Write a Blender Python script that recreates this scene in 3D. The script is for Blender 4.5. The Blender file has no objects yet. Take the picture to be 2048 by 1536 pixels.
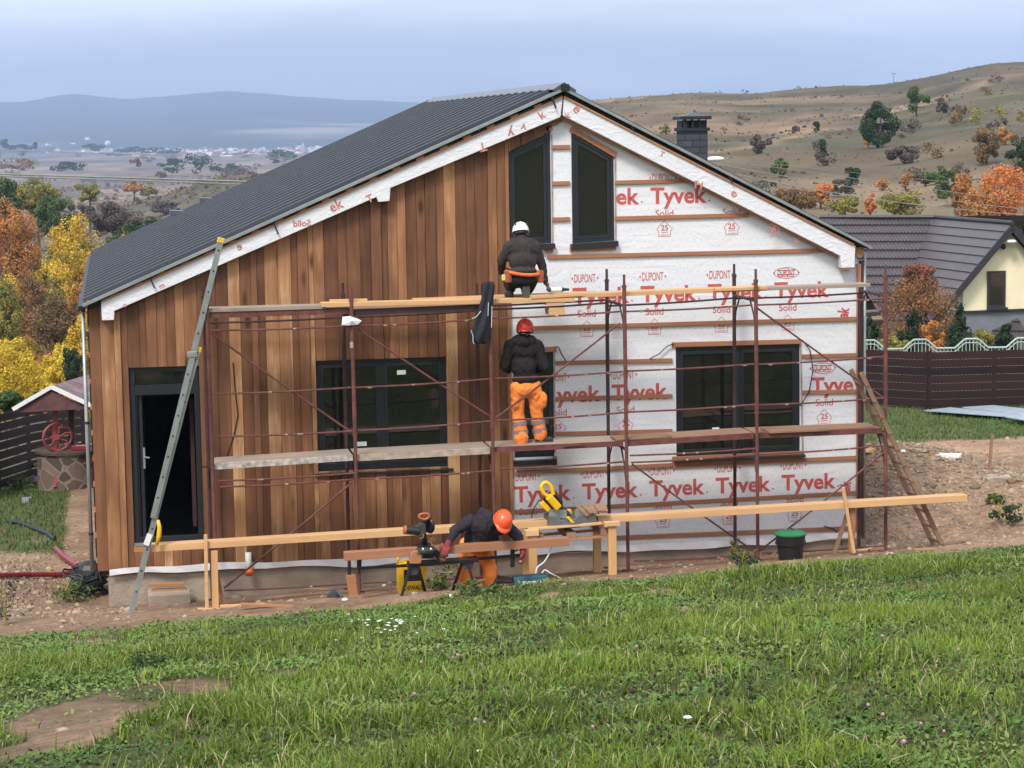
import bpy, bmesh, math, random
import numpy as np
from mathutils import Vector, Matrix
random.seed(7); RNG = np.random.default_rng(11)
S = bpy.context.scene
COL = S.collection
R = math.radians

# ------------------------------------------------------------------ camera
FPX = 4448.0
cam_d = bpy.data.cameras.new("camera"); cam = bpy.data.objects.new("camera", cam_d); COL.objects.link(cam)
cam_d.sensor_width = 36.0; cam_d.lens = FPX / 2048 * 36.0; cam_d.clip_start = 0.5; cam_d.clip_end = 30000
CAM = np.array([.37, -29.85, 5.81]); _y, _p, _r = R(10.05), R(-6.54), R(-.86)
FW = np.array([math.sin(_y)*math.cos(_p), math.cos(_y)*math.cos(_p), math.sin(_p)])
_R0 = np.array([math.cos(_y), -math.sin(_y), 0.]); _U0 = np.cross(_R0, FW)
RT = math.cos(_r)*_R0 + math.sin(_r)*_U0; UP = -math.sin(_r)*_R0 + math.cos(_r)*_U0
cam.matrix_world = Matrix(((RT[0], UP[0], -FW[0], CAM[0]), (RT[1], UP[1], -FW[1], CAM[1]), (RT[2], UP[2], -FW[2], CAM[2]), (0, 0, 0, 1)))
S.camera = cam
def ray(u, v): return FW + RT*(u-1024)/FPX - UP*(v-768)/FPX
def at(u, v, Y):                     # point of the picture's ray on the plane y = Y
    d = ray(u, v); return CAM + d*((Y-CAM[1])/d[1])
def atd(u, v, D): return CAM + ray(u, v)*D   # point at distance D
def W(u, v, Y=0.0):
    p = at(u, v, Y); return float(p[0]), float(p[2])

# ------------------------------------------------------------------ world, sun, exposure
world = bpy.data.worlds.new("World"); S.world = world; world.use_nodes = True
nt = world.node_tree; nt.nodes.clear()
SUN_EL, SUN_AZ = R(50), R(215)       # azimuth clockwise from +Y
def N(t, ty, **k):
    n = t.nodes.new(ty)
    for a, b in k.items(): setattr(n, a, b)
    return n
sky = N(nt, 'ShaderNodeTexSky', sky_type='NISHITA', sun_disc=False, sun_elevation=SUN_EL, sun_rotation=SUN_AZ, air_density=1.3, dust_density=2.5, ozone_density=2.5, altitude=300)
bg = N(nt, 'ShaderNodeBackground'); bg.inputs[1].default_value = .15
out = N(nt, 'ShaderNodeOutputWorld')
tc = N(nt, 'ShaderNodeTexCoord'); mp = N(nt, 'ShaderNodeMapping'); mp.inputs['Scale'].default_value = (1.8, 1.8, 11)
nz = N(nt, 'ShaderNodeTexNoise'); nz.inputs['Scale'].default_value = 2.2; nz.inputs['Detail'].default_value = 6; nz.inputs['Roughness'].default_value = .55
rp = N(nt, 'ShaderNodeValToRGB'); rp.color_ramp.elements[0].position = .38; rp.color_ramp.elements[1].position = .68
rp.color_ramp.elements[0].color = (.45, .45, .45, 1); rp.color_ramp.elements[1].color = (1, 1, 1, 1)
rp.color_ramp.elements[0].position = .46; rp.color_ramp.elements[1].position = .62
mx = N(nt, 'ShaderNodeMix', data_type='RGBA'); mx.inputs['B'].default_value = (7.3, 7.5, 7.75, 1)
nt.links.new(tc.outputs['Generated'], mp.inputs[0]); nt.links.new(mp.outputs[0], nz.inputs[0]); nt.links.new(nz.outputs[0], rp.inputs[0])
nt.links.new(rp.outputs[0], mx.inputs['Factor']); nt.links.new(sky.outputs[0], mx.inputs['A']); nt.links.new(mx.outputs['Result'], bg.inputs[0]); nt.links.new(bg.outputs[0], out.inputs[0])
sun_d = bpy.data.lights.new("sun", 'SUN'); sun_d.energy = 2.3; sun_d.angle = R(14); sun_d.color = (1, .95, .88)
sun = bpy.data.objects.new("sun", sun_d); COL.objects.link(sun)
sdir = Vector((math.sin(SUN_AZ)*math.cos(SUN_EL), math.cos(SUN_AZ)*math.cos(SUN_EL), math.sin(SUN_EL)))
sun.rotation_euler = sdir.to_track_quat('Z', 'Y').to_euler(); sun.location = (0, -20, 30)
S.view_settings.view_transform = 'Standard'; S.view_settings.look = 'None'; S.view_settings.exposure = 0.66; S.view_settings.gamma = 1
S.cycles.use_denoising = True
S.cycles.max_bounces = 6; S.cycles.transparent_max_bounces = 8; S.cycles.volume_bounces = 0

# ------------------------------------------------------------------ helpers
def tag(o, label=None, cat=None, group=None, kind=None):
    if label: o['label'] = label
    if cat: o['category'] = cat
    if group: o['group'] = group
    if kind: o['kind'] = kind
    return o
def empty(name, loc, label, cat, group=None):
    o = bpy.data.objects.new(name, None); COL.objects.link(o); o.location = loc; o.empty_display_size = .1
    return tag(o, label, cat, group)
class MB:
    def __init__(s): s.v = []; s.f = []; s.m = []; s.mi = 0
    def mat(s, i): s.mi = i; return s
    def add(s, vs, fs):
        b = len(s.v); s.v += [tuple(map(float, q)) for q in vs]
        for f in fs: s.f.append(tuple(b+i for i in f)); s.m.append(s.mi)
        return s
    def box(s, x0, x1, y0, y1, z0, z1):
        return s.add([(x0,y0,z0),(x1,y0,z0),(x1,y1,z0),(x0,y1,z0),(x0,y0,z1),(x1,y0,z1),(x1,y1,z1),(x0,y1,z1)],
                     [(0,3,2,1),(4,5,6,7),(0,1,5,4),(1,2,6,5),(2,3,7,6),(3,0,4,7)])
    def beam(s, p, q, w, h, up=(0,0,1)):        # bar of section w (sideways) x h (along up)
        p, q = Vector(p), Vector(q); d = (q-p).normalized(); side = d.cross(Vector(up))
        side = side.normalized() if side.length > 1e-5 else Vector((1,0,0)); u = side.cross(d).normalized()
        a, b = side*w/2, u*h/2
        return s.add([p-a-b,p+a-b,p+a+b,p-a+b,q-a-b,q+a-b,q+a+b,q-a+b], [(0,1,2,3),(7,6,5,4),(0,4,5,1),(1,5,6,2),(2,6,7,3),(3,7,4,0)])
    def tube(s, pts, r, n=8, cap=True):
        pts = [Vector(p) for p in pts]; k = len(pts); rr = r if isinstance(r, (list, tuple)) else [r]*k
        b = len(s.v); ref = None
        for i, p in enumerate(pts):
            d = (pts[min(i+1,k-1)]-pts[max(i-1,0)]).normalized()
            if ref is None: ref = d.orthogonal().normalized()
            ref = (ref - d*ref.dot(d)).normalized(); w = d.cross(ref)
            for j in range(n):
                a = 2*math.pi*j/n; s.v.append(tuple(p + (ref*math.cos(a)+w*math.sin(a))*rr[i]))
        for i in range(k-1):
            for j in range(n):
                a = b+i*n+j; c = b+i*n+(j+1)%n; s.f.append((a, c, c+n, a+n)); s.m.append(s.mi)
        if cap:
            s.f.append(tuple(b+j for j in range(n))[::-1]); s.m.append(s.mi); s.f.append(tuple(b+(k-1)*n+j for j in range(n))); s.m.append(s.mi)
        return s
    def prism(s, poly, y0, y1):                 # polygon in x,z extruded in y
        n = len(poly); s.add([(x, y0, z) for x, z in poly]+[(x, y1, z) for x, z in poly],
            [tuple(range(n)), tuple(range(n, 2*n))[::-1]]+[((i+1)%n, i, n+i, n+(i+1)%n) for i in range(n)]); return s
    def extr(s, poly, vec):                     # polygon of 3d points extruded along vec
        n = len(poly); P = [Vector(p) for p in poly]; vec = Vector(vec)
        return s.add(P+[p+vec for p in P], [tuple(range(n)), tuple(range(n, 2*n))[::-1]]+[((i+1)%n, i, n+i, n+(i+1)%n) for i in range(n)])
    def lathe(s, c, prof, n=20, axis=(0,0,1), a0=0, a1=2*math.pi):
        c = Vector(c); ax = Vector(axis).normalized(); e = ax.orthogonal().normalized(); g = ax.cross(e); b = len(s.v); k = len(prof)
        for r, z in prof:
            for j in range(n):
                a = 2*math.pi*j/n; s.v.append(tuple(c+ax*z+(e*math.cos(a)+g*math.sin(a))*r))
        for i in range(k-1):
            for j in range(n):
                a = b+i*n+j; d = b+i*n+(j+1)%n; s.f.append((a, d, d+n, a+n)); s.m.append(s.mi)
        for i, rev in ((0, 1), (k-1, 0)):
            if prof[i][0] > 1e-6:
                q = tuple(b+i*n+j for j in range(n)); s.f.append(q[::-1] if rev else q); s.m.append(s.mi)
        return s
    def ball(s, c, r, seg=12, rings=8, sc=(1,1,1)):
        c = Vector(c); b = len(s.v)
        for i in range(1, rings):
            t = math.pi*i/rings
            for j in range(seg):
                a = 2*math.pi*j/seg; s.v.append((c[0]+r*sc[0]*math.sin(t)*math.cos(a), c[1]+r*sc[1]*math.sin(t)*math.sin(a), c[2]+r*sc[2]*math.cos(t)))
        s.v.append((c[0], c[1], c[2]+r*sc[2])); s.v.append((c[0], c[1], c[2]-r*sc[2])); T = len(s.v)-2
        for i in range(rings-2):
            for j in range(seg):
                a = b+i*seg+j; d = b+i*seg+(j+1)%seg; s.f.append((a, a+seg, d+seg, d)); s.m.append(s.mi)
        for j in range(seg):
            s.f.append((T, b+j, b+(j+1)%seg)); s.m.append(s.mi); e = b+(rings-2)*seg; s.f.append((T+1, e+(j+1)%seg, e+j)); s.m.append(s.mi)
        return s
    def build(s, name, mats, parent=None, smooth=False, bevel=0, loc=None):
        me = bpy.data.meshes.new(name)
        off = np.array(parent.location) if parent is not None and parent.type == 'EMPTY' else (getattr_loc(parent) if parent is not None else np.zeros(3))
        if loc is not None: off = np.array(loc)
        V = np.array(s.v)-off
        me.from_pydata([tuple(q) for q in V], [], s.f); me.update()
        if not isinstance(mats, (list, tuple)): mats = [mats]
        for m in mats: me.materials.append(m)
        me.polygons.foreach_set('material_index', s.m)
        bm = bmesh.new(); bm.from_mesh(me); bmesh.ops.recalc_face_normals(bm, faces=bm.faces); bm.to_mesh(me); bm.free()
        if smooth: me.polygons.foreach_set('use_smooth', [True]*len(me.polygons))
        o = bpy.data.objects.new(name, me); COL.objects.link(o)
        if parent is not None: o.parent = parent
        elif loc is not None: o.location = loc
        if bevel:
            b = o.modifiers.new('bevel', 'BEVEL'); b.width = bevel; b.segments = 2; b.limit_method = 'ANGLE'; b.angle_limit = R(40)
        if smooth and not bevel:
            pass
        return o
def getattr_loc(o):      # world location of a mesh parent (its own parent chain has translations only)
    l = np.zeros(3)
    while o is not None: l = l+np.array(o.location); o = o.parent
    return l
def copy_tree(o, parent=None):
    c = o.copy(); COL.objects.link(c)
    if parent is not None: c.parent = parent
    for ch in list(o.children): copy_tree(ch, c)
    return c
def np_mesh(name, V, Q, mat, col=None, smooth=False):
    me = bpy.data.meshes.new(name); k = Q.shape[1]
    me.vertices.add(len(V)); me.vertices.foreach_set('co', np.ascontiguousarray(V, dtype=np.float32).ravel())
    me.loops.add(Q.size); me.loops.foreach_set('vertex_index', np.ascontiguousarray(Q, dtype=np.int32).ravel())
    me.polygons.add(len(Q)); me.polygons.foreach_set('loop_start', np.arange(0, Q.size, k, dtype=np.int32)); me.polygons.foreach_set('loop_total', np.full(len(Q), k, dtype=np.int32))
    if smooth: me.polygons.foreach_set('use_smooth', np.ones(len(Q), dtype=bool))
    me.update(calc_edges=True)
    if col is not None:
        a = me.color_attributes.new('Col', 'FLOAT_COLOR', 'POINT'); c = np.ones((len(V), 4), dtype=np.float32); c[:, :3] = col; a.data.foreach_set('color', c.ravel())
    me.materials.append(mat); return me
def link(name, me, parent=None, loc=None):
    o = bpy.data.objects.new(name, me); COL.objects.link(o)
    if parent is not None: o.parent = parent
    if loc is not None: o.location = loc
    return o

# ------------------------------------------------------------------ materials
def srgb(*c):
    return tuple(((x/255)/12.92 if x/255 <= .04045 else ((x/255+.055)/1.055)**2.4) for x in c)+(1,)
def new_mat(name):
    m = bpy.data.materials.new(name); m.use_nodes = True; return m, m.node_tree, m.node_tree.nodes['Principled BSDF']
def mat(name, c, rough=.6, metal=0, vary=.25, scale=6, bump=0, bscale=40, c2=None, isl=0, spec=.5, stretch=(1,1,1)):
    """colour c with noise towards c2 (or darker), optional random per island, optional bump"""
    m, t, b = new_mat(name); c = tuple(c[:3])+(1,)
    if c2 is None: c2 = tuple(x*(1-vary) for x in c[:3])+(1,)
    tc = N(t, 'ShaderNodeTexCoord'); mp = N(t, 'ShaderNodeMapping'); mp.inputs['Scale'].default_value = stretch
    nz = N(t, 'ShaderNodeTexNoise'); nz.inputs['Scale'].default_value = scale; nz.inputs['Detail'].default_value = 5
    rp = N(t, 'ShaderNodeValToRGB'); rp.color_ramp.elements[0].position = .35; rp.color_ramp.elements[1].position = .65
    rp.color_ramp.elements[0].color = c; rp.color_ramp.elements[1].color = c2
    t.links.new(tc.outputs['Object'], mp.inputs[0]); t.links.new(mp.outputs[0], nz.inputs[0]); t.links.new(nz.outputs[0], rp.inputs[0])
    src = rp.outputs[0]
    if isl:
        g = N(t, 'ShaderNodeNewGeometry'); mr = N(t, 'ShaderNodeMapRange'); mr.inputs[3].default_value = 1-isl; mr.inputs[4].default_value = 1+isl
        vm = N(t, 'ShaderNodeVectorMath', operation='SCALE'); t.links.new(g.outputs['Random Per Island'], mr.inputs[0]); t.links.new(src, vm.inputs[0]); t.links.new(mr.outputs[0], vm.inputs['Scale']); src = vm.outputs[0]
    t.links.new(src, b.inputs['Base Color'])
    b.inputs['Roughness'].default_value = rough; b.inputs['Metallic'].default_value = metal; b.inputs['Specular IOR Level'].default_value = spec
    if bump:
        n2 = N(t, 'ShaderNodeTexNoise'); n2.inputs['Scale'].default_value = bscale; n2.inputs['Detail'].default_value = 4
        bp = N(t, 'ShaderNodeBump'); bp.inputs['Strength'].default_value = bump; bp.inputs['Distance'].default_value = .02
        t.links.new(mp.outputs[0], n2.inputs[0]); t.links.new(n2.outputs[0], bp.inputs['Height']); t.links.new(bp.outputs[0], b.inputs['Normal'])
    return m
def wood(name, cols, grain=(14, 14, .9), knots=.8, rough=.75, isl=True, gs=1.0):
    """boards: colour chosen per board from the ramp cols, streaked grain, dark knots"""
    m, t, b = new_mat(name)
    tc = N(t, 'ShaderNodeTexCoord'); g = N(t, 'ShaderNodeNewGeometry')
    off = N(t, 'ShaderNodeVectorMath', operation='ADD'); mulr = N(t, 'ShaderNodeMath', operation='MULTIPLY'); mulr.inputs[1].default_value = 37.0
    cmb = N(t, 'ShaderNodeCombineXYZ'); t.links.new(g.outputs['Random Per Island'], mulr.inputs[0])
    for i in range(3): t.links.new(mulr.outputs[0], cmb.inputs[i])
    t.links.new(tc.outputs['Object'], off.inputs[0]); t.links.new(cmb.outputs[0], off.inputs[1])
    mp = N(t, 'ShaderNodeMapping'); mp.inputs['Scale'].default_value = grain; t.links.new(off.outputs[0], mp.inputs[0])
    nz = N(t, 'ShaderNodeTexNoise'); nz.inputs['Scale'].default_value = gs; nz.inputs['Detail'].default_value = 6; nz.inputs['Roughness'].default_value = .65; nz.inputs['Distortion'].default_value = .6
    t.links.new(mp.outputs[0], nz.inputs[0])
    big = N(t, 'ShaderNodeTexNoise'); big.inputs['Scale'].default_value = 1.3; big.inputs['Detail'].default_value = 3; t.links.new(off.outputs[0], big.inputs[0])
    rp = N(t, 'ShaderNodeValToRGB'); e = rp.color_ramp.elements
    while len(e) < len(cols): e.new(.5)
    for i, (p, c) in enumerate(cols): e[i].position = p; e[i].color = c
    # factor = island*.72 + grain*.2 + big*.2
    def M(op, a, bb):
        n = N(t, 'ShaderNodeMath', operation=op)
        for i, x in enumerate((a, bb)):
            if isinstance(x, (int, float)): n.inputs[i].default_value = x
            else: t.links.new(x, n.inputs[i])
        return n.outputs[0]
    f = M('ADD', M('MULTIPLY', g.outputs['Random Per Island'] if isl else .5, .74), M('MULTIPLY', M('SUBTRACT', nz.outputs[0], .5), .85))
    f = M('ADD', f, M('MULTIPLY', M('SUBTRACT', big.outputs[0], .5), .7)); f = M('ADD', f, .13)
    t.links.new(f, rp.inputs[0]); src = rp.outputs[0]
    if knots:
        vm = N(t, 'ShaderNodeMapping'); vm.inputs['Scale'].default_value = (3.2*max(.3,grain[0]/14), 3.2*max(.3,grain[1]/14), 3.2*max(.3, grain[2]/14)); t.links.new(off.outputs[0], vm.inputs[0])
        vo = N(t, 'ShaderNodeTexVoronoi'); vo.inputs['Scale'].default_value = 1.0; t.links.new(vm.outputs[0], vo.inputs[0])
        kr = N(t, 'ShaderNodeValToRGB'); kr.color_ramp.elements[0].position = .06; kr.color_ramp.elements[1].position = .17
        kr.color_ramp.elements[0].color = (knots,)*3+(1,); kr.color_ramp.elements[1].color = (0, 0, 0, 1)
        t.links.new(vo.outputs['Distance'], kr.inputs[0])
        mxk = N(t, 'ShaderNodeMix', data_type='RGBA'); mxk.inputs['B'].default_value = tuple(x*.25 for x in cols[0][1][:3])+(1,)
        t.links.new(kr.outputs[0], mxk.inputs['Factor']); t.links.new(src, mxk.inputs['A']); src = mxk.outputs['Result']
    t.links.new(src, b.inputs['Base Color']); b.inputs['Roughness'].default_value = rough; b.inputs['Specular IOR Level'].default_value = .25
    bp = N(t, 'ShaderNodeBump'); bp.inputs['Strength'].default_value = .35; bp.inputs['Distance'].default_value = .01; t.links.new(nz.outputs[0], bp.inputs['Height']); t.links.new(bp.outputs[0], b.inputs['Normal'])
    return m
M_CLAD = wood('stained_boards', [(0, (.080,.036,.020,1)), (.28, (.145,.065,.032,1)), (.58, (.225,.102,.049,1)), (.83, (.350,.180,.085,1)), (1, (.54,.33,.17,1))])
M_BAT = wood('brown_batten', [(0, (.26,.115,.062,1)), (.6, (.37,.175,.098,1)), (1, (.50,.26,.155,1))], grain=(.9, 14, 14), knots=.4)
M_TRIMW = wood('orange_wood', [(0, (.28,.12,.06,1)), (1, (.50,.25,.12,1))], grain=(.9, 14, 14), knots=.3)
M_PINE = wood('fresh_pine', [(0, (.48,.27,.125,1)), (.6, (.62,.38,.19,1)), (1, (.74,.50,.29,1))], grain=(.8, 16, 16), knots=.45)
M_PINEV = wood('fresh_pine_upright', [(0, (.46,.25,.10,1)), (.6, (.60,.36,.165,1)), (1, (.72,.48,.26,1))], grain=(14, 14, .8), knots=.35)
M_GREYW = wood('weathered_plank', [(0, (.20,.15,.12,1)), (.6, (.34,.27,.21,1)), (1, (.48,.41,.34,1))], grain=(.8, 14, 14), knots=.3)
M_BROWNPL = wood('brown_plank', [(0, (.17,.09,.055,1)), (.6, (.27,.16,.10,1)), (1, (.38,.25,.17,1))], grain=(.8, 10, 14), knots=.3)
M_FENCE = wood('dark_fence_boards', [(0, (.010,.005,.006,1)), (1, (.030,.013,.012,1))], grain=(.9, 14, 14), knots=0)
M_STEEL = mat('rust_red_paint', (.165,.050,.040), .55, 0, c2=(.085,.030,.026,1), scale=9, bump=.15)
M_STEELB = mat('dark_shaded_steel', (.060,.022,.020), .6, 0, c2=(.025,.012,.012,1), scale=9, bump=.15)  # scaffold red with shade in the colour for back tubes; also dark iron bits
M_CRUST = mat('mortar_crust', (.42,.34,.29), .9, 0, vary=.4)
M_ROOF = mat('dark_sheet_metal', (.006,.010,.021), .5, .0, vary=.3, scale=2.5, spec=.35)
M_RIDGE = mat('ridge_sheet', (.085,.092,.12), .35, .2, vary=.1)
M_ZINC = mat('grey_metal_edge', (.34,.36,.35), .45, .5, vary=.2)
M_FRAME = mat('anthracite_frame', (.018,.021,.026), .38, 0, vary=.15)
M_BLACK = mat('black_void', (.004,.004,.005), .8, 0, vary=.1)
M_BLKPL = mat('black_plastic', (.014,.015,.016), .4, 0, vary=.3)
M_GREYPL = mat('dark_grey_plastic', (.05,.055,.06), .45, 0, vary=.3)
M_CONC = mat('raw_concrete', (.36,.29,.215), .9, 0, c2=(.24,.19,.145,1), scale=2.2, bump=.5, bscale=25)
M_ALU = mat('aluminium', (.36,.385,.37), .42, .55, vary=.22, scale=5)
M_ALUD = mat('aluminium_hole', (.02,.02,.02), .6, 0)
M_YEL = mat('yellow_cap', (.70,.42,.05), .5, 0, vary=.2)
M_TOOLY = mat('tool_yellow', (.80,.47,.012), .4, 0, vary=.15)
M_TOOLO = mat('tool_orange', (.45,.11,.035), .45, 0, vary=.2)
M_WHITEP = mat('white_plastic', (.75,.75,.76), .5, 0, vary=.1)
M_PAPER = mat('white_paper', (.78,.78,.80), .8, 0, vary=.12, scale=3)
M_REDPL = mat('red_corrugated_plastic', (.26,.022,.026), .4, 0, vary=.3)
M_ORPL = mat('orange_pipe_plastic', (.75,.13,.03), .45, 0, vary=.15)
M_CABLE = mat('black_cable', (.012,.012,.013), .5, 0, vary=.2)
M_SAWD = mat('sawdust_leather', (.23,.12,.055), .9, 0, vary=.5, scale=30, bump=.5)
def glass_mat(name, c=(.006,.007,.008)):
    m, t, b = new_mat(name)
    b.inputs['Base Color'].default_value = c+(1,); b.inputs['Roughness'].default_value = .04; b.inputs['IOR'].default_value = 1.9; bn = N(t, 'ShaderNodeTexNoise'); bn.inputs['Scale'].default_value = 2.5; bq = N(t, 'ShaderNodeBump'); bq.inputs['Strength'].default_value = .12; bq.inputs['Distance'].default_value = .02; tq = N(t, 'ShaderNodeTexCoord'); t.links.new(tq.outputs['Object'], bn.inputs[0]); t.links.new(bn.outputs[0], bq.inputs['Height']); t.links.new(bq.outputs[0], b.inputs['Normal'])
    return m
M_GLASS = glass_mat('dark_window_glass', (.009,.009,.009))
# wrap membrane: white sheet, fold bumps, grid of small dots
def wrap_mat(name, wrinkle=.35, dots=True, crumple=False):
    m, t, b = new_mat(name); L = t.links
    tc = N(t, 'ShaderNodeTexCoord'); sp = N(t, 'ShaderNodeSeparateXYZ'); L.new(tc.outputs['Object'], sp.inputs[0])
    def M(op, a, bb=None):
        n = N(t, 'ShaderNodeMath', operation=op)
        for i, x in enumerate((a, bb)):
            if x is None: continue
            if isinstance(x, (int, float)): n.inputs[i].default_value = x
            else: L.new(x, n.inputs[i])
        return n.outputs[0]
    base = N(t, 'ShaderNodeMix', data_type='RGBA'); base.inputs['A'].default_value = (.67,.675,.70,1); base.inputs['B'].default_value = (.28,.29,.33,1)
    if dots:
        px, pz = .1, .088
        row = M('FLOOR', M('DIVIDE', sp.outputs[2], pz)); sh = M('MULTIPLY', M('MODULO', M('ABSOLUTE', row), 2), px/2)
        fx = M('SUBTRACT', M('FRACT', M('DIVIDE', M('ADD', M('ADD', sp.outputs[0], sh), 50), px)), .5)
        fz = M('SUBTRACT', M('FRACT', M('DIVIDE', M('ADD', sp.outputs[2], 50), pz)), .5)
        d = M('ADD', M('POWER', M('MULTIPLY', fx, px), 2), M('POWER', M('MULTIPLY', fz, pz), 2))
        L.new(M('MULTIPLY', M('LESS_THAN', d, .0085**2), .45), base.inputs['Factor'])
    else: base.inputs['Factor'].default_value = 0
    L.new(base.outputs['Result'], b.inputs['Base Color']); b.inputs['Roughness'].default_value = .5; b.inputs['Specular IOR Level'].default_value = .4
    mp = N(t, 'ShaderNodeMapping'); mp.inputs['Scale'].default_value = (.8, .8, 2.4) if not crumple else (3.5, 3.5, 6)
    mp.inputs['Rotation'].default_value = (0, .25, 0)
    nz = N(t, 'ShaderNodeTexNoise'); nz.inputs['Scale'].default_value = 1.2; nz.inputs['Detail'].default_value = 4; nz.inputs['Distortion'].default_value = 1.5
    L.new(tc.outputs['Object'], mp.inputs[0]); L.new(mp.outputs[0], nz.inputs[0])
    rg = M('ABSOLUTE', M('SUBTRACT', nz.outputs[0], .5))
    bp = N(t, 'ShaderNodeBump'); bp.inputs['Strength'].default_value = wrinkle; bp.inputs['Distance'].default_value = .25 if not crumple else .12
    L.new(rg, bp.inputs['Height']); L.new(bp.outputs[0], b.inputs['Normal'])
    return m
M_WRAP = wrap_mat('white_house_wrap', .10); M_BAND = wrap_mat('white_fascia_wrap', .24, False, True)
M_INKF = mat('faint_red_print', (.58,.20,.17), .6, 0, vary=.3, scale=12)
M_INK = mat('red_print', (.52,.095,.080), .6, 0, vary=.12, scale=20)
# ------------------------------------------------------------------ terrain
def _hash(ix, iy, s): 
    n = (ix.astype(np.int64)*374761393 + iy.astype(np.int64)*668265263 + s*1442695041) & 0xffffffff
    n = ((n ^ (n >> 13))*1274126177) & 0xffffffff; return ((n ^ (n >> 16)) & 0xffff)/65535.0
def vnoise(x, y, s=0):
    x = np.asarray(x, float); y = np.asarray(y, float); ix = np.floor(x); iy = np.floor(y); fx = x-ix; fy = y-iy
    fx = fx*fx*(3-2*fx); fy = fy*fy*(3-2*fy)
    a, b, c, d = _hash(ix, iy, s), _hash(ix+1, iy, s), _hash(ix, iy+1, s), _hash(ix+1, iy+1, s)
    return (a*(1-fx)+b*fx)*(1-fy)+(c*(1-fx)+d*fx)*fy-.5
def fbm(x, y, s=0, o=4):
    r = 0; a = 1.
    for i in range(o): r = r+a*vnoise(x*2**i, y*2**i, s+i*17); a *= .5
    return r
RR = np.array([0, 42, 52, 62, 80, 100, 150, 200, 300, 400, 500, 650, 1000, 2000, 4000, 40000.])
TH = np.array([-60, -14, -3, 0, 3, 6, 9, 12, 15.5, 19, 23, 40, 90.])
PROF = {
 -14: [-1,-1,-2,-3.5,-6,-8,-12,-15,-18,-20,-21,-22,-24,-26,-28,-28],
 -3:  [-1,-1,-1.9,-3.2,-5.5,-7.5,-11,-14,-16.5,-16,-15,-19,-24,-26,-28,-28],
 0:   [-1,-1,-1.9,-3.2,-5.5,-7.5,-11,-13,-13.5,-11,-9.5,-14,-23,-26,-28,-28],
 3:   [-1,-1,-1.8,-3.0,-5,-7,-10,-11,-9,-6,-4.4,-7,-20,-26,-28,-28],
 6:   [-1,-1,-1.5,-2.5,-4,-6,-8,-8,-6,-3,-2,-5,-18,-26,-28,-28],
 9:   [-.9,-.9,-1.1,-1.5,-2.5,-3,-3,-3,-1,1,2,1,-15,-26,-28,-28],
 12:  [-.8,-.8,-1.0,-1.2,-1,-.3,1.5,3.2,6,9,11.6,12.5,10,0,-20,-28],
 15.5:[-.8,-.8,-1.0,-1.2,-1,-.2,1.8,3.5,6.8,9.8,12.6,13.5,12,0,-20,-28],
 19:  [-.8,-.8,-1.0,-1.2,-1,0,2.0,4.0,7.5,10.5,13.6,14,13,5,-20,-28],
 23:  [-.8,-.8,-1.0,-1.1,-.8,.4,3,5.6,10.2,14,17.2,18,18,15,0,-28],
 40:  [-.8,-.8,-.9,-.8,0,2,6,10,16,22,27,30,34,34,10,-10]}
TAB = np.array([PROF[{-60:-14, 90:40}.get(t, t)] for t in TH])
def Hfar(x, y):
    dx = x-CAM[0]; dy = y-CAM[1]; r = np.hypot(dx, dy)+1e-6; th = np.degrees(np.arctan2(dx, dy)); th = np.clip(th, -59.9, 89.9)
    i = np.clip(np.searchsorted(TH, th)-1, 0, len(TH)-2); j = np.clip(np.searchsorted(RR, r)-1, 0, len(RR)-2)
    a = (th-TH[i])/(TH[i+1]-TH[i]); a = a*a*(3-2*a); b = (r-RR[j])/(RR[j+1]-RR[j])
    z = (TAB[i, j]*(1-a)+TAB[i+1, j]*a)*(1-b)+(TAB[i, j+1]*(1-a)+TAB[i+1, j+1]*a)*b
    amp = np.clip((r-70)/300, 0, 1)
    z = z+amp*(fbm(x/70, y/70, 3)*3.0+fbm(x/16, y/16, 9)*.55)
    # nearer crest with a gully behind it, climbing to the right of the frame
    return z
def Hnear(x, y):
    z = -.50+.031*np.clip(x, -8, 18)-.012*np.clip(y, 0, 40)
    z = z+np.where(y < 0, -y*.152, 0)
    far = np.clip(-y-26, 0, 60); z = z+far*.16          # the slope steepens behind the camera
    m = np.clip((-y-2.2)/1.5, 0, 1)
    z = z+m*(fbm(x/2.6, y/2.6, 21, 3)*.16)+fbm(x/.8, y/.8, 5, 3)*.05*np.clip((np.abs(y)-.2)/1.0, .15, 1)
    z = z+.13*np.exp(-(((x-.6)/1.0)**2+((y+14.6)/1.2)**2))   # bare hump
    # gravel heap beside the house on its far right, spoil heap on its left
    z = z+.75*np.exp(-(((x-12.8)/1.7)**2+((y-4.5)/2.6)**2)*1.0)*(1+fbm(x*1.5, y*1.5, 8)*.25)
    z = z+.35*np.exp(-(((x+2.2)/1.3)**2+((y-1.2)/2.2)**2))
    z = z+.55*np.exp(-(((x-15.0)/1.6)**2+((y-1.2)/1.4)**2))
    return z
def H(x, y):
    x = np.asarray(x, float); y = np.asarray(y, float); r = np.hypot(x-CAM[0], y-CAM[1])
    w = np.clip((r-40)/12, 0, 1)*(y > 0); return Hnear(x, y)*(1-w)+Hfar(x, y)*w
def Hz(x, y): return float(H(np.array([x]), np.array([y]))[0])
def ground_at(u, v, lo=11, hi=600):       # where the ray of a pixel meets the ground
    d = ray(u, v); t = np.geomspace(lo, hi, 3000); P = CAM+d[None]*t[:, None]; s = P[:, 2]-H(P[:, 0], P[:, 1])
    k = np.argmax(s < 0) if (s < 0).any() else len(t)-1; return P[k]
BARE = []
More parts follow.
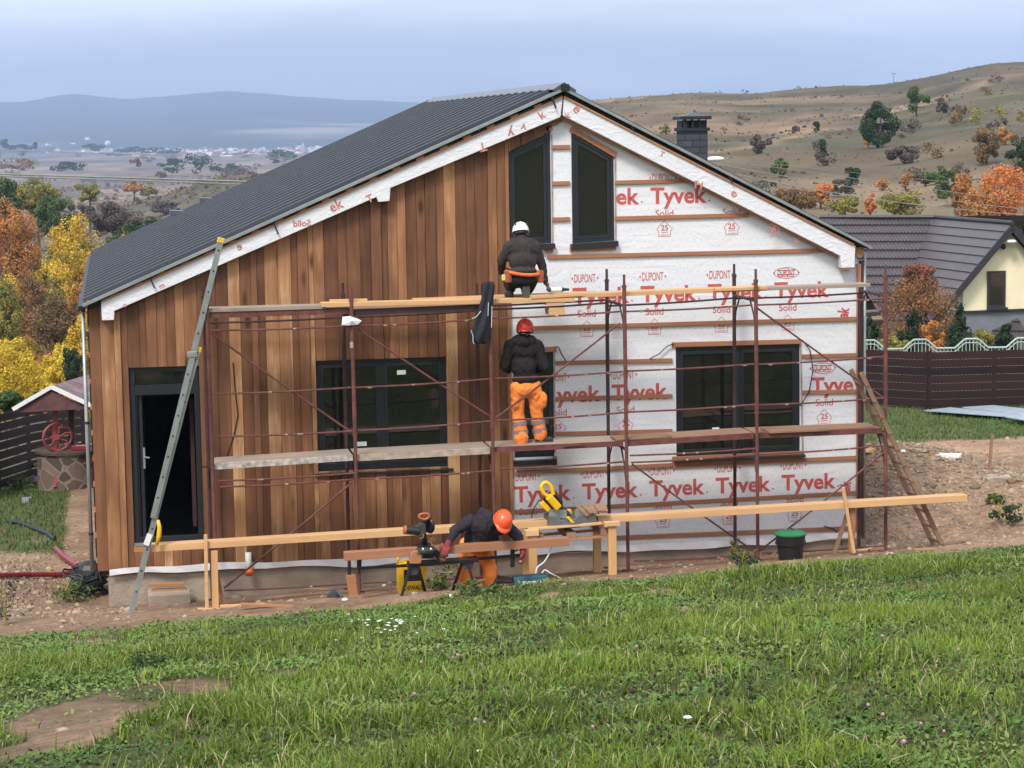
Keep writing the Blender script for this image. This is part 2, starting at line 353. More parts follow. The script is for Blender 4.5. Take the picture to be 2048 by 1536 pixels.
for _u, _v, _rx, _ry in ((175,1450,185,48),(40,1500,110,26),(400,1372,85,14),(575,1348,55,8),(150,1236,170,16),(380,1232,150,13),(600,1212,110,9),(1095,1190,55,8),(1300,1188,80,6),(1830,1186,45,6),(1420,1222,40,5),(60,1262,90,8),(210,1285,60,7)):
    _a, _b, _c = ground_at(_u, _v), ground_at(_u, _v+_ry), ground_at(_u, _v-_ry); BARE.append((_a[0], (_b[1]+_c[1])/2, _rx/FPX*float(np.dot(_a-CAM, FW)), abs(_c[1]-_b[1])/2))
def grass_cover(x, y):                    # 0 bare soil .. 1 full grass
    edge = -3.30-.04*np.clip(4-x, 0, 5)+.13*np.clip(x-6, 0, 6)
    g = np.clip((edge-y+fbm(x*.9, y*.9, 31, 3)*1.1)/.7, 0, 1)
    left = np.clip((3.2-x)/3, 0, 1)*np.clip((y+8.5)/3.5, 0, 1); g = g*(1-.35*left*(fbm(x*1.3, y*1.3, 4, 3) > -.05))
    for cx, cy, rx, ry in BARE:
        q = ((x-cx)/rx)**2+((y-cy)/ry)**2+fbm(x*2.6, y*1.6, 77, 4)*1.7
        g = g*np.clip((q-.75)/.5, .04, 1)
    lawnL = (x < -.6)*np.clip((y-4.4+fbm(x, y, 2)*1.8)/1.0, 0, 1)
    lawnR = (x > 11)*np.clip((y-10.6+fbm(x, y*.6, 2)*1.0)/.6, 0, 1)*.9
    g = np.maximum(g, np.maximum(lawnL, lawnR)*(np.hypot(x-CAM[0], y-CAM[1]) < 70))
    return g
# one sheet: a grid of rays and rings around the viewpoint's foot, fine near, coarse far
def terrain():
    ys = np.concatenate([np.arange(-60, -19, 1.0), np.arange(-19, 14, .16), np.geomspace(14, 60, 90)[0:], np.geomspace(61, 4600, 230)])
    fr = np.concatenate([np.linspace(-1, 0, 40)[:-1]*.0, []])
    a = np.concatenate([np.linspace(-80, -9, 26)[:-1], np.linspace(-9, 29, 300), np.linspace(29, 80, 22)[1:]])
    X, Y = [], []
    nx = 420
    tx = np.linspace(-1, 1, nx)
    V = []
    for y in ys:
        d = max(y+29.85, 0); half = 11+d*.36; cx = 4.5+d*.19
        xx = cx+np.sign(tx)*(np.abs(tx)**1.0)*half
        # stretched outer margins so that the sheet reaches far to both sides
        k = np.clip((np.abs(tx)-.8)/.2, 0, 1); xx = xx+np.sign(tx)*k**2*(60+d*1.2)
        V.append(np.stack([xx, np.full(nx, y)], 1))
    V = np.array(V); x, y = V[..., 0].ravel(), V[..., 1].ravel(); z = H(x, y)
    P = np.stack([x, y, z], 1); n, m = len(ys), nx
    i = np.arange(n-1)[:, None]*m+np.arange(m-1)[None]; Q = np.stack([i, i+1, i+m+1, i+m], -1).reshape(-1, 4)
    # land cover
    r = np.hypot(x-CAM[0], y-CAM[1]); th = np.degrees(np.arctan2(x-CAM[0], y-CAM[1]))
    soil = np.array([.30,.195,.125]); soil2 = np.array([.19,.118,.074]); grn = np.array([.052,.068,.020]); dry = np.array([.105,.082,.050]); dry2 = np.array([.070,.060,.038]); stg = np.array([.23,.155,.095])
    f = np.clip(fbm(x*.7, y*.7, 41)+.5, 0, 1)[:, None]; near = soil*(1-f)+soil2*f
    f2 = np.clip(fbm(x*4, y*4, 43, 3)*.8+.5, 0, 1)[:, None]; near = near*(.75+.5*f2)*(1-.28*np.clip((-y-8)/3, 0, 1))[:, None]
    g = grass_cover(x, y)[:, None]; near = near*(1+.22*np.clip((x-9)/4, 0, 1)[:, None])*(1-g*.85)+grn*g*.85
    hp = np.clip(np.exp(-(((x-12.8)/2.2)**2+((y-4.0)/3.0)**2))+np.exp(-(((x+2.2)/1.5)**2+((y-1)/2.6)**2)), 0, 1)[:, None]*.75*(1-g); near = near*(1-hp)+np.array([.215,.150,.098])*hp
    s = np.clip(fbm(x/26, y/34, 51, 5)*1.6+.5, 0, 1)[:, None]; far = dry*(1-s)+dry2*s
    st = np.clip((fbm(x/45+y/90, y/60, 61, 6)-.10)*2.2, 0, 1)[:, None]; far = far*(1-st)+stg*st
    gr = np.clip((fbm(x/30, y/40, 71, 5)-.10)*2.2, 0, 1)[:, None]*.55; far = far*(1-gr)+np.array([.10,.10,.055])*gr
    trk = np.exp(-((th-(13+ (r-150)/22.)+fbm(x/60, y/60, 99)*2)/.5)**2)*np.clip((r-150)/60, 0, 1)*.8+np.exp(-((r-(300+fbm(th/3, th*0, 97)*50))/14)**2)*(th > 10)*.55; trk = np.clip(trk, 0, 1)[:, None]; far = far*(1-trk)+stg*trk
    sp = np.clip(fbm(x/4, y/7, 81, 4)*1.4+.5, 0, 1)[:, None]; far = far*(.78+.42*sp)
    val = np.clip((r-620)/200, 0, 1)*np.clip((9-th)/2, 0, 1); val = val[:, None]       # fields of the valley floor
    cell = vnoise(np.floor((x+y*.15)/160)*1.37, np.floor((y+x*.3)/210)*1.91, 5)[:, None]+.5
    fld = np.array([.26,.18,.13])*(1-cell)+np.array([.055,.052,.040])*cell; fld = fld*(.6+.8*np.clip(fbm(x/35, y/90, 88, 4)+.5, 0, 1)[:, None]); far = far*(1-val)+fld*val
    w = np.clip((r-55)/20, 0, 1)[:, None]*(y > 0)[:, None]; c = near*(1-w)+far*w
    gl = np.exp(-(((th+2.6)/1.2)**2+((r-200)/90)**2))[:, None]; c = c*(1-gl)+np.array([.085,.125,.045])*gl
    return P, Q, c
m, t, b = new_mat('soil_and_turf'); L = t.links
at_ = N(t, 'ShaderNodeAttribute', attribute_name='Col'); tc_ = N(t, 'ShaderNodeTexCoord')
nz_ = N(t, 'ShaderNodeTexNoise'); nz_.inputs['Scale'].default_value = 9; nz_.inputs['Detail'].default_value = 8; nz_.inputs['Roughness'].default_value = .7
mr_ = N(t, 'ShaderNodeMapRange'); mr_.inputs[1].default_value = .3; mr_.inputs[2].default_value = .7; mr_.inputs[3].default_value = .6; mr_.inputs[4].default_value = 1.45
vm_ = N(t, 'ShaderNodeVectorMath', operation='SCALE'); L.new(tc_.outputs['Object'], nz_.inputs[0]); L.new(nz_.outputs[0], mr_.inputs[0]); L.new(at_.outputs['Color'], vm_.inputs[0]); L.new(mr_.outputs[0], vm_.inputs['Scale']); L.new(vm_.outputs[0], b.inputs['Base Color'])
b.inputs['Roughness'].default_value = .95; b.inputs['Specular IOR Level'].default_value = .15
bp_ = N(t, 'ShaderNodeBump'); bp_.inputs['Strength'].default_value = .8; bp_.inputs['Distance'].default_value = .05; L.new(nz_.outputs[0], bp_.inputs['Height']); L.new(bp_.outputs[0], b.inputs['Normal'])
M_GROUND = m
_P, _Q, _c = terrain()
tag(link('ground', np_mesh('ground', _P, _Q, M_GROUND, _c, True)), 'bare soil, turf slope, dry hillside and valley floor', kind='structure')

# far range of hills
def hills():
    us = np.linspace(-1400, 2600, 260); sk_u = [-1400,-700,-300,0,50,100,150,200,250,300,380,450,520,600,700,800,900,1100,1400,2600]
    sk_v = [215,190,212,205,204,195,188,193,200,196,189,183,187,194,199,203,206,208,214,220]
    top = np.interp(us, sk_u, sk_v)
    V = []; rows = 46
    for k in range(rows):
        q = k/(rows-1); D = 4500+q*4800
        for u, tv in zip(us, top):
            p = atd(u, 270, D); peak = atd(u, tv, 9300)[2]
            h = (q**1.25)*1.0
            z = -30+(peak+30)*h
            V.append((p[0], p[1], z))
    V = np.array(V); n = fbm(V[:, 0]/700, V[:, 1]/500, 13, 5)*55*np.clip((V[:, 2]+30)/120, 0, 1); q = np.repeat(np.linspace(0, 1, rows), len(us)); V[:, 2] += n*(1-q**6)*(.2+q)
    V[:, 2] += fbm(V[:, 0]/120, V[:, 1]/120, 14, 3)*5*np.clip(q, 0, 1)
    # the crest's far side
    B = V[-len(us):].copy(); B[:, 1] += 1200; B[:, 2] -= 160; V = np.vstack([V, B]); m = len(us)
    i = np.arange(rows)[:, None]*m+np.arange(m-1)[None]; Q = np.stack([i, i+1, i+m+1, i+m], -1).reshape(-1, 4)
    x, y = V[:, 0], V[:, 1]; f = (fbm(x/900, y/700, 23)-.02 > 0)[:, None]*1.0
    f = np.clip(fbm(x/800, y/900, 23, 3)*6-.6, 0, 1)[:, None]*np.clip((110-V[:, 2:3])/60, 0, 1)
    c = np.array([.035,.045,.03])*(1-f)+np.array([.30,.24,.17])*f
    return V, Q, c
_P, _Q, _c = hills(); tag(link('hills', np_mesh('hills', _P, _Q, M_GROUND, _c, True)), 'blue wooded range of hills beyond the valley', kind='structure')
# haze: one closed box round everything, sky outside
hz = MB().box(-9000, 9500, -200, 11500, -45, 420).build('haze', [])
m = bpy.data.materials.new('air'); m.use_nodes = True; m.node_tree.nodes.clear()
_v = N(m.node_tree, 'ShaderNodeVolumePrincipled'); _o = N(m.node_tree, 'ShaderNodeOutputMaterial'); m.node_tree.links.new(_v.outputs[0], _o.inputs['Volume'])
_v.inputs['Color'].default_value = (.53,.69,1,1); _v.inputs['Density'].default_value = 2.0e-4; _v.inputs['Anisotropy'].default_value = .2
hz.data.materials.append(m); tag(hz, 'pale blue haze over the valley', kind='stuff')
# ------------------------------------------------------------------ the house under construction
house = empty('timber_house', (5.3, 0, 0), 'gabled house under construction, half clad in brown boards and half in white printed wrap', 'house')
XR, ZR, ZEL, ZER, HL = 6.39, 6.34, 3.61, 4.11, 12.17       # ridge x, ridge z, eave z left / right, depth
def roofz(x): return ZR-(XR-x)*(ZR-ZEL)/(XR+.06) if x < XR else ZR-(x-XR)*(ZR-ZER)/(10.68-XR)
WX1 = 10.6
WIN = {}   # openings in facade plane as polygons (x,z)
def poly(*uv, Y=0): return [W(u, v, Y) for u, v in uv]
O_DOOR = (W(257,735)[0], W(398,735)[0], .37, W(320,733)[1])
O_WL = (W(631,722)[0], W(892,713)[0], W(634,943)[1], W(760,717)[1])
O_WR = (W(1351,695)[0], W(1599,688)[0], W(1352,915)[1], W(1475,691)[1])
O_WM = (W(1026,712)[0], W(1106,703)[0], W(1066,914)[1], W(1106,703)[1])
G_L = poly((1017,490),(1102,486),(1100,266),(1016,306)); G_R = poly((1144,487),(1228,481),(1227,313),(1143,266))
# wall core with real openings, built as vertical strips
def in_open(x):
    r = []
    for a, b_, z0, z1 in (O_DOOR, O_WL, O_WR, O_WM):
        if a-1e-6 <= x <= b_+1e-6: r.append((z0, z1, z0, z1))
    return r
def gable_open(x):
    for G in (G_L, G_R):
        x0, x1 = (G[0][0]+G[3][0])/2, (G[1][0]+G[2][0])/2
        if x0 <= x <= x1:
            k = (x-x0)/(x1-x0); return (G[0][1]*(1-k)+G[1][1]*k, G[3][1]*(1-k)+G[2][1]*k)
    return None
def spans(x0, x1, ztop, zbot):
    xm = (x0+x1)/2; holes = [(a[0], a[1]) for a in in_open(xm)]
    g = gable_open(xm)
    if g: holes.append(g)
    holes.sort(); res = []; z = zbot
    for h0, h1 in holes:
        if h0 > z: res.append((z, min(h0, ztop)))
        z = max(z, h1)
    if z < ztop: res.append((z, ztop))
    return res
xs = sorted(set([0, WX1, XR]+[o[i] for o in (O_DOOR, O_WL, O_WR, O_WM) for i in (0, 1)]+[(G[0][0]+G[3][0])/2 for G in (G_L, G_R)]+[(G[1][0]+G[2][0])/2 for G in (G_L, G_R)]+list(np.linspace(5.6, 7.2, 22))))
mb = MB()
def strip(mb, x0, x1, y0, y1, zb0, zt0, zb1, zt1):
    mb.add([(x0,y0,zb0),(x1,y0,zb1),(x1,y1,zb1),(x0,y1,zb0),(x0,y0,zt0),(x1,y0,zt1),(x1,y1,zt1),(x0,y1,zt0)],
           [(0,3,2,1),(4,5,6,7),(0,1,5,4),(1,2,6,5),(2,3,7,6),(3,0,4,7)])
for a, b_ in zip(xs[:-1], xs[1:]):
    if b_-a < 1e-4: continue
    ta, tb = roofz(a)-.12, roofz(b_)-.12
    sp_ = spans(a, b_, 99, 0.0)
    for z0, z1 in sp_:
        if z1 == 99: strip(mb, a, b_, 0.0, .22, z0, ta, z0, tb)
        elif z1 > z0: strip(mb, a, b_, 0.0, .22, z0, z1, z0, z1)
M_WALL = mat('grey_wall_board', (.20,.18,.16), .9)
mb.build('front_wall', M_WALL, house)
mb = MB(); mb.prism([(0, 0), (.22, 0), (.22, roofz(.22)-.12), (0, roofz(0)-.12)], .22, HL-.2); mb.build('side_wall', M_WALL, house); mb = MB(); mb.prism([(WX1-.22, 0), (WX1, 0), (WX1, roofz(WX1)-.12), (WX1-.22, roofz(WX1-.22)-.12)], .22, HL-.2)
mb.build('side_wall', M_WALL, house)
mb = MB().prism([(0, 0), (WX1, 0), (WX1, roofz(WX1)-.12), (XR, ZR-.12), (0, roofz(0)-.12)], HL-.2, HL-.02); mb.build('back_wall', M_WALL, house)
MB().box(.2, WX1-.2, .2, HL-.2, .02, .10).build('room_floor', mat('room_floor', (.09,.075,.06), .9), house)
MB().box(.23, WX1-.23, .3, HL-.25, 2.95, 3.02).build('room_ceiling', M_WALL, house)
# foundation
mb = MB(); mb.box(.12, WX1-.06, -.005+.02, HL-.1, -.95, -.03)
fnd = mb.build('foundation', M_CONC, house)
MB().box(.03, WX1, -.012, .20, -.045, -.005).build('sill_gap_shade', M_BLKPL, house)  # black strip standing in for the shadow gap below the wall
# wrap sheet in front of the wall, openings left free
mb = MB()
for a, b_ in zip(xs[:-1], xs[1:]):
    if b_-a < 1e-4 or b_ < 5.5: continue
    for z0, z1 in spans(a, b_, 99, -.055):
        if z1 == 99: strip(mb, a, b_, -.012, -.002, z0, roofz(a)-.15, z0, roofz(b_)-.15)
        elif z1 > z0: strip(mb, a, b_, -.012, -.002, z0, z1, z0, z1)
wrap = mb.build('house_wrap', M_WRAP, house)
# loose lower hem of the wrap, sagging along the base
mb = MB(); n = 60; hem = []
for i in range(n+1):
    x = .14+i/n*(WX1-.16); z = .0+.012*math.sin(i*.9)+.02*math.sin(i*.23); hem.append((x, z))
top = [(x, -.078, max(z+.034, .03)) for x, z in hem]; bot = [(x, -.058-.02*math.sin(x*5)**2, z-.055+.012*math.sin(x*3.1)) for x, z in hem]
V = top+bot; mb.add(V, [(i, i+1, n+2+i, n+1+i) for i in range(n)])
mb.build('hem', mat('white_hem', (.78,.78,.80), .5, vary=.1), wrap)

# ------------------------------------------------------------------ printed lettering on the wrap
_tc = {}
def text_mesh(txt, bold=0.0, xs_=1.0):
    k = (txt, bold)
    if k not in _tc:
        cu = bpy.data.curves.new('t', 'FONT'); cu.body = txt; cu.size = 1; cu.align_x = 'CENTER'; cu.resolution_u = 3; cu.offset = bold; cu.fill_mode = 'FRONT'
        o = bpy.data.objects.new('t', cu); COL.objects.link(o); bpy.context.view_layer.update()
        me = bpy.data.meshes.new_from_object(o.evaluated_get(bpy.context.evaluated_depsgraph_get()))
        _tc[k] = ([tuple(v.co) for v in me.vertices], [tuple(p.vertices) for p in me.polygons]); bpy.data.objects.remove(o); bpy.data.meshes.remove(me)
    return _tc[k]
def put_text(mb, txt, x, z, h, wid=None, y=-.0145, bold=.012, rot=0, sx=1, mirror=False):
    v, f = text_mesh(txt, bold); X = [p[0] for p in v]; w = max(X)-min(X); cx = (max(X)+min(X))/2
    s = h/.70; kx = (wid/w) if wid else s*sx
    if mirror: kx = -kx
    c, sn = math.cos(rot), math.sin(rot)
    P = []
    for p in v:
        a, b_ = (p[0]-cx)*kx, p[1]*s; P.append((x+a*c-b_*sn, y, z+a*sn+b_*c))
    mb.add(P, f)
def line(mb, pts, w, y=-.0145, close=False):
    if close: pts = pts+[pts[0]]
    for (x0, z0), (x1, z1) in zip(pts[:-1], pts[1:]):
        d = Vector((x1-x0, z1-z0)); d.normalize(); nx_, nz_ = -d[1]*w/2, d[0]*w/2
        mb.add([(x0+nx_, y, z0+nz_), (x1+nx_, y, z1+nz_), (x1-nx_, y, z1-nz_), (x0-nx_, y, z0-nz_)], [(0, 1, 2, 3)])
def stamp(mb, x, z, y=-.0145, k=1.0, rot=0):       # small house outline with a number
    c, s = math.cos(rot), math.sin(rot)
    q = lambda a, b_: (x+(a*c-b_*s)*k, z+(a*s+b_*c)*k)
    line(mb, [q(0,.115), q(.105,.01), q(.105,-.02), q(.085,-.025), q(.085,-.10), q(-.085,-.10), q(-.085,-.025), q(-.105,-.02), q(-.105,.01)], .007*k, y, True)
    put_text(mb, '25', *q(0,-.02), .075*k, y=y, bold=.02, rot=rot); line(mb, [q(-.05,-.045), q(.05,-.045)], .008*k, y); line(mb, [q(-.055,-.08), q(.055,-.08)], .006*k, y)
def dupont(mb, x, z, filled=False, y=-.0145):
    if filled:
        n = 24; line(mb, [(x+.175*math.cos(a), z+.01+.075*math.sin(a)) for a in [2*math.pi*i/n for i in range(n)]], .008, y, True)
        for k in (-.05, -.02, .04, .07): h_ = .165*math.sqrt(max(0, 1-(k/.075)**2))*.9; line(mb, [(x-h_, z+.01+k), (x+h_, z+.01+k)], .008, y)
        put_text(mb, 'DUPONT', x, z-.03, .085, wid=.25, bold=.02, y=y)
    else: put_text(mb, 'DUPONT', x, z-.045, .115, wid=.30, bold=.005, y=y)
    for s in (-1, 1): mb.add([(x+s*.195, y, z+.012), (x+s*.170, y, z+.035), (x+s*.170, y, z-.012)], [(0, 1, 2)])
mb = MB(); PW = .957
def row(u_dup, v_dup, xmin, xmax, k0, k1, vis=None, filled=()):
    x0, z0 = W(u_dup, v_dup)
    for k in range(k0, k1+1):
        x = x0+k*PW
        if vis and not vis(x): continue
        dupont(mb, x, z0-.01, k in filled)
        put_text(mb, 'Tyvek', x+.225, z0-.345, .215, wid=.80, bold=.028)
        put_text(mb, '.', x+.66, z0-.33, .12, bold=.01)
        put_text(mb, 'Solid', x+.02, z0-.53, .095, bold=.006)
        stamp(mb, x+.02, z0-.70)
ok = lambda x, z: True
row(1325, 356, 0, 0, -1, 1)       # top row
row(1305, 553, 0, 0, -1, 2, filled=(2,))       # under the eave
row(1247, 750, 0, 0, -1, 3, filled=(3,))
row(1322, 942, 0, 0, -2, 2, filled=())
def cull(mb):                       # keep print only where the sheet is
    V = mb.v; keepf = []; keepm = []
    for f, m_ in zip(mb.f, mb.m):
        xs__ = [V[i][0] for i in f]; cx = sum(xs__)/len(f); cz = sum(V[i][2] for i in f)/len(f)
        if max(xs__) > WX1-.03 or cz > roofz(cx)-.38 or cx < 5.66: continue
        hole = any(a < cx < b_ and z0 < cz < z1 for a, b_, z0, z1 in (O_WR, O_WM)) 
        g = gable_open(cx)
        if hole or (g and g[0] < cz < g[1]): continue
        keepf.append(f); keepm.append(m_)
    mb.f, mb.m = keepf, keepm
cull(mb)
for i, (du, dv) in enumerate(((1700, 618), (1704, 965))):
    x, z = W(du, dv); put_text(mb, 'ek', x-.03, z-.06, .16, wid=.16, bold=.03, rot=R(80))
mb.build('print', M_INK, wrap)

# ------------------------------------------------------------------ cladding boards
mb = MB(); rr = random.Random(5); x = -.012; ZB = .015
def rake_low(x): return roofz(x)-.10 if x < .17 else roofz(x)-.30
xb_upper = W(1018, 400)[0]; xb_low = W(1028, 1000)[0]; xb_mid = W(1036, 640)[0]; xb_top = W(1097, 255)[0]
while x < xb_top+.05:
    w = rr.choice([.085,.10,.12,.13,.145,.145,.16,.18])
    for e_ in sorted([o[i] for o in (O_DOOR, O_WL, O_WM) for i in (0, 1)]+[G_L[3][0], xb_low, xb_top]):
        if x+.012 < e_ < x+w+.05: w = e_-x; break
    x1 = x+w-.004; xm = (x+x1)/2
    t_ = rr.choice([.022,.022,.028,.03]) if rr.random() < .8 else .044
    y0 = -.016-t_-.012; y1 = -.016
    if x > xb_low+.02: sp_ = []
    else: sp_ = spans(x, x1, 99, ZB)
    # clip against openings more exactly
    def inside(o): return x1 > o[0]+.004 and x < o[1]-.004
    zz = [ZB]
    segs = [(ZB, 99)]
    for o in (O_DOOR, O_WL, O_WM):
        if inside(o):
            ns = []
            for a, b_ in segs:
                if o[2] > a: ns.append((a, min(b_, o[2])))
                if b_ > o[3]: ns.append((max(a, o[3]), b_))
            segs = ns
    if x > xb_low-.02: segs = []
    gw = G_L[3][0]
    if xm > gw: segs = [s_ for s_ in segs if s_[1] < 50] + ([(None, 99)] if xm < xb_top else [])
    for a, b_ in segs:
        if a is None:
            k0 = (x-G_L[3][0])/(G_L[2][0]-G_L[3][0]); k1 = (x1-G_L[3][0])/(G_L[2][0]-G_L[3][0]); lz = lambda k: G_L[3][1]*(1-k)+G_L[2][1]*k
            strip(mb, x, x1, y0, y1, lz(k0)+.02, rake_low(x), lz(k1)+.02, rake_low(x1)); continue
        if b_ == 99:
            strip(mb, x, x1, y0, y1, a, rake_low(x), a, rake_low(x1))
        elif b_ > a+.01: strip(mb, x, x1, y0, y1, a, b_, a, b_)
    x += w
# right limit of the cladding between the deck levels
mb.build('cladding', M_CLAD, house, bevel=.0025)
# corner: battens and board return on the left side, drip pipe
mb = MB()
for k in range(11): mb.box(-.030, -.002, -.008, .30, .12+k*.345, .19+k*.345)
mb.build('corner_battens', M_TRIMW, house)['kind'] = 'stuff'
MB().box(-.03, -.002, .02, 12, 0, 3.5).build('side_membrane', M_BLKPL, house)
def vpipe(name, x, y, ztop, zbot, r=.026):
    m_ = MB(); m_.tube([(x, y, zbot), (x, y, ztop)], r, 10)
    p = m_.build(name, M_ZINC, house, smooth=True)
    for z in np.arange(zbot+.5, ztop, 1.5): MB().tube([(x, y, z), (x, y, z+.03)], r*1.35, 10).build('pipe_clip', M_BLKPL, p)
vpipe('corner_pipe', -.085, .02, 3.55, 0.0); vpipe('corner_pipe', WX1+.115, .02, 4.0, -.05)
mb = MB(); mb.box(WX1-.012, WX1+.045, -.045, -.010, -.02, 3.86); mb.build('corner_board', M_BAT, house)
mb = MB(); mb.box(WX1+.048, WX1+.085, -.03, .05, -.02, 3.9); mb.build('corner_board', M_STEELB, house)

# ------------------------------------------------------------------ battens over the wrap
def batten(u0, v0, u1, v1, h=.055, m_=M_BAT, y0=-.045, y1=-.0155, name='batten'):
    a, b_ = W(u0, v0, -.04), W(u1, v1, -.04)
    q = MB(); q.add([(a[0],y0,a[1]-h/2),(b_[0],y0,b_[1]-h/2),(b_[0],y1,b_[1]-h/2),(a[0],y1,a[1]-h/2),(a[0],y0,a[1]+h/2),(b_[0],y0,b_[1]+h/2),(b_[0],y1,b_[1]+h/2),(a[0],y1,a[1]+h/2)],
        [(0,3,2,1),(4,5,6,7),(0,1,5,4),(1,2,6,5),(2,3,7,6),(3,0,4,7)])
    return q.build(name, m_, house, bevel=.003)
RE = 1712
for u0, v0, u1, v1 in [(1104,294.5,1140,293.5),(1104,367,1140,366),(1230,365,1388,361),(1104,439,1140,438),(1230,437,1498,430),(1095,514,1652,500.5),
    (1040,657,RE,637.5),(1112,726,1345,720.5),(1605,713,RE,710),(1112,798,1345,792),(1605,785,RE,783),(1112,868,1345,862),(1605,858,RE,854),
    (1030,946,1345,930),(1605,920,RE,915.5),(1030,1024,RE,986),(1225,1076,RE,1056)]:
    batten(u0, v0, u1, v1)
for u0, v0, u1, v1 in [(1140,356,1232,318)]: pass
def slanted(p, q, th, name='lintel_batten', y0=-.05, y1=-.0155, m_=M_BAT):
    a, b_ = Vector(W(*p, -.04)), Vector(W(*q, -.04)); d = (b_-a).normalized(); n_ = Vector((-d[1], d[0]))*th/2
    MB().prism([tuple(a-n_), tuple(b_-n_), tuple(b_+n_), tuple(a+n_)], y0, y1).build(name, m_, house, bevel=.003)
slanted((1142,257),(1232,310), .075, m_=M_TRIMW); slanted((1092,259),(1104,254), .07, m_=M_TRIMW)
slanted((1097,253),(1123,239), .05); slanted((1140,497.5),(1232,494), .075, 'sill_batten', m_=M_TRIMW); slanted((1092,500.5),(1106,500), .07, 'sill_batten', m_=M_TRIMW)
slanted((1087,699.5),(1113,698), .07); slanted((1344,689.5),(1602,683), .065)
slanted((1106,923),(1114,922.5), .14, 'sill_batten'); slanted((1345,925),(1606,913), .16, 'sill_batten', y0=-.042)
# ------------------------------------------------------------------ windows
def frame_rect(par, x0, x1, z0, z1, w, y0, y1, m_=M_FRAME, name='frame'):
    q = MB(); q.box(x0, x0+w, y0, y1, z0, z1).box(x1-w, x1, y0, y1, z0, z1).box(x0+w, x1-w, y0, y1, z0, z0+w).box(x0+w, x1-w, y0, y1, z1-w, z1)
    return q.build(name, m_, par, bevel=.004)
def window2(o, name='window', sill=True, label=None):
    x0, x1, z0, z1 = o; fr = frame_rect(house, x0+.004, x1-.004, z0+.004, z1-.004, .055, .0, .075, name=name)
    if label: fr['label'] = label
    xm = (x0+x1)/2
    MB().box(xm-.035, xm+.035, .005, .07, z0+.06, z1-.06).build('mullion', M_FRAME, fr)
    for a, b_ in ((x0+.06, xm-.036), (xm+.036, x1-.06)):
        s = frame_rect(fr, a, b_, z0+.06, z1-.06, .045, -.006, .05, name='sash')
        MB().box(a+.045, b_-.045, .018, .026, z0+.105, z1-.105).build('pane', M_GLASS, s)
    if sill:
        MB().add([(x0-.05,-.10,z0-.03),(x1+.06,-.10,z0-.03),(x1+.06,.05,z0+.0),(x0-.05,.05,z0+.0),(x0-.05,-.10,z0-.055),(x1+.06,-.10,z0-.055),(x1+.06,.05,z0-.055),(x0-.05,.05,z0-.055)],
                 [(0,1,2,3),(7,6,5,4),(0,4,5,1),(1,5,6,2),(2,6,7,3),(3,7,4,0)]).build('sill', M_FRAME, fr)
    return fr
wl = window2(O_WL, label='wide dark two-leaf window set in the brown boards'); wr = window2(O_WR, label='wide dark two-leaf window set in the white wrap')
x0, x1, z0, z1 = O_WM; wm = frame_rect(house, x0+.004, x1-.004, z0, z1, .06, 0, .07, name='window'); MB().box(x0+.06, x1-.06, .02, .028, z0+.06, z1-.06).build('pane', M_GLASS, wm); MB().box(x0-.02, x1+.01, -.13, .02, z0-.10, z0-.03).build('sill', M_FRAME, wm)
wm['label'] = 'narrow dark window behind the standing worker'
for w_, (u, v), (a, c_) in ((wl, (803, 745), (.12, .06)), (wl, (724, 888), (.13, .06)), (wr, (1432, 860), (.10, .07))):
    x, z = W(u, v); MB().box(x-a/2, x+a/2, .010, .015, z-c_/2, z+c_/2).build('sticker', M_PAPER, w_)
def gable_win(G, lab):
    def inset(G, d):
        (a, b_, c_, e) = [Vector(p) for p in G]; sl = (c_-e).normalized(); nn = Vector((sl[1], -sl[0]))
        if nn[1] > 0: nn = -nn
        xl, xr = a[0]+d, b_[0]-d; top = lambda x: e[1]+(x-e[0])*(c_[1]-e[1])/(c_[0]-e[0])-d/abs(nn[1])
        zb = lambda x: a[1]+(x-a[0])*(b_[1]-a[1])/(b_[0]-a[0])+d
        return [(xl, zb(xl)), (xr, zb(xr)), (xr, top(xr)), (xl, top(xl))]
    fr = MB()
    def ring(mb_, A, B, y0, y1):
        for i in range(4):
            j = (i+1) % 4; mb_.prism([A[i], A[j], B[j], B[i]], y0, y1)
    A, B, C, D = inset(G, .003), inset(G, .045), inset(G, .048), inset(G, .095)
    ring(fr, A, B, -.02, .06); f = fr.build('gable_window', M_FRAME, house); f['label'] = lab
    s = MB(); ring(s, C, D, -.008, .05); s = s.build('sash', M_FRAME, f)
    MB().prism(inset(G, .097), .02, .028).build('pane', M_GLASS, s)
    (a, b_) = G[0], G[1]
    MB().prism([(a[0]-.03, a[1]-.075), (b_[0]+.04, b_[1]-.075), (b_[0]+.04, b_[1]-.004), (a[0]-.03, a[1]-.004)], -.10, -.015).build('sill', M_FRAME, f)
    return f
slanted((1016,304),(1101,263), .03, 'head_flashing', -.052, -.012, M_FRAME)
gable_win(G_L, 'sloped gable window behind the crouching worker'); gable_win(G_R, 'sloped gable window framed by wrap on both sides')
# jamb foam strips
for u0, v0, u1, v1 in ((893,714,896,932),(1600,689,1604,905),(1229,314,1230,481),(1102,268,1104,486),(1107,704,1109,905)):
    a, b_ = W(u0, v0), W(u1, v1); MB().prism([(b_[0]-.004, b_[1]), (b_[0]+.012, b_[1]), (a[0]+.012, a[1]), (a[0]-.004, a[1])], -.03, -.013).build('sealing_strip', M_CRUST, house)
# ------------------------------------------------------------------ door
x0, x1, z0, z1 = O_DOOR
df = frame_rect(house, x0+.004, x1-.004, z0, z1-.003, .07, -.005, .08, name='door_frame')
ztr = W(320, 779)[1]; MB().box(x0+.07, x1-.07, .0, .075, ztr-.07, ztr+.07).build('transom', M_FRAME, df)
MB().box(x0+.075, x1-.075, .03, .038, ztr+.075, z1-.078).build('transom_pane', M_GLASS, df)
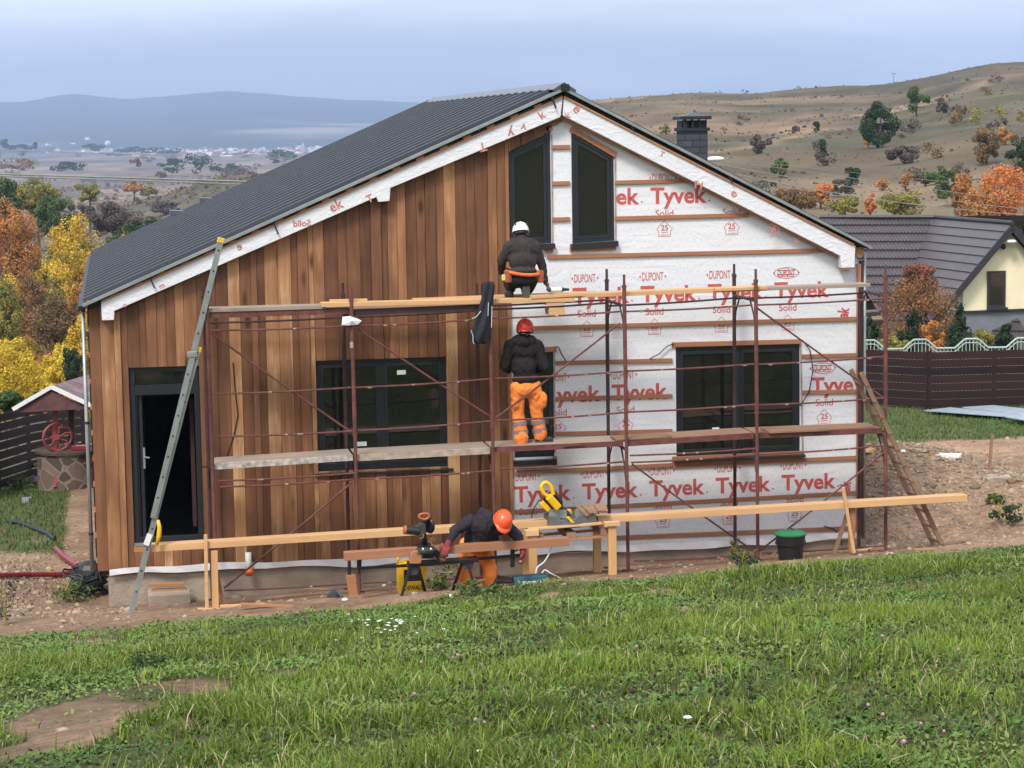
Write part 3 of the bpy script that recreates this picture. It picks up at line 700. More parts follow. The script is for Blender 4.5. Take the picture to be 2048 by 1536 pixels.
# the leaf stands open into the dark room, seen almost edge on
dleaf = MB().beam((x0+.135, .05, (z0+ztr)/2-.02), (x0+.175, .85, (z0+ztr)/2-.02), ztr-z0-.12, .05, up=(1,0,0)).build('door', M_FRAME, house, bevel=.004)
MB().box(x0+.075, x0+.10, .02, .06, z0+.02, ztr-.075).build('door_seal', M_BLKPL, df)
hx = x0+.165; q = MB(); q.box(hx-.014, hx+.014, -.0, .04, z0+1.0, z0+1.28); q.tube([(hx, .0, z0+1.16), (hx, -.05, z0+1.16), (hx+.07, -.05, z0+1.15)], .011, 8); q.build('handle', M_ZINC, dleaf)
MB().box(x0+.86*(x1-x0), x1-.075, .5, .53, z0+.1, ztr-.2).build('inner_panel', mat('reddish_inner_board', (.055,.018,.016), .8), house)
MB().box(x0, x1, -.06, .05, z0-.035, z0-.004).build('threshold', M_ALU, df)
MB().prism([(x0-.01, z0-.12), (x1+.02, z0-.12), (x1+.02, z0-.037), (x0-.01, z0-.037)], -.052, -.045+.02).build('threshold_board', M_TRIMW, house)

# ------------------------------------------------------------------ fascia bands under the roof edge (boxed overhang wrapped white)
YB = -.20
def band(uv, name='fascia_band', m_=M_BAND):
    P = [W(u, v, YB) for u, v in uv]; return MB().prism(P, YB, -.065).build(name, m_, house, bevel=.006)
bl = band([(202,604.5),(1126,194.5),(1121,234),(781,376),(779,402),(757,404),(753,394),(229,622),(228,640),(204,641)])
brr = band([(1128,194.5),(1711,491.5),(1709,535),(1683,536),(1681,512),(1126,231)])
q = MB()
for u, v, tx, h_, rot, mir in ((676,411,'ek',.13,.42,False),(604,445,'Solid',.085,.03,True),(963,278,'T',.12,3.4,False),(1020,250,'y',.13,3.3,False),(1048,240,'v',.11,3.0,False),(1088,228,'k',.11,.6,False),(742,396,'T',.10,.4,False),
    (325,568,'m',.07,.4,False),(252,605,'o',.06,1.0,False),(480,492,'e',.10,.2,True)):
    x, z = W(u, v, YB); put_text(q, tx, x, z-.05, h_, y=YB-.004, bold=.02, rot=rot, mirror=mir)
q.build('print', M_INKF, bl)
q = MB()
for u, v, tx, h_, rot in ((1148,216,'e',.13,-.9),(1138,228,'k',.08,.5),(1399,368,'Fy',.10,.15),(1470,386,'e',.12,.5),(1322,305,'T',.07,-.5),(1590,480,'v',.09,-.6)):
    x, z = W(u, v, YB); put_text(q, tx, x, z-.05, h_, y=YB-.004, bold=.02, rot=rot)
x, z = W(1546, 460, YB); stamp(q, x, z, YB-.004, .8, .3)
q.build('print', M_INKF, brr)
# dark soffit batten below the right band, wooden strip above both bands, black bars standing in for the shaded gap
def rakebar(u0, v0, u1, v1, th, y0, y1, m_, name):
    a, b_ = Vector(W(u0, v0, y0)), Vector(W(u1, v1, y0)); d = (b_-a).normalized(); n_ = Vector((-d[1], d[0]))*th/2
    return MB().prism([tuple(a-n_), tuple(b_-n_), tuple(b_+n_), tuple(a+n_)], y0, y1).build(name, m_, house)
rakebar(1125,233,1681,515, .055, -.10, -.066, M_BAT, 'soffit_batten'); rakebar(1684,537,1709,536, .03, -.19, -.05, M_BAT, 'soffit_batten')
rakebar(1122,234,1096,243, .05, -.10, -.066, M_BAT, 'soffit_batten')
rakebar(203,603,1125,194, .024, -.225, -.205, M_TRIMW, 'rake_strip'); rakebar(1128,193,1708,489, .024, -.225, -.205, M_TRIMW, 'rake_strip')
rakebar(180,612,1125,190, .032, -.17, -.0, M_BLKPL, 'rake_gap_shade'); rakebar(1128,186,1722,492, .028, -.17, -.0, M_BLKPL, 'rake_gap_shade')
for k in range(19):                                 # orange batten ends showing in the gap
    t_ = (k+.5)/19.5; u = 205+(1122-205)*t_; v = 599+(191-599)*t_
    rakebar(u-7, v+3, u+8, v-3.4, .035, -.215, -.175, M_TRIMW, 'batten_end')
for u, v in ((301,556),(549,449),(1105,197),(1264,255),(1462,360)):       # dark roof straps
    x, z = W(u, v, -.25); dz = -.13 if u < 1110 else -.03
    MB().beam((x-.02, -.25, z+.05), (x+.045 if u < 1110 else x+.02, -.25, z+dz), .02, .03, up=(0,1,0)).build('roof_strap', M_BLKPL, house)
q = MB(); x0_, z0_ = W(1708, 497, -.05); q.box(x0_-.06, x0_+.12, -.12, .3, z0_-.10, z0_+.02); q.build('eave_block', M_TRIMW, house)

# ------------------------------------------------------------------ roof
YF, YK = -.25, HL
def slope_sheet(x0, z0, x1, z1, name):           # ribs run up the slope, pitch .47 m
    q = MB(); prof = []; y = YF
    while y < YK-.01:
        prof += [(y, 0), (y+.28, 0), (y+.30, .058), (y+.48, .058), (y+.60, 0)]; y += .62
    prof.append((YK, 0)); n_ = Vector((z0-z1, 0, x1-x0)).normalized()
    if n_[2] < 0: n_ = -n_
    top = []; 
    for xx, zz in ((x0, z0), (x1, z1)):
        for sgn in (0, 1):
            top.append([(xx+n_[0]*(h-.035*sgn), yy, zz+n_[2]*(h-.035*sgn)) for yy, h in prof])
    A, A2, B, B2 = top; k = len(prof)
    q.add(A+B+A2+B2, [(i, i+1, k+i+1, k+i) for i in range(k-1)]+[(2*k+i, 3*k+i, 3*k+i+1, 2*k+i+1) for i in range(k-1)]+[(i, 2*k+i, 2*k+i+1, i+1) for i in range(k-1)]+[(k+i, k+i+1, 3*k+i+1, 3*k+i) for i in range(k-1)]+[(0, k, 3*k, 2*k), (k-1, 3*k-1, 4*k-1, 2*k-1)][:2])
    return q.build(name, M_ROOF, house)
slope_sheet(-.06, ZEL, XR, ZR, 'roof_sheet'); slope_sheet(10.70, ZER-.0, XR, ZR, 'roof_sheet')
q = MB(); q.add([(XR-.16, YF-.02, ZR-.01), (XR, YF-.02, ZR+.085), (XR+.16, YF-.02, ZR-.02), (XR-.16, YK, ZR-.01), (XR, YK, ZR+.085), (XR+.16, YK, ZR-.02), (XR-.16, YF-.02, ZR-.03), (XR+.16, YF-.02, ZR-.05)], [(0, 1, 4, 3), (1, 2, 5, 4), (0, 6, 7, 2, 1)])
q.build('ridge_cap', M_RIDGE, house)
MB().box(XR-.05, XR+.06, YF-.05, YF-.02, ZR-.03, ZR+.06).build('ridge_end', M_BLKPL, house)
def rake_trim(x0, z0, x1, z1):
    q = MB(); q.beam((x0, YF-.012, z0-.008), (x1, YF-.012, z1-.008), .02, .034); q.beam((x0, YF+.01, z0+.012), (x1, YF+.01, z1+.012), .045, .008); return q.build('rake_trim', M_ZINC, house)
rake_trim(-.08, ZEL-.01, XR, ZR-.0); rake_trim(XR, ZR, 10.72, ZER-.01)
MB().box(-.14, -.05, YF, YK, ZEL-.07, ZEL-.02).build('eave_gutter', M_ROOF, house)
# flashings standing up at the back verge
for u, v in ((352, 433), (410, 408)):
    p = at(u, v, HL+.1); x, z = p[0], p[2]
    MB().add([(x-.13, HL-.05, z-.12), (x+.35, HL-.05, z-.02), (x+.35, HL-.05, z+.09), (x-.10, HL-.05, z+.12), (x-.13, HL+.3, z-.12), (x+.35, HL+.3, z-.02), (x+.35, HL+.3, z+.09), (x-.10, HL+.3, z+.12)],
             [(0,3,2,1),(4,5,6,7),(0,1,5,4),(1,2,6,5),(2,3,7,6),(3,0,4,7)]).build('verge_flashing', M_RIDGE, house)
# chimney on the far slope
M_BRICK, t_, b_ = new_mat('dark_chimney_brick'); bt = N(t_, 'ShaderNodeTexBrick'); bt.inputs['Color1'].default_value = (.030,.034,.046,1); bt.inputs['Color2'].default_value = (.055,.06,.075,1); bt.inputs['Mortar'].default_value = (.012,.013,.016,1)
bt.inputs['Scale'].default_value = 1; bt.inputs['Brick Width'].default_value = .24; bt.inputs['Row Height'].default_value = .10; bt.inputs['Mortar Size'].default_value = .01
tcx = N(t_, 'ShaderNodeTexCoord'); mpx = N(t_, 'ShaderNodeMapping'); mpx.inputs['Rotation'].default_value = (R(90), 0, 0); t_.links.new(tcx.outputs['Object'], mpx.inputs[0]); t_.links.new(mpx.outputs[0], bt.inputs[0]); t_.links.new(bt.outputs[0], b_.inputs['Base Color']); b_.inputs['Roughness'].default_value = .6
YC = 3.0; cx0, _z = W(1367, 300, YC); cx1, zt = W(1415, 232, YC); zc = W(1390, 262, YC)[1]
ch = MB().box(cx0, cx1, YC, YC+.42, 3.9, zc).build('chimney', M_BRICK, house)
q = MB().box(cx0-.03, cx1+.03, YC-.03, YC+.45, zc, zc+.05)
for a in (0, 1, 2, 3): q.box(cx0+.01+a*.118-(.0 if a else 0), cx0+.05+a*.105, YC, YC+.06, zc+.05, zt-.04)
q.box(cx0+.0, cx1-.0, YC+.10, YC+.40, zc+.05, zt-.06); q.box(cx0-.05, cx1+.05, YC-.05, YC+.47, zt-.05, zt)
q.add([(cx0-.02, YC-.02, zt), (cx1+.02, YC-.02, zt), (cx1+.02, YC+.44, zt), (cx0-.02, YC+.44, zt), ((cx0+cx1)/2, YC+.2, zt+.06)], [(0,1,4),(1,2,4),(2,3,4),(3,0,4)]); q.build('chimney_cap', M_FRAME, ch)
# cables stapled over the wall, pipes at the base
def cab(uv, r=.008): MB().tube([(W(u, v, -.06)[0], -.06, W(u, v, -.06)[1]) for u, v in uv], r, 6).build('hanging_cable', M_CABLE, house)
for uv_ in (((1300,717),(1318,708),(1335,692),(1348,687)), ((1605,680),(1620,700),(1626,740),(1618,785),(1600,812)), ((1111,693),(1117,694),(1123,708),(1132,722)), ((466,725),(470,780),(476,830),(468,870),(452,918)), ((1648,1052),(1668,1058),(1680,1072),(1684,1090))): cab(uv_)
_skip = '''q = MB(); P3 = [(1300,717),(1318,708),(1335,692),(1348,687)]; q.tube([(*W(u, v, -.06)[:1], -.06, W(u, v, -.06)[1]) for u, v in P3], .008, 6); q.tube([(W(u, v, -.06)[0], -.06, W(u, v, -.06)[1]) for u, v in ((1605,680),(1620,700),(1626,740),(1618,785),(1600,812))], .008, 6)
q.tube([(W(u, v, -.06)[0], -.06, W(u, v, -.06)[1]) for u, v in ((1111,693),(1117,694),(1123,708),(1132,722))], .010, 6)
q.tube([(W(u, v, -.06)[0], -.06, W(u, v, -.06)[1]) for u, v in ((466,725),(470,780),(476,830),(468,870),(452,918))], .008, 6); q.tube([(W(u, v, -.06)[0], -.06, W(u, v, -.06)[1]) for u, v in ((1648,1052),(1668,1058),(1680,1072),(1684,1090))], .009, 6)
q.build('hanging_cable', M_CABLE, house)'''
x, z = W(497, 1124, -.12); q = MB(); q.tube([(x, -.12, z-.12), (x, -.12, z+.13)], .042, 12); q.build('vent_pipe', M_WHITEP, house, smooth=True); MB().tube([(x+.0, -.16, z-.16), (x+.01, -.12, z-.11)], .055, 12).build('pipe_socket', M_ORPL, house, smooth=True)
# ------------------------------------------------------------------ foliage materials
def leaf_mat(name, cols, rough=.7, trans=.25):
    m, t, b = new_mat(name); L = t.links
    g = N(t, 'ShaderNodeNewGeometry'); tc = N(t, 'ShaderNodeTexCoord'); nz = N(t, 'ShaderNodeTexNoise'); nz.inputs['Scale'].default_value = .9; nz.inputs['Detail'].default_value = 2
    oi = N(t, 'ShaderNodeObjectInfo'); ad = N(t, 'ShaderNodeVectorMath', operation='ADD'); L.new(tc.outputs['Object'], ad.inputs[0]); L.new(oi.outputs['Location'], ad.inputs[1]); L.new(ad.outputs[0], nz.inputs[0])
    m1 = N(t, 'ShaderNodeMath', operation='MULTIPLY'); m1.inputs[1].default_value = .55; L.new(g.outputs['Random Per Island'], m1.inputs[0])
    m2 = N(t, 'ShaderNodeMath', operation='MULTIPLY_ADD'); m2.inputs[1].default_value = 1.5; L.new(nz.outputs[0], m2.inputs[0]); L.new(m1.outputs[0], m2.inputs[2])
    m3 = N(t, 'ShaderNodeMath', operation='SUBTRACT'); m3.inputs[1].default_value = .52; L.new(m2.outputs[0], m3.inputs[0])
    rp = N(t, 'ShaderNodeValToRGB'); e = rp.color_ramp.elements
    while len(e) < len(cols): e.new(.5)
    for i, c in enumerate(cols): e[i].position = i/(len(cols)-1); e[i].color = tuple(c)+(1,)
    L.new(m3.outputs[0], rp.inputs[0]); L.new(rp.outputs[0], b.inputs['Base Color']); b.inputs['Roughness'].default_value = rough; b.inputs['Specular IOR Level'].default_value = .2
    return m
LM = {
 'green': leaf_mat('green_leaves', [(.030,.055,.018), (.065,.105,.030), (.12,.16,.045)]),
 'dark': leaf_mat('dark_green_leaves', [(.012,.026,.012), (.024,.048,.020), (.040,.070,.028)]),
 'olive': leaf_mat('olive_leaves', [(.11,.115,.030), (.21,.19,.045), (.34,.28,.06)]),
 'yellow': leaf_mat('yellow_leaves', [(.30,.22,.025), (.58,.41,.035), (.76,.56,.07)]),
 'gold': leaf_mat('golden_leaves', [(.26,.18,.030), (.54,.34,.035), (.72,.49,.06)]),
 'orange': leaf_mat('orange_leaves', [(.19,.085,.028), (.40,.17,.045), (.56,.26,.07)]),
 'red': leaf_mat('red_orange_leaves', [(.30,.13,.035), (.56,.19,.055), (.70,.23,.08)]),
 'rust': leaf_mat('rust_leaves', [(.075,.060,.028), (.20,.105,.045), (.33,.15,.06)]),
 'bare': leaf_mat('bare_brown_twigs', [(.060,.050,.044), (.090,.070,.058), (.130,.098,.076)]),
 'dullred': leaf_mat('dull_red_leaves', [(.12,.06,.038), (.24,.085,.055), (.33,.13,.08)]),
 'brown': leaf_mat('brown_leaves', [(.085,.062,.028), (.16,.10,.042), (.24,.15,.06)]),
}
M_BARK = mat('tree_bark', (.085,.062,.048), .9, bump=.6, bscale=14)
def crown_mesh(name, m_, w, h, n, leaf, seed, shape='round', clumps=26, z0=0.):
    """leaf-sized faces in clumps through an uneven volume, w wide and h tall, bottom at z0"""
    g = np.random.default_rng(seed); C = []
    while len(C) < clumps:
        p = g.uniform(-1, 1, 3); q = p.copy()
        if shape == 'cone':
            k = (p[2]+1)/2
            if np.hypot(p[0], p[1]) > (1-k)**.75*.9+.06: continue
        elif np.dot(p, p) > 1 or np.dot(p, p) < .12: continue
        C.append(p)
    C = np.array(C); rad = g.uniform(.18, .38, clumps)*max(1, (24/clumps)**.4) if shape != 'cone' else g.uniform(.16, .30, clumps)
    k = g.integers(0, clumps, n); d = g.normal(size=(n, 3)); d /= np.linalg.norm(d, axis=1)[:, None]
    P = C[k]+d*(rad[k]*g.uniform(.55, 1.05, n)**.6)[:, None]
    P = P*np.array([w/2, w/2, h/2])*.86; P[:, 2] += z0+h/2
    a = g.normal(size=(n, 3)); a /= np.linalg.norm(a, axis=1)[:, None]; nn = d+g.normal(size=(n, 3))*.6; u = np.cross(a, nn); u /= np.linalg.norm(u, axis=1)[:, None]; v = np.cross(nn, u); v /= np.linalg.norm(v, axis=1)[:, None]
    s = (leaf*g.uniform(.6, 1.3, n))[:, None]; V = np.stack([P-u*s, P-v*s*.6, P+u*s, P+v*s*.6], 1).reshape(-1, 3)
    return np_mesh(name, V, np.arange(4*n).reshape(-1, 4), m_)
def trunk_mesh(w, h, z0, seed, base=-.5):
    g = random.Random(seed); mb = MB(); r = max(.05, w*.035); top = z0+h*.62
    pts = [(0, 0, base), (g.uniform(-.03, .03)*w, g.uniform(-.03, .03)*w, z0*.6+.1), (g.uniform(-.06, .06)*w, g.uniform(-.05, .05)*w, z0+h*.3), (g.uniform(-.08, .08)*w, 0, top)]
    mb.tube(pts, [r*1.3, r, r*.7, r*.25], 7)
    for i in range(6):
        a = g.uniform(0, 6.28); zz = z0+h*g.uniform(.02, .35); L_ = w*g.uniform(.22, .40)
        mb.tube([(0, 0, zz), (math.cos(a)*L_*.5, math.sin(a)*L_*.5, zz+L_*.45), (math.cos(a)*L_, math.sin(a)*L_, zz+L_*.95)], [r*.5, r*.3, r*.1], 5)
    me_v = mb; return me_v
_proto = {}
def plant(kind, u, vtop, vbot, wpx, D, label, cat='tree', group=None, name=None, shape='round', trunk=True, nleaf=None, ground=True, seed=None, leafpx=2.6):
    """plant whose crown spans vtop..vbot in the photograph when it stands at distance D"""
    full = D < 0
    if D == 0: q0 = ground_at(u, vbot, 80, 620); D = float(np.dot(q0-CAM, FW))
    D = abs(D); p0 = atd(u, vbot, D); p1 = atd(u, vtop, D); x, y = (p0[0]+p1[0])/2, (p0[1]+p1[1])/2; zt, zb = p1[2], p0[2]
    w = wpx/FPX*D; zg = Hz(x, y); z0 = max(0, zb-zg)
    if full:
        zz = atd(u, vbot+(vbot-vtop)*.12, D)[2]; zb = max(zz, zg+.10*(zt-zg)); z0 = zb-zg; wpx = wpx*1.12
    if not ground or zb < zg+.05*(zt-zg): zb = zg+.04*(zt-zg); z0 = zb-zg
    h = zt-zb
    if h < .2: h = .4
    key = (kind, shape, round(math.log(w/h), 1), round(math.log(w)*1.5), round(D/60), seed if seed else 0)
    if seed is None: seed = (int(u)*7+int(vtop)) % 9973
    area = wpx*(zt-zb)/D*FPX; n = nleaf or int(min(13000, max(200, area*1.0))); leaf = leafpx*.8/FPX*D
    o = empty(name or ('tree' if trunk else 'bush'), (x, y, zg), label, cat, group)
    link('crown' if trunk else 'foliage', crown_mesh('crown', LM[kind], w, h, n, leaf, seed, shape, z0=z0, clumps=max(10, min(60, int(area/180)))), o)
    if trunk: 
        t = trunk_mesh(w, h, z0, seed).build('trunk', M_BARK, None, loc=(0, 0, 0)); t.parent = o
    return o
T = [ # kind,u,vtop,vbot,w,D,label
 ('orange',28,402,560,120,-150,'rust orange tree with a rounded crown beside the golden tree'),
 ('gold',150,425,585,128,-140,'golden yellow maple left of the roof eave'),
 ('yellow',28,672,800,120,-74,'bright yellow bushy tree behind the slatted fence'),
 ('yellow',118,690,790,80,-72,'yellow shrub-like tree above the well roof'),
 ('gold',168,625,760,70,-80,'yellow tree pressed against the house corner'),
 ('dark',146,680,770,52,-70,'small dark green tree between two yellow ones'),
 ('rust',60,545,690,120,-115,'brown orange tree below the rust orange one'),
 ('brown',120,590,720,110,-105,'thin brownish tree with ochre leaves in the hollow'),
 ('orange',165,560,660,70,-110,'orange tree right below the golden maple'),
 ('olive',12,560,690,70,-100,'olive tree at the picture edge above the yellow trees'),
 ('green',110,385,470,90,-175,'mid green round tree behind the golden maple'),
 ('olive',70,352,430,110,-185,'yellow green tree at the head of the hollow'),
 ('green',8,345,440,70,-180,'green tree at the picture edge near the power line'),
 ('olive',178,362,402,60,-230,'pale yellow bush-like tree on the slope'),
 ('orange',268,358,392,44,0,'orange tree standing alone on the brown field'),
 ('olive',296,362,392,40,0,'olive tree next to the lone orange tree'),
 ('dark',300,432,520,150,-120,'wide dark green tree peeking over the roof edge'),
 ('green',245,455,540,80,-110,'green tree left of the wide dark one over the roof'),
 ('red',246,468,500,26,-95,'small red orange bush before the dark green tree'),
 ('bare',225,405,470,120,-190,'leafless purple grey thicket behind the golden maple'),
 ('bare',160,410,450,70,-200,'leafless grey tree behind the golden maple top'),
 ('bare',330,400,430,90,0,'low leafless thicket on the brown slope'),
]
_f = np.random.default_rng(77)
for i in range(52):
    u = _f.uniform(-15, 215); a = _f.uniform(440, 730); k = ['olive','gold','olive','yellow','rust','olive','orange'][int(_f.integers(7))]
    T.append((k, u, a, a+110, _f.uniform(60, 110), -(165-(a-500)*.36), 'mixed autumn tree filling the wooded hollow'))
for i, (k, u, a, b_, w, D, lab) in enumerate(T): plant(k, u, a, b_, w, D, lab, group='trees in the hollow beside the house', trunk=k != 'bare', name='tree' if k != 'bare' else 'bush', cat='tree' if k != 'bare' else 'bush', seed=100+i)
T = [
 ('dark',1757,205,296,92,0,'large dark green tree high on the dry hillside'),
 ('green',1834,171,232,54,0,'round green tree just under the hill crest'),
 ('bare',1886,194,228,30,0,'small grey tree beside the round green one on the crest'),
 ('orange',1737,262,296,24,0,'small orange tree at the foot of the large dark hillside tree'),
 ('red',1766,260,284,18,0,'red orange sapling under the large dark hillside tree'),
 ('bare',1521,265,308,40,0,'grey bush cluster right of the chimney'),
 ('dark',1647,280,322,24,0,'narrow dark tree midway up the hill'),
 ('green',1560,318,356,36,0,'green tree between chimney and neighbouring roof'),
 ('olive',1331,248,270,22,0,'small olive tree beside the chimney'),
 ('dark',1632,240,264,18,0,'small dark tree below the light grass stripe'),
 ('red',1642,366,420,62,-128,'red orange tree rising behind the dark neighbouring roof'),
 ('brown',1590,370,425,100,-118,'brown thicket tree between the rake and the neighbouring roof'),
 ('orange',1560,376,394,22,-122,'small orange crown by the roof rake'),
 ('dark',1703,332,376,44,0,'dark green tree above the ridge of the neighbouring roof'),
 ('orange',1764,354,382,28,0,'orange tree left of the pale orange one on the lower slope'),
 ('orange',1812,346,380,32,0,'pale orange tree on the lower slope'),
 ('red',1740,388,420,28,-115,'red orange bush directly above the neighbouring ridge'),
 ('olive',1690,390,428,80,-112,'olive green tree over the neighbouring ridge'),
 ('olive',1800,378,435,100,-114,'wide olive green tree right of the ridge middle'),
 ('green',1850,342,420,60,-140,'green tree with a lighter top behind the wide olive one'),
 ('green',1905,345,440,80,-122,'green tree left of the big orange maple'),
 ('orange',1925,345,440,48,-110,'slim orange brown tree before the green one'),
 ('red',2005,328,440,110,-104,'big orange and red maple at the picture edge'),
 ('orange',1958,360,445,64,-100,'yellow orange maple touching the big red one'),
 ('brown',1975,250,330,70,0,'olive brown tree below the hill track'),
 ('orange',2010,252,290,40,0,'orange crown among the trees by the hill track'),
 ('dark',2035,270,345,60,0,'dark green tree at the picture edge by the hill track'),
 ('green',1890,330,365,40,0,'small green tree in the gully'),
 ('bare',1800,290,330,70,0,'bare thicket in the gully under the large dark tree'),
 ('bare',1680,355,395,60,0,'bare thicket above the neighbouring roof'),
 ('rust',1848,545,705,190,61,'autumn tree turning from red to green in front of the neighbouring roof'),
 ('dullred',1836,522,610,90,61.5,'red topped young tree before the dark roof'),
 ('orange',1862,640,705,60,60,'low orange shrub-tree behind the curved fence'),
 ('olive',1965,655,705,60,60,'greenish shrub between two cypresses'),
 ('dark',2040,440,480,60,75,'dark tree behind the yellow gable'),
]
for i, (k, u, a, b_, w, D, lab) in enumerate(T): plant(k, u, a, b_, w, D, lab, group='trees on the hillside and behind the neighbouring house', trunk=k != 'bare', name='tree' if k != 'bare' else 'bush', cat='tree' if k != 'bare' else 'bush', seed=200+i)
for i, (u, a, w, lab) in enumerate(((1738,618,34,'column cypress half hidden by the scaffold corner'), (1823,607,40,'column cypress left of the autumn tree trunk'), (1919,590,40,'tallest column cypress beside the yellow gable'), (2009,634,40,'column cypress under the dark gable window'))):
    plant('dark', u, a, 712, w*1.8, 58.5, lab, 'cypress', 'column cypresses behind the fence', 'cypress_tree', 'cone', seed=300+i, nleaf=4200, leafpx=3.4)
plant('olive', 1790, 668, 712, 70, 58, 'pale green low hedge behind the curved fence', 'hedge', name='hedge', trunk=False, seed=320)
for i, (u, a, b_, w) in enumerate(((20,775,830,70),(75,782,830,60),(120,800,840,50))):
    plant('green', u, a, b_, w, 47+i, ['green bush behind the slatted fence at the picture edge', 'green bush behind the slatted fence, middle one', 'green bush under the well roof gable'][i], 'bush', 'bushes behind the slatted fence', 'bush', trunk=False, seed=330+i, leafpx=4)
# shrubs dotted over the dry hillside: individuals sharing a few meshes
SH = []
for i in range(6):
    kd = ['bare', 'dark', 'bare', 'olive', 'bare', 'brown'][i]; SH.append(crown_mesh('shrub', LM[kd], 2.0, 1.5, 420, .085, 400+i, clumps=9))
g = np.random.default_rng(5); cnt = 0
while cnt < 26:
    u = g.uniform(1195, 2100); v = g.uniform(150, 400); p = ground_at(u, v, 90, 620); r = np.hypot(p[0]-CAM[0], p[1]-CAM[1])
    if r > 600 or fbm(p[0]/40, p[1]/40, 91) < -.05: continue
    o = link('shrub', SH[int(g.integers(6))], None, (p[0], p[1], p[2]-.1)); k = g.uniform(.45, 1.5); o.scale = (k*g.uniform(.8, 1.5), k, k*g.uniform(.6, 1.2)); o.rotation_euler.z = g.uniform(0, 6)
    tag(o, 'small wild shrub on the dry grass hillside', 'shrub', 'small shrubs dotted over the hillside'); cnt += 1
for i, (u, h) in enumerate(((1345,4),(1490,8),(1513,3),(1597,6),(1612,3),(1640,3),(1687,4),(1787,3),(1400,3),(1262,4),(1230,3),(1440,4))):     # on the skyline
    v = np.interp(u, [1190,1490,1700,1800,2048], [205,182,180,172,140])+2; p = atd(u, v, 500); o = link('shrub', SH[i % 6], None, (p[0], p[1], Hz(p[0], p[1])-.1)); s = h/FPX*500/1.1; o.scale = (s, s, s)
    tag(o, 'tiny shrub standing out on the hill skyline', 'shrub', 'shrubs along the hill skyline')
cnt = 0
while cnt < 70:                    # on the brown spur seen over the roof and down in the valley
    u = g.uniform(-40, 620); v = g.uniform(312, 430); p = ground_at(u, v, 250, 2500); r = np.hypot(p[0]-CAM[0], p[1]-CAM[1])
    o = link('shrub', SH[int(g.integers(6))], None, (p[0], p[1], p[2]-.1)); k = g.uniform(.5, 1.3)*max(1, r/450); o.scale = (k*g.uniform(1, 2.2), k, k*g.uniform(.6, 1.1)); o.rotation_euler.z = g.uniform(0, 6)
    tag(o, 'scrub bush on the brown slope seen over the eave', 'shrub', 'scrub on the brown slope'); cnt += 1
# rough grass tufts and low scrub that texture the hillside (nobody could count them)
def rough(name, n, tmin, tmax, rmin, rmax, size, pals, seed, lab):
    g2 = np.random.default_rng(seed); r = np.exp(g2.uniform(np.log(rmin), np.log(rmax), n)); th = np.radians(g2.uniform(tmin, tmax, n)); x = CAM[0]+r*np.sin(th); y = CAM[1]+r*np.cos(th)
    dens = np.clip(fbm(x/18, y/26, seed+3, 4)*1.8+.45, .04, 1); k_ = g2.uniform(0, 1, n) < dens; x, y, r = x[k_], y[k_], r[k_]; n = len(x); z = H(x, y)
    s = size*g2.lognormal(0, .45, n)*(r/200)**.55; h = s*g2.uniform(.5, 1.2, n); V = []; Q_ = []
    for k in range(3):
        a = g2.uniform(0, np.pi, n); dx, dy = np.cos(a)*s, np.sin(a)*s; lx, ly = g2.normal(0, .3, n)*s, g2.normal(0, .3, n)*s
        V.append(np.stack([np.stack([x-dx, y-dy, z-.1], 1), np.stack([x+dx, y+dy, z-.1], 1), np.stack([x+dx*.5+lx, y+dy*.5+ly, z+h], 1), np.stack([x-dx*.6+lx, y-dy*.6+ly, z+h*.8], 1)], 1))
    V = np.concatenate(V, 0); nn = len(V); pal = np.array(pals); f = np.clip(fbm(x/35, y/50, seed+9, 3)*2.2+.5+g2.normal(0, .18, n), 0, .999)*(len(pals)-1); i0 = f.astype(int); fr = (f-i0)[:, None]; c = pal[i0]*(1-fr)+pal[i0+1]*fr; c = c*g2.uniform(.7, 1.3, (n, 1)); c = np.tile(np.repeat(c, 4, 0), (3, 1))
    tag(link(name, np_mesh(name, V.reshape(-1, 3), np.arange(nn*4).reshape(-1, 4), M_ROUGH, c)), lab, 'scrub', kind='stuff')
M_ROUGH, t_, b_ = new_mat('dry_tufts'); a_ = N(t_, 'ShaderNodeAttribute', attribute_name='Col'); t_.links.new(a_.outputs['Color'], b_.inputs['Base Color']); b_.inputs['Roughness'].default_value = .95; b_.inputs['Specular IOR Level'].default_value = .1
rough('hill_scrub', 12000, 9, 27, 85, 600, .085, [(.21,.155,.10), (.18,.13,.088), (.14,.11,.072), (.12,.105,.06), (.09,.075,.055)], 61, 'dry grass tufts and low scrub covering the hillside')
rough('slope_scrub', 16000, -8, 8, 170, 1600, .20, [(.20,.14,.098), (.16,.115,.082), (.13,.10,.072), (.12,.11,.06), (.14,.09,.06)], 62, 'brown scrub and tufts on the slopes of the valley')
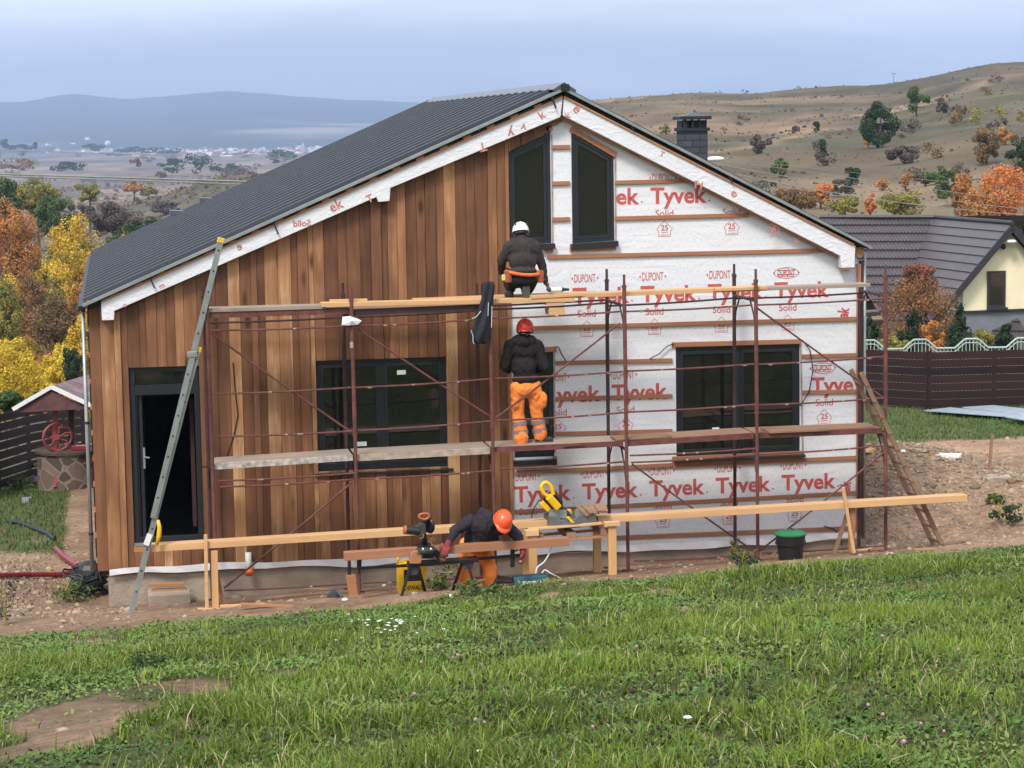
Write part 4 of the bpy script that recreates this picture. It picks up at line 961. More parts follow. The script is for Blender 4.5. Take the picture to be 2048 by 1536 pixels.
# hedgerows and woods in the valley
for i, (k, u, a, b_, w, D, lab) in enumerate([('dark',150,322,346,100,1150,'dark hedgerow wood in the valley, the longer one'), ('dark',345,316,345,70,1100,'dark wood left of the eave top in the valley'), ('dark',395,304,346,55,1200,'tall dark wood in the middle of the valley'),
    ('rust',272,316,334,24,1000,'small reddish wood in the valley'), ('rust',320,342,356,26,900,'low reddish thicket in the valley'), ('dark',440,322,350,90,1150,'dark green wood touching the roof line in the valley'), ('green',560,300,330,70,1500,'green wood beyond the roof line'),
    ('dark',10,277,294,24,2600,'dark far grove at the picture edge'), ('dark',70,283,296,7,2500,'lone dark far tree'), ('dark',40,288,302,60,2500,'far dark tree belt below the grove'), ('dark',190,288,302,60,2700,'far dark belt below the town'), ('dark',270,293,306,110,2600,'long far belt of trees under the town'), ('dark',340,296,308,60,2600,'far belt of trees right of the long one'),
    ('dark',575,302,318,26,2400,'far dark trees beside the white farm'), ('rust',35,316,340,90,900,'reddish brown scrub wood near the power line'), ('bare',480,330,355,90,1000,'grey scrub wood under the roof line')]):
    plant(k, u, a, b_, w, D, lab, 'wood', 'woods and hedgerows in the valley', 'wood', trunk=False, seed=500+i, nleaf=600, leafpx=3.0)
# valley town: small far houses, individually placed
def far_house(i):
    mb = MB().mat(0).box(-5, 5, -4, 4, 0, 4.5); mb.mat(1).prism([(-5.4, 4.5), (5.4, 4.5), (0, 7.6)], -4.4, 4.4)
    return mb
M_FW = [mat('far_wall_%s' % n_, c, .9) for n_, c in (('white', (.85,.83,.78)), ('cream', (.70,.60,.46)), ('grey', (.55,.55,.55)))]
M_FR = [mat('far_roof_%s' % n_, c, .8) for n_, c in (('red', (.30,.12,.08)), ('grey', (.42,.40,.38)), ('pale', (.75,.72,.70)))]
FH = []
for i in range(6):
    o = far_house(i).build('far_house', [M_FW[i % 3 if i % 2 else 0], M_FR[(i*2) % 3]]); FH.append(o.data); bpy.data.objects.remove(o)
n_ = 0
while n_ < 290:
    u = g.uniform(60, 840); q = g.uniform(0, 1)
    v = np.interp(u, [60,300,450,600,840], [294,298,302,298,290])+g.normal()*3.6-(5 if g.uniform() < .18 else 0)*g.uniform(0, 3)
    p = ground_at(u, v+4, 2600, 5200); D = np.linalg.norm(p-CAM)
    p = atd(u, v+4, g.uniform(3300, 4600)); z = -28
    q_ = CAM+ray(u, max(v, 281))*1.0; d = ray(u, v+4); tt = (z-CAM[2])/d[2] if d[2] < -.004 else 4500; tt = min(max(tt, 2600), 5200); p = CAM+d*tt; z = max(z, p[2]-2)
    o = link('far_house', FH[int(g.integers(6))], None, (p[0], p[1], z)); k = g.uniform(.4, 1.05); o.scale = (k, k, k*g.uniform(.7, 1.2)); o.rotation_euler.z = g.uniform(0, 3)
    tag(o, 'tiny pale house in the hazy valley town', 'house', 'houses of the valley town'); n_ += 1
def one_far(name, u, v, w, h, lab):
    D = 3000; p = atd(u, v, D); s = D/FPX; mb = MB().mat(0).box(-w*s/2, w*s/2, -6, 6, 0, h*s*.6); mb.mat(1).prism([(-w*s/2-.5, h*s*.6), (w*s/2+.5, h*s*.6), (0, h*s)], -6.5, 6.5)
    o = mb.build(name, [M_FW[0], M_FR[0]], None, loc=(0, 0, 0)); o.location = (p[0], p[1], p[2]-3); tag(o, lab, 'farmhouse')
one_far('farmhouse', 452, 310, 24, 9, 'white gabled farm building beside the valley town'); one_far('farmhouse', 525, 318, 16, 7, 'second white farm building nearer the roof edge')
p = atd(606, 303, 3200); mb = MB().box(-2.2, 2.2, -2.2, 2.2, 0, 7); mb.add([(-2.6,-2.6,7),(2.6,-2.6,7),(2.6,2.6,7),(-2.6,2.6,7),(0,0,14)], [(0,1,4),(1,2,4),(2,3,4),(3,0,4)]); o = mb.build('church_tower', M_FR[1], None, loc=(0, 0, 0)); o.location = tuple(p); tag(o, 'tiny pointed church tower in the valley town', 'tower')
one_far('farmhouse', 274, 306, 20, 4, 'long low white barn on the valley fields')

# ------------------------------------------------------------------ grass (stuff)
M_GRASS, t_, b_ = new_mat('grass_blades'); a_ = N(t_, 'ShaderNodeAttribute', attribute_name='Col'); t_.links.new(a_.outputs['Color'], b_.inputs['Base Color']); b_.inputs['Roughness'].default_value = .7; b_.inputs['Specular IOR Level'].default_value = .12
try: b_.inputs['Subsurface Weight'].default_value = 0
except Exception: pass
def blades(name, x, y, hgt, wid, col, seed, lean=.5, z=None):
    g = np.random.default_rng(seed); n = len(x); z = H(x, y) if z is None else z; az = g.uniform(0, 2*np.pi, n); ln = hgt*np.abs(g.normal(0, lean, n)).clip(0, 1.3); dx, dy = np.cos(az), np.sin(az)
    fa = g.uniform(0, np.pi, n); wx, wy = np.cos(fa)*wid/2, np.sin(fa)*wid/2
    P = []
    for k, (hh, ll, ww) in enumerate(((0, 0, 1), (.55, .25, .85), (.92, .75, .45))):
        cx, cy, cz = x+dx*ln*ll, y+dy*ln*ll, z-.01+hgt*hh*np.sqrt(np.clip(1-(ln/hgt*.6)**2, .3, 1)); P += [np.stack([cx-wx*ww, cy-wy*ww, cz], 1), np.stack([cx+wx*ww, cy+wy*ww, cz], 1)]
    P.append(np.stack([x+dx*ln*1.15, y+dy*ln*1.15, z+hgt*.98*np.sqrt(np.clip(1-(ln/hgt*.75)**2, .2, 1))], 1)); P.append(P[-1])
    V = np.stack(P, 1).reshape(-1, 3); b = np.arange(n)[:, None]*8
    Q = np.concatenate([b+np.array([0,1,3,2]), b+np.array([2,3,5,4]), b+np.array([4,5,7,6])], 0)
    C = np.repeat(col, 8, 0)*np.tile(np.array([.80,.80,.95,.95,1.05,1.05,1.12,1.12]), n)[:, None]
    return np_mesh(name, V, Q, M_GRASS, C)
def scatter(n, rmin, rmax, tmin, tmax, seed):
    g = np.random.default_rng(seed); r = np.sqrt(g.uniform(rmin**2, rmax**2, n)); th = np.radians(g.uniform(tmin, tmax, n)); return CAM[0]+r*np.sin(th), CAM[1]+r*np.cos(th), g
def lush(x, y): return np.clip(.52+fbm(x*.55, y*.55, 101, 4)*1.7+np.clip((-y-5)/12, 0, .45)+np.clip((x-3)/10, 0, .25)-.25, 0, 1)
x, y, g = scatter(470000, 10.8, 28.2, -13, 33, 1)
gc = grass_cover(x, y); lu = lush(x, y); tuft = np.clip(.55+fbm(x*2.2, y*2.2, 111, 3)*1.5, .12, 1)
keep = g.uniform(0, 1, len(x)) < gc**1.5*(.30+.70*lu)*np.clip(tuft+.2, 0, 1); x, y, lu, tuft = x[keep], y[keep], lu[keep], tuft[keep]; n = len(x)
hg = (.032+.074*lu*tuft)*g.uniform(.5, 1.5, n)*np.clip((-y-1.5)/4, .45, 1); wd = g.uniform(.006, .011, n)
pal = np.array([[.052,.084,.018], [.100,.152,.024], [.166,.232,.033], [.260,.318,.045], [.38,.35,.13]])
f = np.clip(lu*.9+fbm(x*.9, y*.9, 121, 3)*.9+g.normal(0, .22, n)+.35, 0, 2.9); i0 = np.floor(f).astype(int); fr = (f-i0)[:, None]; c = pal[i0]*(1-fr)+pal[np.minimum(i0+1, 4)]*fr
c = c*(1+.55*fbm(x/1.9, y/1.9, 171, 3))[:, None]
grey = np.clip(1-lu*1.5, 0, 1)[:, None]*.5; c = c*(1-grey)+np.array([.095,.125,.055])*grey
dryb = g.uniform(0, 1, n) < .07; c[dryb] = np.array([.36,.30,.17])
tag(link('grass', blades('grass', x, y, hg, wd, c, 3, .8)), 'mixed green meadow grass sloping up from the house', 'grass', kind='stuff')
# taller tufts and single long blades
x, y, g = scatter(110000, 10.8, 27.5, -13, 33, 8); gc = grass_cover(x, y); tf = fbm(x*1.5, y*1.5, 161, 3); keep = g.uniform(0, 1, len(x)) < gc*(y < -5)*np.clip(tf*4-.15, .02, 1)*(.4+.6*lush(x, y)); x, y = x[keep], y[keep]; n = len(x)
hg = g.uniform(.07, .19, n); f = g.uniform(0, 2.9, n); i0 = f.astype(int); fr = (f-i0)[:, None]; c = pal[i0+0]*(1-fr)+pal[i0+1]*fr; d_ = g.uniform(0, 1, n) < .08; c[d_] = np.array([.40,.34,.19])
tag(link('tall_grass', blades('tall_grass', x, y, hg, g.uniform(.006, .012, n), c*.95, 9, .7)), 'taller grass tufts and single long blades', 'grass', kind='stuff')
# low broad leaves: clover, plantain, weeds
x, y, g = scatter(290000, 10.8, 28.4, -13, 33, 2); gc = grass_cover(x, y); lu = lush(x, y); tf = np.clip(.5+fbm(x*1.6, y*1.6, 131, 3)*2.4, 0, 1)
keep = g.uniform(0, 1, len(x)) < np.clip(gc, .0, 1)*(.25+.75*tf)*(1.05-.45*lu); x, y = x[keep], y[keep]; n = len(x)
s = g.uniform(.010, .026, n); z = H(x, y)+g.uniform(.01, .055, n); a = g.uniform(0, 2*np.pi, n); tl = g.normal(0, .45, (n, 2))
ux, uy = np.cos(a), np.sin(a); u3 = np.stack([ux, uy, tl[:, 0]], 1)*s[:, None]; v3 = np.stack([-uy, ux, tl[:, 1]], 1)*s[:, None]*.55; P = np.stack([x, y, z], 1)
V = np.stack([P-u3, P-v3, P+u3, P+v3], 1).reshape(-1, 3); pal2 = np.array([[.055,.100,.026], [.090,.155,.034], [.130,.195,.050], [.19,.24,.070]]); f = np.clip(1.2+fbm(x, y, 141, 3)*2.5+g.normal(0, .4, n), 0, 2.99); i0 = f.astype(int); fr = (f-i0)[:, None]; c = pal2[i0]*(1-fr)+pal2[i0+1]*fr
tag(link('ground_cover', np_mesh('ground_cover', V, np.arange(4*n).reshape(-1, 4), M_GRASS, np.repeat(c, 4, 0))), 'low clover and broad leaved weeds among the grass', 'weeds', kind='stuff')
# far lawns beside the house
x, y, g = scatter(150000, 26, 58, -7, 26, 4); gc = grass_cover(x, y); keep = (g.uniform(0, 1, len(x)) < gc) & ((x < -.4) | (x > 10.9)) & (y > -2); x, y = x[keep], y[keep]; n = len(x)
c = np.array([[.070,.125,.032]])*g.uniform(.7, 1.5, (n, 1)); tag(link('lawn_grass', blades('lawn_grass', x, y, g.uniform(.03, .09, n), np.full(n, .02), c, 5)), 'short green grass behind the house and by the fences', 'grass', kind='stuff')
# gravel: pale stones on the bare earth
x, y, g = scatter(42000, 11, 48, -7, 29, 6); gc = grass_cover(x, y); heap = np.exp(-(((x-12.8)/2.4)**2+((y-4.0)/3.4)**2))+np.exp(-(((x+2.0)/1.7)**2+((y-1)/3)**2))
inside = (x > -.05) & (x < 10.7) & (y > -.02) & (y < 12.3)
keep = (g.uniform(0, 1, len(x)) < (1-gc)*(.16+.95*heap)) & ~inside; x, y = x[keep], y[keep]; n = len(x)
x2, y2 = g.normal(12.8, 1.9, 10000), g.normal(3.6, 2.4, 10000); x3, y3 = g.normal(-2.2, 1.1, 7000), g.normal(.8, 2.6, 7000); x2 = np.concatenate([x2, x3]); y2 = np.concatenate([y2, y3]); k_ = ~((x2 > -.1) & (x2 < 10.75) & (y2 > -.05)) & (y2 > -1.6) & (g.uniform(0, 1, len(x2)) > grass_cover(x2, y2)); x = np.concatenate([x, x2[k_]]); y = np.concatenate([y, y2[k_]]); n = len(x)
ico = bmesh.new(); bmesh.ops.create_icosphere(ico, subdivisions=1, radius=1); iv = np.array([v.co[:] for v in ico.verts]); iff = np.array([[v.index for v in f_.verts] for f_ in ico.faces]); ico.free()
s = g.lognormal(math.log(.017), .5, n).clip(.009, .10); sc_ = np.stack([s*g.uniform(.7, 1.4, n), s*g.uniform(.7, 1.4, n), s*g.uniform(.45, .9, n)], 1); a = g.uniform(0, 6.28, n); jit = g.uniform(.8, 1.2, (n, len(iv), 1))
V = iv[None]*jit*sc_[:, None]; ca, sa = np.cos(a)[:, None], np.sin(a)[:, None]; V = np.stack([V[..., 0]*ca-V[..., 1]*sa, V[..., 0]*sa+V[..., 1]*ca, V[..., 2]], -1)+np.stack([x, y, H(x, y)], 1)[:, None]
Q = (iff[None]+(np.arange(n)*len(iv))[:, None, None]).reshape(-1, 3); c = np.repeat(np.array([[.36,.265,.185]])*.82*g.uniform(.5, 1.3, (n, 1))*g.uniform(.93, 1.07, (n, 3)), len(iv), 0)
tag(link('gravel', np_mesh('gravel', V.reshape(-1, 3), Q, M_GRASS, c)), 'pale stones and gravel strewn over the bare earth', 'gravel', kind='stuff')
# ------------------------------------------------------------------ scaffolding
YSF, YSB = -1.35, -.30
PU = (418, 706, 982, 1250, 1512, 1770)
PX = [float(at(u, 760, YSF)[0]) for u in PU]
zat = lambda u, v, Y=YSF: float(at(u, v, Y)[2])
scf = empty('scaffolding', (PX[0], -.8, -.2), 'two lift rust red tubular scaffolding standing along the whole front of the house', 'scaffolding')
ZT = [zat(412,585), zat(702,575), zat(976,596), zat(1245,549), zat(1508,538), zat(1768,530)]
ZTB = [zat(402,570,YSB), zat(690,566,YSB), 3.75, zat(1213,538,YSB), zat(1466,528,YSB), 3.6]
Z1 = [zat(432,930), zat(708,912), zat(985,897), zat(1252,884), zat(1512,868), zat(1760,858)]      # deck level 1
Z2 = [zat(415,626), zat(700,617), zat(978,606), zat(1246,594), zat(1508,584), zat(1768,574)]
g_ = random.Random(3)
for i, x in enumerate(PX):
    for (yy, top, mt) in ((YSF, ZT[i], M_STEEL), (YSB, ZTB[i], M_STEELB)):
        lean = .02 if yy == YSF else .0
        zb = Hz(x, yy)+.0; q = MB(); zj = Z1[i]+.28
        q.tube([(x+lean, yy, zb), (x+lean*.5, yy, zj)], .024, 10); q.tube([(x+lean*.5, yy, zj-.02), (x, yy, zj+.02)], .030, 10); q.tube([(x+lean*.5, yy, zj), (x, yy, top-.16)], .027, 10)
        q.tube([(x, yy, top-.18), (x, yy, top-.14)], .033, 10); q.tube([(x, yy, top-.16), (x, yy, top)], .018, 8)
        s_ = q.build('standard', mt, scf, smooth=False)
        q = MB(); q.box(x+lean-.07, x+lean+.07, yy-.07, yy+.07, zb-.01, zb+.012); q.build('base_plate', M_STEELB, s_)
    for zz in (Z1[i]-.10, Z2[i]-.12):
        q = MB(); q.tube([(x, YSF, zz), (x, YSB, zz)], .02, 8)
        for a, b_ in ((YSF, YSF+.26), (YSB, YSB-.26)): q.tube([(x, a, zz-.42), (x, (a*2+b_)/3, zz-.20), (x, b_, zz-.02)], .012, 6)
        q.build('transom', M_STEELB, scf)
def rail(u0, v0, u1, v1, Y=YSF, r=.0125, name='guard_rail', m_=M_STEEL, lump=True):
    a, b_ = at(u0, v0, Y), at(u1, v1, Y); q = MB(); n = 6
    pts = [tuple(a+(b_-a)*k/n+np.array([0, 0, -.012*math.sin(math.pi*k/n)])) for k in range(n+1)]; q.tube(pts, r, 7)
    o = q.build(name, m_, scf)
    if lump:
        q = MB()
        for _ in range(g_.randint(1, 3)):
            t = g_.uniform(.08, .95); c = a+(b_-a)*t; q.tube([(c[0]-.03, c[1]-.003, c[2]-.010), (c[0]+.02, c[1]-.003, c[2]-.012), (c[0]+.05, c[1]-.003, c[2]-.010)], [.005, r+.0015, .004], 6)
        q.build('mortar_crust', M_CRUST, o)
for seg in ((418,661,700,652),(427,788,702,775),(437,873,706,862),(437,962,712,946),(440,974,705,959),(712,652,975,637),(712,775,978,758),(716,861,984,842),(720,958,988,941),
            (985,637,1240,623),(990,757,1246,743),(992,841,1250,825),(996,938,1252,923),(1252,623,1505,610),(1252,742,1508,728),(1254,824,1510,809),(1260,911,1512,897),(1262,925,1514,909),
            (1512,610,1766,597),(1512,729,1768,713),(1514,810,1770,796),(1516,909,1772,891),(448,1181,720,1166),(725,1166,1000,1150),(1268,1122,1482,1110),(1522,1106,1774,1091)):
    rail(*seg)
for seg in ((405,646,698,634),(700,634,972,620),(972,619,1213,606),(1213,612,1468,596),(1468,597,1724,586),(700,622,1213,600)):
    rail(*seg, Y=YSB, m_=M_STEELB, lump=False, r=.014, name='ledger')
for seg in ((422,666,705,866),(715,657,982,834),(992,836,1240,646),(1514,616,1766,795),(448,1176,703,966),(1264,928,1516,1108),(1508,1110,1768,905)):
    rail(*seg, Y=YSF+.03, name='diagonal_brace', lump=False, r=.0135)
x, z = W(704, 690, YSF-.03); MB().tube([(x, YSF-.012, z-.04), (x, YSF-.012, z+.04)], .024, 8).build('paint_spot', M_CRUST, scf)
# platforms
def platform(i, Z, top, side, w=.62, th=.055, y0=YSF+.06, name='platform', dx0=0., dx1=0., ztilt=0.):
    x0, x1 = PX[i]+.02+dx0, PX[i+1]-.02+dx1; za, zb = Z[i], Z[i+1]
    q = MB(); P = []
    for dz in (-.0, .022):
        P += [(x0, y0+.015, za-.022+dz), (x1, y0+.015, zb-.022+dz), (x1, y0+w, zb-.022+dz), (x0, y0+w, za-.022+dz)]
    q.add(P, [(0,3,2,1),(4,5,6,7),(0,1,5,4),(1,2,6,5),(2,3,7,6),(3,0,4,7)]); o = q.build(name, top, scf)
    q = MB(); q.beam((x0, y0, za-th/2-.002), (x1, y0, zb-th/2-.002), .03, th+.02); q.build('side_beam', side, o)
    return o
M_WHITED = mat('mortar_splashed_white', (.52,.47,.43), .85, vary=.35, scale=14, c2=(.25,.21,.19,1)); M_TAND = mat('mortar_splashed_tan', (.42,.35,.28), .9, c2=(.28,.22,.17,1), scale=10)
platform(0, Z1, M_GREYW, M_WHITED, th=.055); platform(1, Z1, M_GREYW, M_TAND, th=.065); platform(2, Z1, M_GREYW, M_STEEL, th=.05); platform(3, Z1, M_BROWNPL, M_STEEL); platform(4, Z1, M_BROWNPL, M_STEEL)
platform(0, Z2, M_BROWNPL, M_STEEL, th=.06); platform(1, [z-.03 for z in Z2], M_BROWNPL, M_STEELB)
ZD1 = lambda x: float(np.interp(x, PX, Z1)); ZD2 = lambda x: float(np.interp(x, PX, Z2))
# ------------------------------------------------------------------ loose planks on the scaffold
def plank(u0, v0, u1, v1, w, th, Y, m_, label, group='loose planks on the scaffold', name='plank', yaw=0., bev=.003, cat='plank'):
    """front top edge from (u0,v0) to (u1,v1) on plane Y"""
    a, b_ = at(u0, v0, Y), at(u1, v1, Y+yaw); q = MB(); P = []
    for dz in (-th, 0):
        for p_, dy in ((a, 0), (b_, 0), (b_, w), (a, w)): P.append((p_[0], p_[1]+dy, p_[2]+dz))
    q.add(P, [(0,3,2,1),(4,5,6,7),(0,1,5,4),(1,2,6,5),(2,3,7,6),(3,0,4,7)]); c = (a+b_)/2
    o = q.build(name, m_, None, loc=tuple(c), bevel=bev); tag(o, label, cat, group); return o
plank(417,617,652,610, .30, .05, YSF+.03, M_GREYW, 'splintered pale plank at the top deck end beside the metal ladder')
plank(643,606,1150,595, .22, .055, YSF-.01, M_PINE, 'long fresh pine plank under the crouching worker')
plank(660,600,735,598, .10, .04, YSF+.10, M_PINE, 'short pine offcut lying on the long plank by the second pole')
plank(830,600,1200,585, .35, .04, YSF+.45, M_PINE, 'inner pine plank of the top deck next to the wall')
plank(1110,589,1530,573, .28, .055, YSF+.12, M_PINE, 'pine plank of the top deck right of the worker')
plank(1430,577,1535,573, .2, .04, YSF+.04, M_PINE, 'short pine board overlapping at the fifth pole on the top deck')
plank(1522,575,1741,567, .30, .045, YSF+.15, M_GREYW, 'greyed plank at the far end of the top deck')
plank(1062,592,1168,586, .14, .04, YSF-.02, M_PINE, 'short pine board under the screw gun')
plank(1093,603,1130,601, .30, .05, YSF+.0, M_PINE, 'short cross block under the top deck planks')
x, z = W(1112, 622, YSF+.05); tag(MB().box(x-.10, x+.11, YSF+.0, YSF+.3, z-.05, z+.045).build('wood_block', M_PINE, None, loc=(x, YSF+.1, z), bevel=.004), 'pine block wedged under the top deck above the standing worker', 'wood block')
plank(1232,878,1345,872, .36, .025, YSF+.05, M_BROWNPL, 'brown board on the lower deck left of the right hand window')
plank(1538,863,1660,858, .42, .028, YSF+.0, M_BROWNPL, 'brown board on the lower deck below the window corner')
plank(1640,858,1748,853, .42, .026, YSF+.05, M_BROWNPL, 'brown board at the lower deck end near the wooden ladder')
plank(405,934,683,921, .07, .012, YSF+.12, M_FRAME, 'long thin dark metal strip on the lower deck', name='metal_strip', cat='metal strip')
plank(1128,893,1168,890, .03, .02, YSF+.02, M_STEELB, 'dark tool lying on the lower deck right of the standing worker', name='pry_bar', cat='tool', group='tools on the decks')
# crumpled paper on the second pole
x, z = W(702, 641, YSF-.04); q = MB(); q.add([(x-.11, YSF-.05, z+.05), (x-.02, YSF-.07, z+.06), (x+.09, YSF-.04, z+.02), (x+.14, YSF-.03, z-.01), (x+.08, YSF-.06, z-.055), (x-.03, YSF-.075, z-.06), (x-.12, YSF-.05, z-.055), (x-.0, YSF-.10, z-.0)],
   [(0,1,7),(1,2,7),(2,3,7),(3,4,7),(4,5,7),(5,6,7),(6,0,7)]); q.extr([(x-.12, YSF-.049, z-.055), (x-.11, YSF-.049, z+.05), (x+.0, YSF-.045, z+.055), (x+.0, YSF-.045, z-.06)], (0, .02, 0))
tag(q.build('paper_bag', M_PAPER, None, loc=(x, YSF, z)), 'crumpled white paper bag stuck on the second scaffold pole', 'bag')
# black jacket hung on the third pole
def cloth_blob(name, mat_, rows, Yf, label, cat, seed=1, loc=None):
    """a hanging cloth: each row (v, u0, u1) at its depth, front and back sheets joined"""
    q = MB(); n = 14; gg = random.Random(seed); V = []
    for r_i, (v, u0, u1, th) in enumerate(rows):
        for side in (0, 1):
            for k in range(n):
                t = k/(n-1); u = u0+(u1-u0)*t; Y = Yf+(-1 if side == 0 else 1)*th*math.sin(math.pi*t)**.5*.5+.02*math.sin(t*11+r_i*.7)*(1 if side == 0 else .3)
                V.append(tuple(at(u, v, Y)))
    m_ = 2*n; F = []
    for i in range(len(rows)-1):
        for k in range(n-1):
            a = i*m_+k; F.append((a, a+1, a+m_+1, a+m_)); a += n; F.append((a+1, a, a+m_, a+m_+1))
        a = i*m_; F.append((a, a+m_, a+m_+n, a+n)); F.append((a+n-1, a+2*n-1, a+m_+2*n-1, a+m_+n-1))
    F.append(tuple(range(n))+tuple(range(2*n-1, n-1, -1))); b0 = (len(rows)-1)*m_; F.append(tuple(b0+k for k in range(n))+tuple(b0+k for k in range(2*n-1, n-1, -1)))
    q.add(V, F); o = q.build(name, mat_, None, smooth=True, loc=tuple(V[0])); return tag(o, label, cat)
M_JACK = mat('black_jacket_cloth', (.014,.016,.022), .85, vary=.4, scale=5, bump=.4, bscale=12)
jk = cloth_blob('jacket', M_JACK, [(563,968,986,.08),(570,962,990,.12),(582,962,989,.13),(596,963,987,.12),(612,958,986,.12),(630,952,984,.13),(650,947,983,.14),(665,942,980,.15),(680,940,975,.14),(688,948,972,.10)], YSF-.08, 'black hooded jacket with thin white piping hung on the third pole', 'jacket')
q = MB()
for pts in (((977,605),(976,632)),((984,612),(983,655)),((962,622),(952,634),(944,637)),((942,660),(946,672),(946,684),(949,688))):
    MB().tube([tuple(at(u, v, YSF-.165)) for u, v in pts], .004, 5).build('piping', M_WHITEP, jk)
# ------------------------------------------------------------------ aluminium extension ladder leaning to the right, its rungs along y
def alu_ladder():
    L = empty('aluminium_ladder', tuple(at(262, 1225, -1.75)), 'grey aluminium two section ladder with yellow caps leaning by the door', 'ladder')
    Yf = -1.75; wd = .40
    def stile(u0, v0, u1, v1, Y, wpx, name, caps=True, doubles=None):
        a, b_ = Vector(at(u0, v0, Y)), Vector(at(u1, v1, Y)); w = wpx/147
        s = MB().beam(a, b_, .028, w, up=(1, 0, 0)).build(name, M_ALU, L)
        q = MB(); d = (b_-a); n = int(d.length/.275)
        for k in range(1, n+1):
            c = a+d*(k/(n+.4)); q.lathe((c[0], Y-.0165, c[2]), [(.0, 0), (.013, 0), (.013, .006), (.0, .006)], 8, (0, 1, 0))
        q.build('rung_hole', M_ALUD, s)['kind'] = 'stuff'
        if caps:
            q = MB(); q.beam(b_-d.normalized()*.015, b_+d.normalized()*.055, .045, w+.02, up=(1, 0, 0)); q.build('end_cap', M_YEL, s, bevel=.01)
        return a, b_
    res = []
    for dY in (0, wd):
        A = stile(262,1225,395,702, Yf+dY, 10.5, 'stile'); B = stile(306,1036,441,484, Yf+dY-.032, 10.5, 'stile')
        res.append((A, B))
    for j in (0, 1):
        a, b_ = res[0][j]; d = b_-a; n = int(d.length/.275)
        for k in range(1, n+1):
            c = a+d*(k/(n+.4)); MB().tube([(c[0], c[1]+.015, c[2]), (c[0], c[1]+wd-.015, c[2])], .014, 8).build('rung', M_ALU, L)
    # locking brackets
    a = Vector(at(383, 708, Yf-.05)); MB().box(a[0]-.05, a[0]+.07, Yf-.055, Yf-.01, a[2]-.04, a[2]+.03).build('guide_bracket', M_ZINC, L, bevel=.006)
    a = Vector(at(292, 1090, Yf-.05)); b_ = Vector(at(300, 1068, Yf-.05)); MB().beam(a, b_, .02, .07, up=(1,0,0)).build('guide_bracket', M_WHITEP, L)
alu_ladder()
q = MB(); pts = [tuple(at(u, v, -1.80)) for u, v in ((316,1040),(319,1055),(318,1070),(314,1089))]; q.tube(pts, [.02, .028, .03, .02], 8)
tag(q.build('strap', M_TOOLY, None, loc=pts[0], smooth=True), 'yellow strap hanging from the metal ladder before the door', 'strap')
# ------------------------------------------------------------------ wooden ladder at the right end
def wood_ladder():
    L = empty('wooden_ladder', tuple(at(1890, 1105, -1.4)), 'worn brown wooden ladder leaning against the scaffold end', 'ladder')
    Y0 = -1.4; A = Vector(at(1893,1108,Y0)); B = Vector(at(1722,745,Y0)); dy = Vector((0, .42, 0)); M_L = wood('old_ladder_wood', [(0,(.16,.09,.055,1)),(1,(.34,.22,.15,1))], grain=(6,6,6), knots=.2)
    for o_ in (Vector((0,0,0)), dy): MB().beam(A+o_, B+o_, .035, .062, up=(1,0,0)).build('stile', M_L, L, bevel=.004)
    d = B-A
    for k in range(11):
        c = A+d*(.06+k*.087); MB().beam(c-Vector((0, .03, 0)), c+dy+Vector((0, .03, 0)), .045, .028, up=(0,0,1)).build('rung', M_BROWNPL, L, bevel=.003)
wood_ladder()
# ------------------------------------------------------------------ long infeed and outfeed rails with their props
YR = -1.72
plank(303,1091,1098,1041, .20, .085, YR, M_PINE, 'long fresh pine beam running left from the yellow mitre saw', 'long beams of the saw bench', 'timber_beam', cat='beam')
plank(1196,1034,1935,990, .20, .085, YR, M_PINE, 'long fresh pine beam running right from the yellow mitre saw past the scaffold', 'long beams of the saw bench', 'timber_beam', cat='beam')
def prop(u0, v0, u1, v1, Y0, Y1, w, h, m_, label, name='timber_prop'):
    a, b_ = at(u0, v0, Y0), at(u1, v1, Y1); o = MB().beam(a, b_, w, h, up=(0,1,0)).build(name, m_, None, loc=tuple(a), bevel=.003); tag(o, label, 'prop', 'props under the long beams'); return o
prop(414,1222,411,1069, YR-.03, YR-.03, .045, .03, M_PINE, 'thin bright pine stake standing in front of the left beam end')
prop(431,1218,428,1100, YR+.06, YR+.06, .085, .085, M_PINEV, 'square pine post under the left beam')
prop(449,1212,424,1108, YR+.12, YR+.10, .05, .05, M_BROWNPL, 'dark slanting stake behind the left pine post')
prop(708,1200,701,1150, YR-.1, YR-.1, .12, .03, M_TRIMW, 'short reddish board end standing by the second pole')
prop(1708,1106,1686,975, YR-.03, YR-.03, .045, .03, M_PINE, 'thin slanting pine stake nailed across the right beam')
prop(1703,1104,1704,1016, YR+.1, YR+.1, .075, .075, M_TRIMW, 'square post under the right beam')
prop(1668,1108,1698,1018, YR+.14, YR+.14, .05, .04, M_BROWNPL, 'brown stake slanting the other way under the right beam')
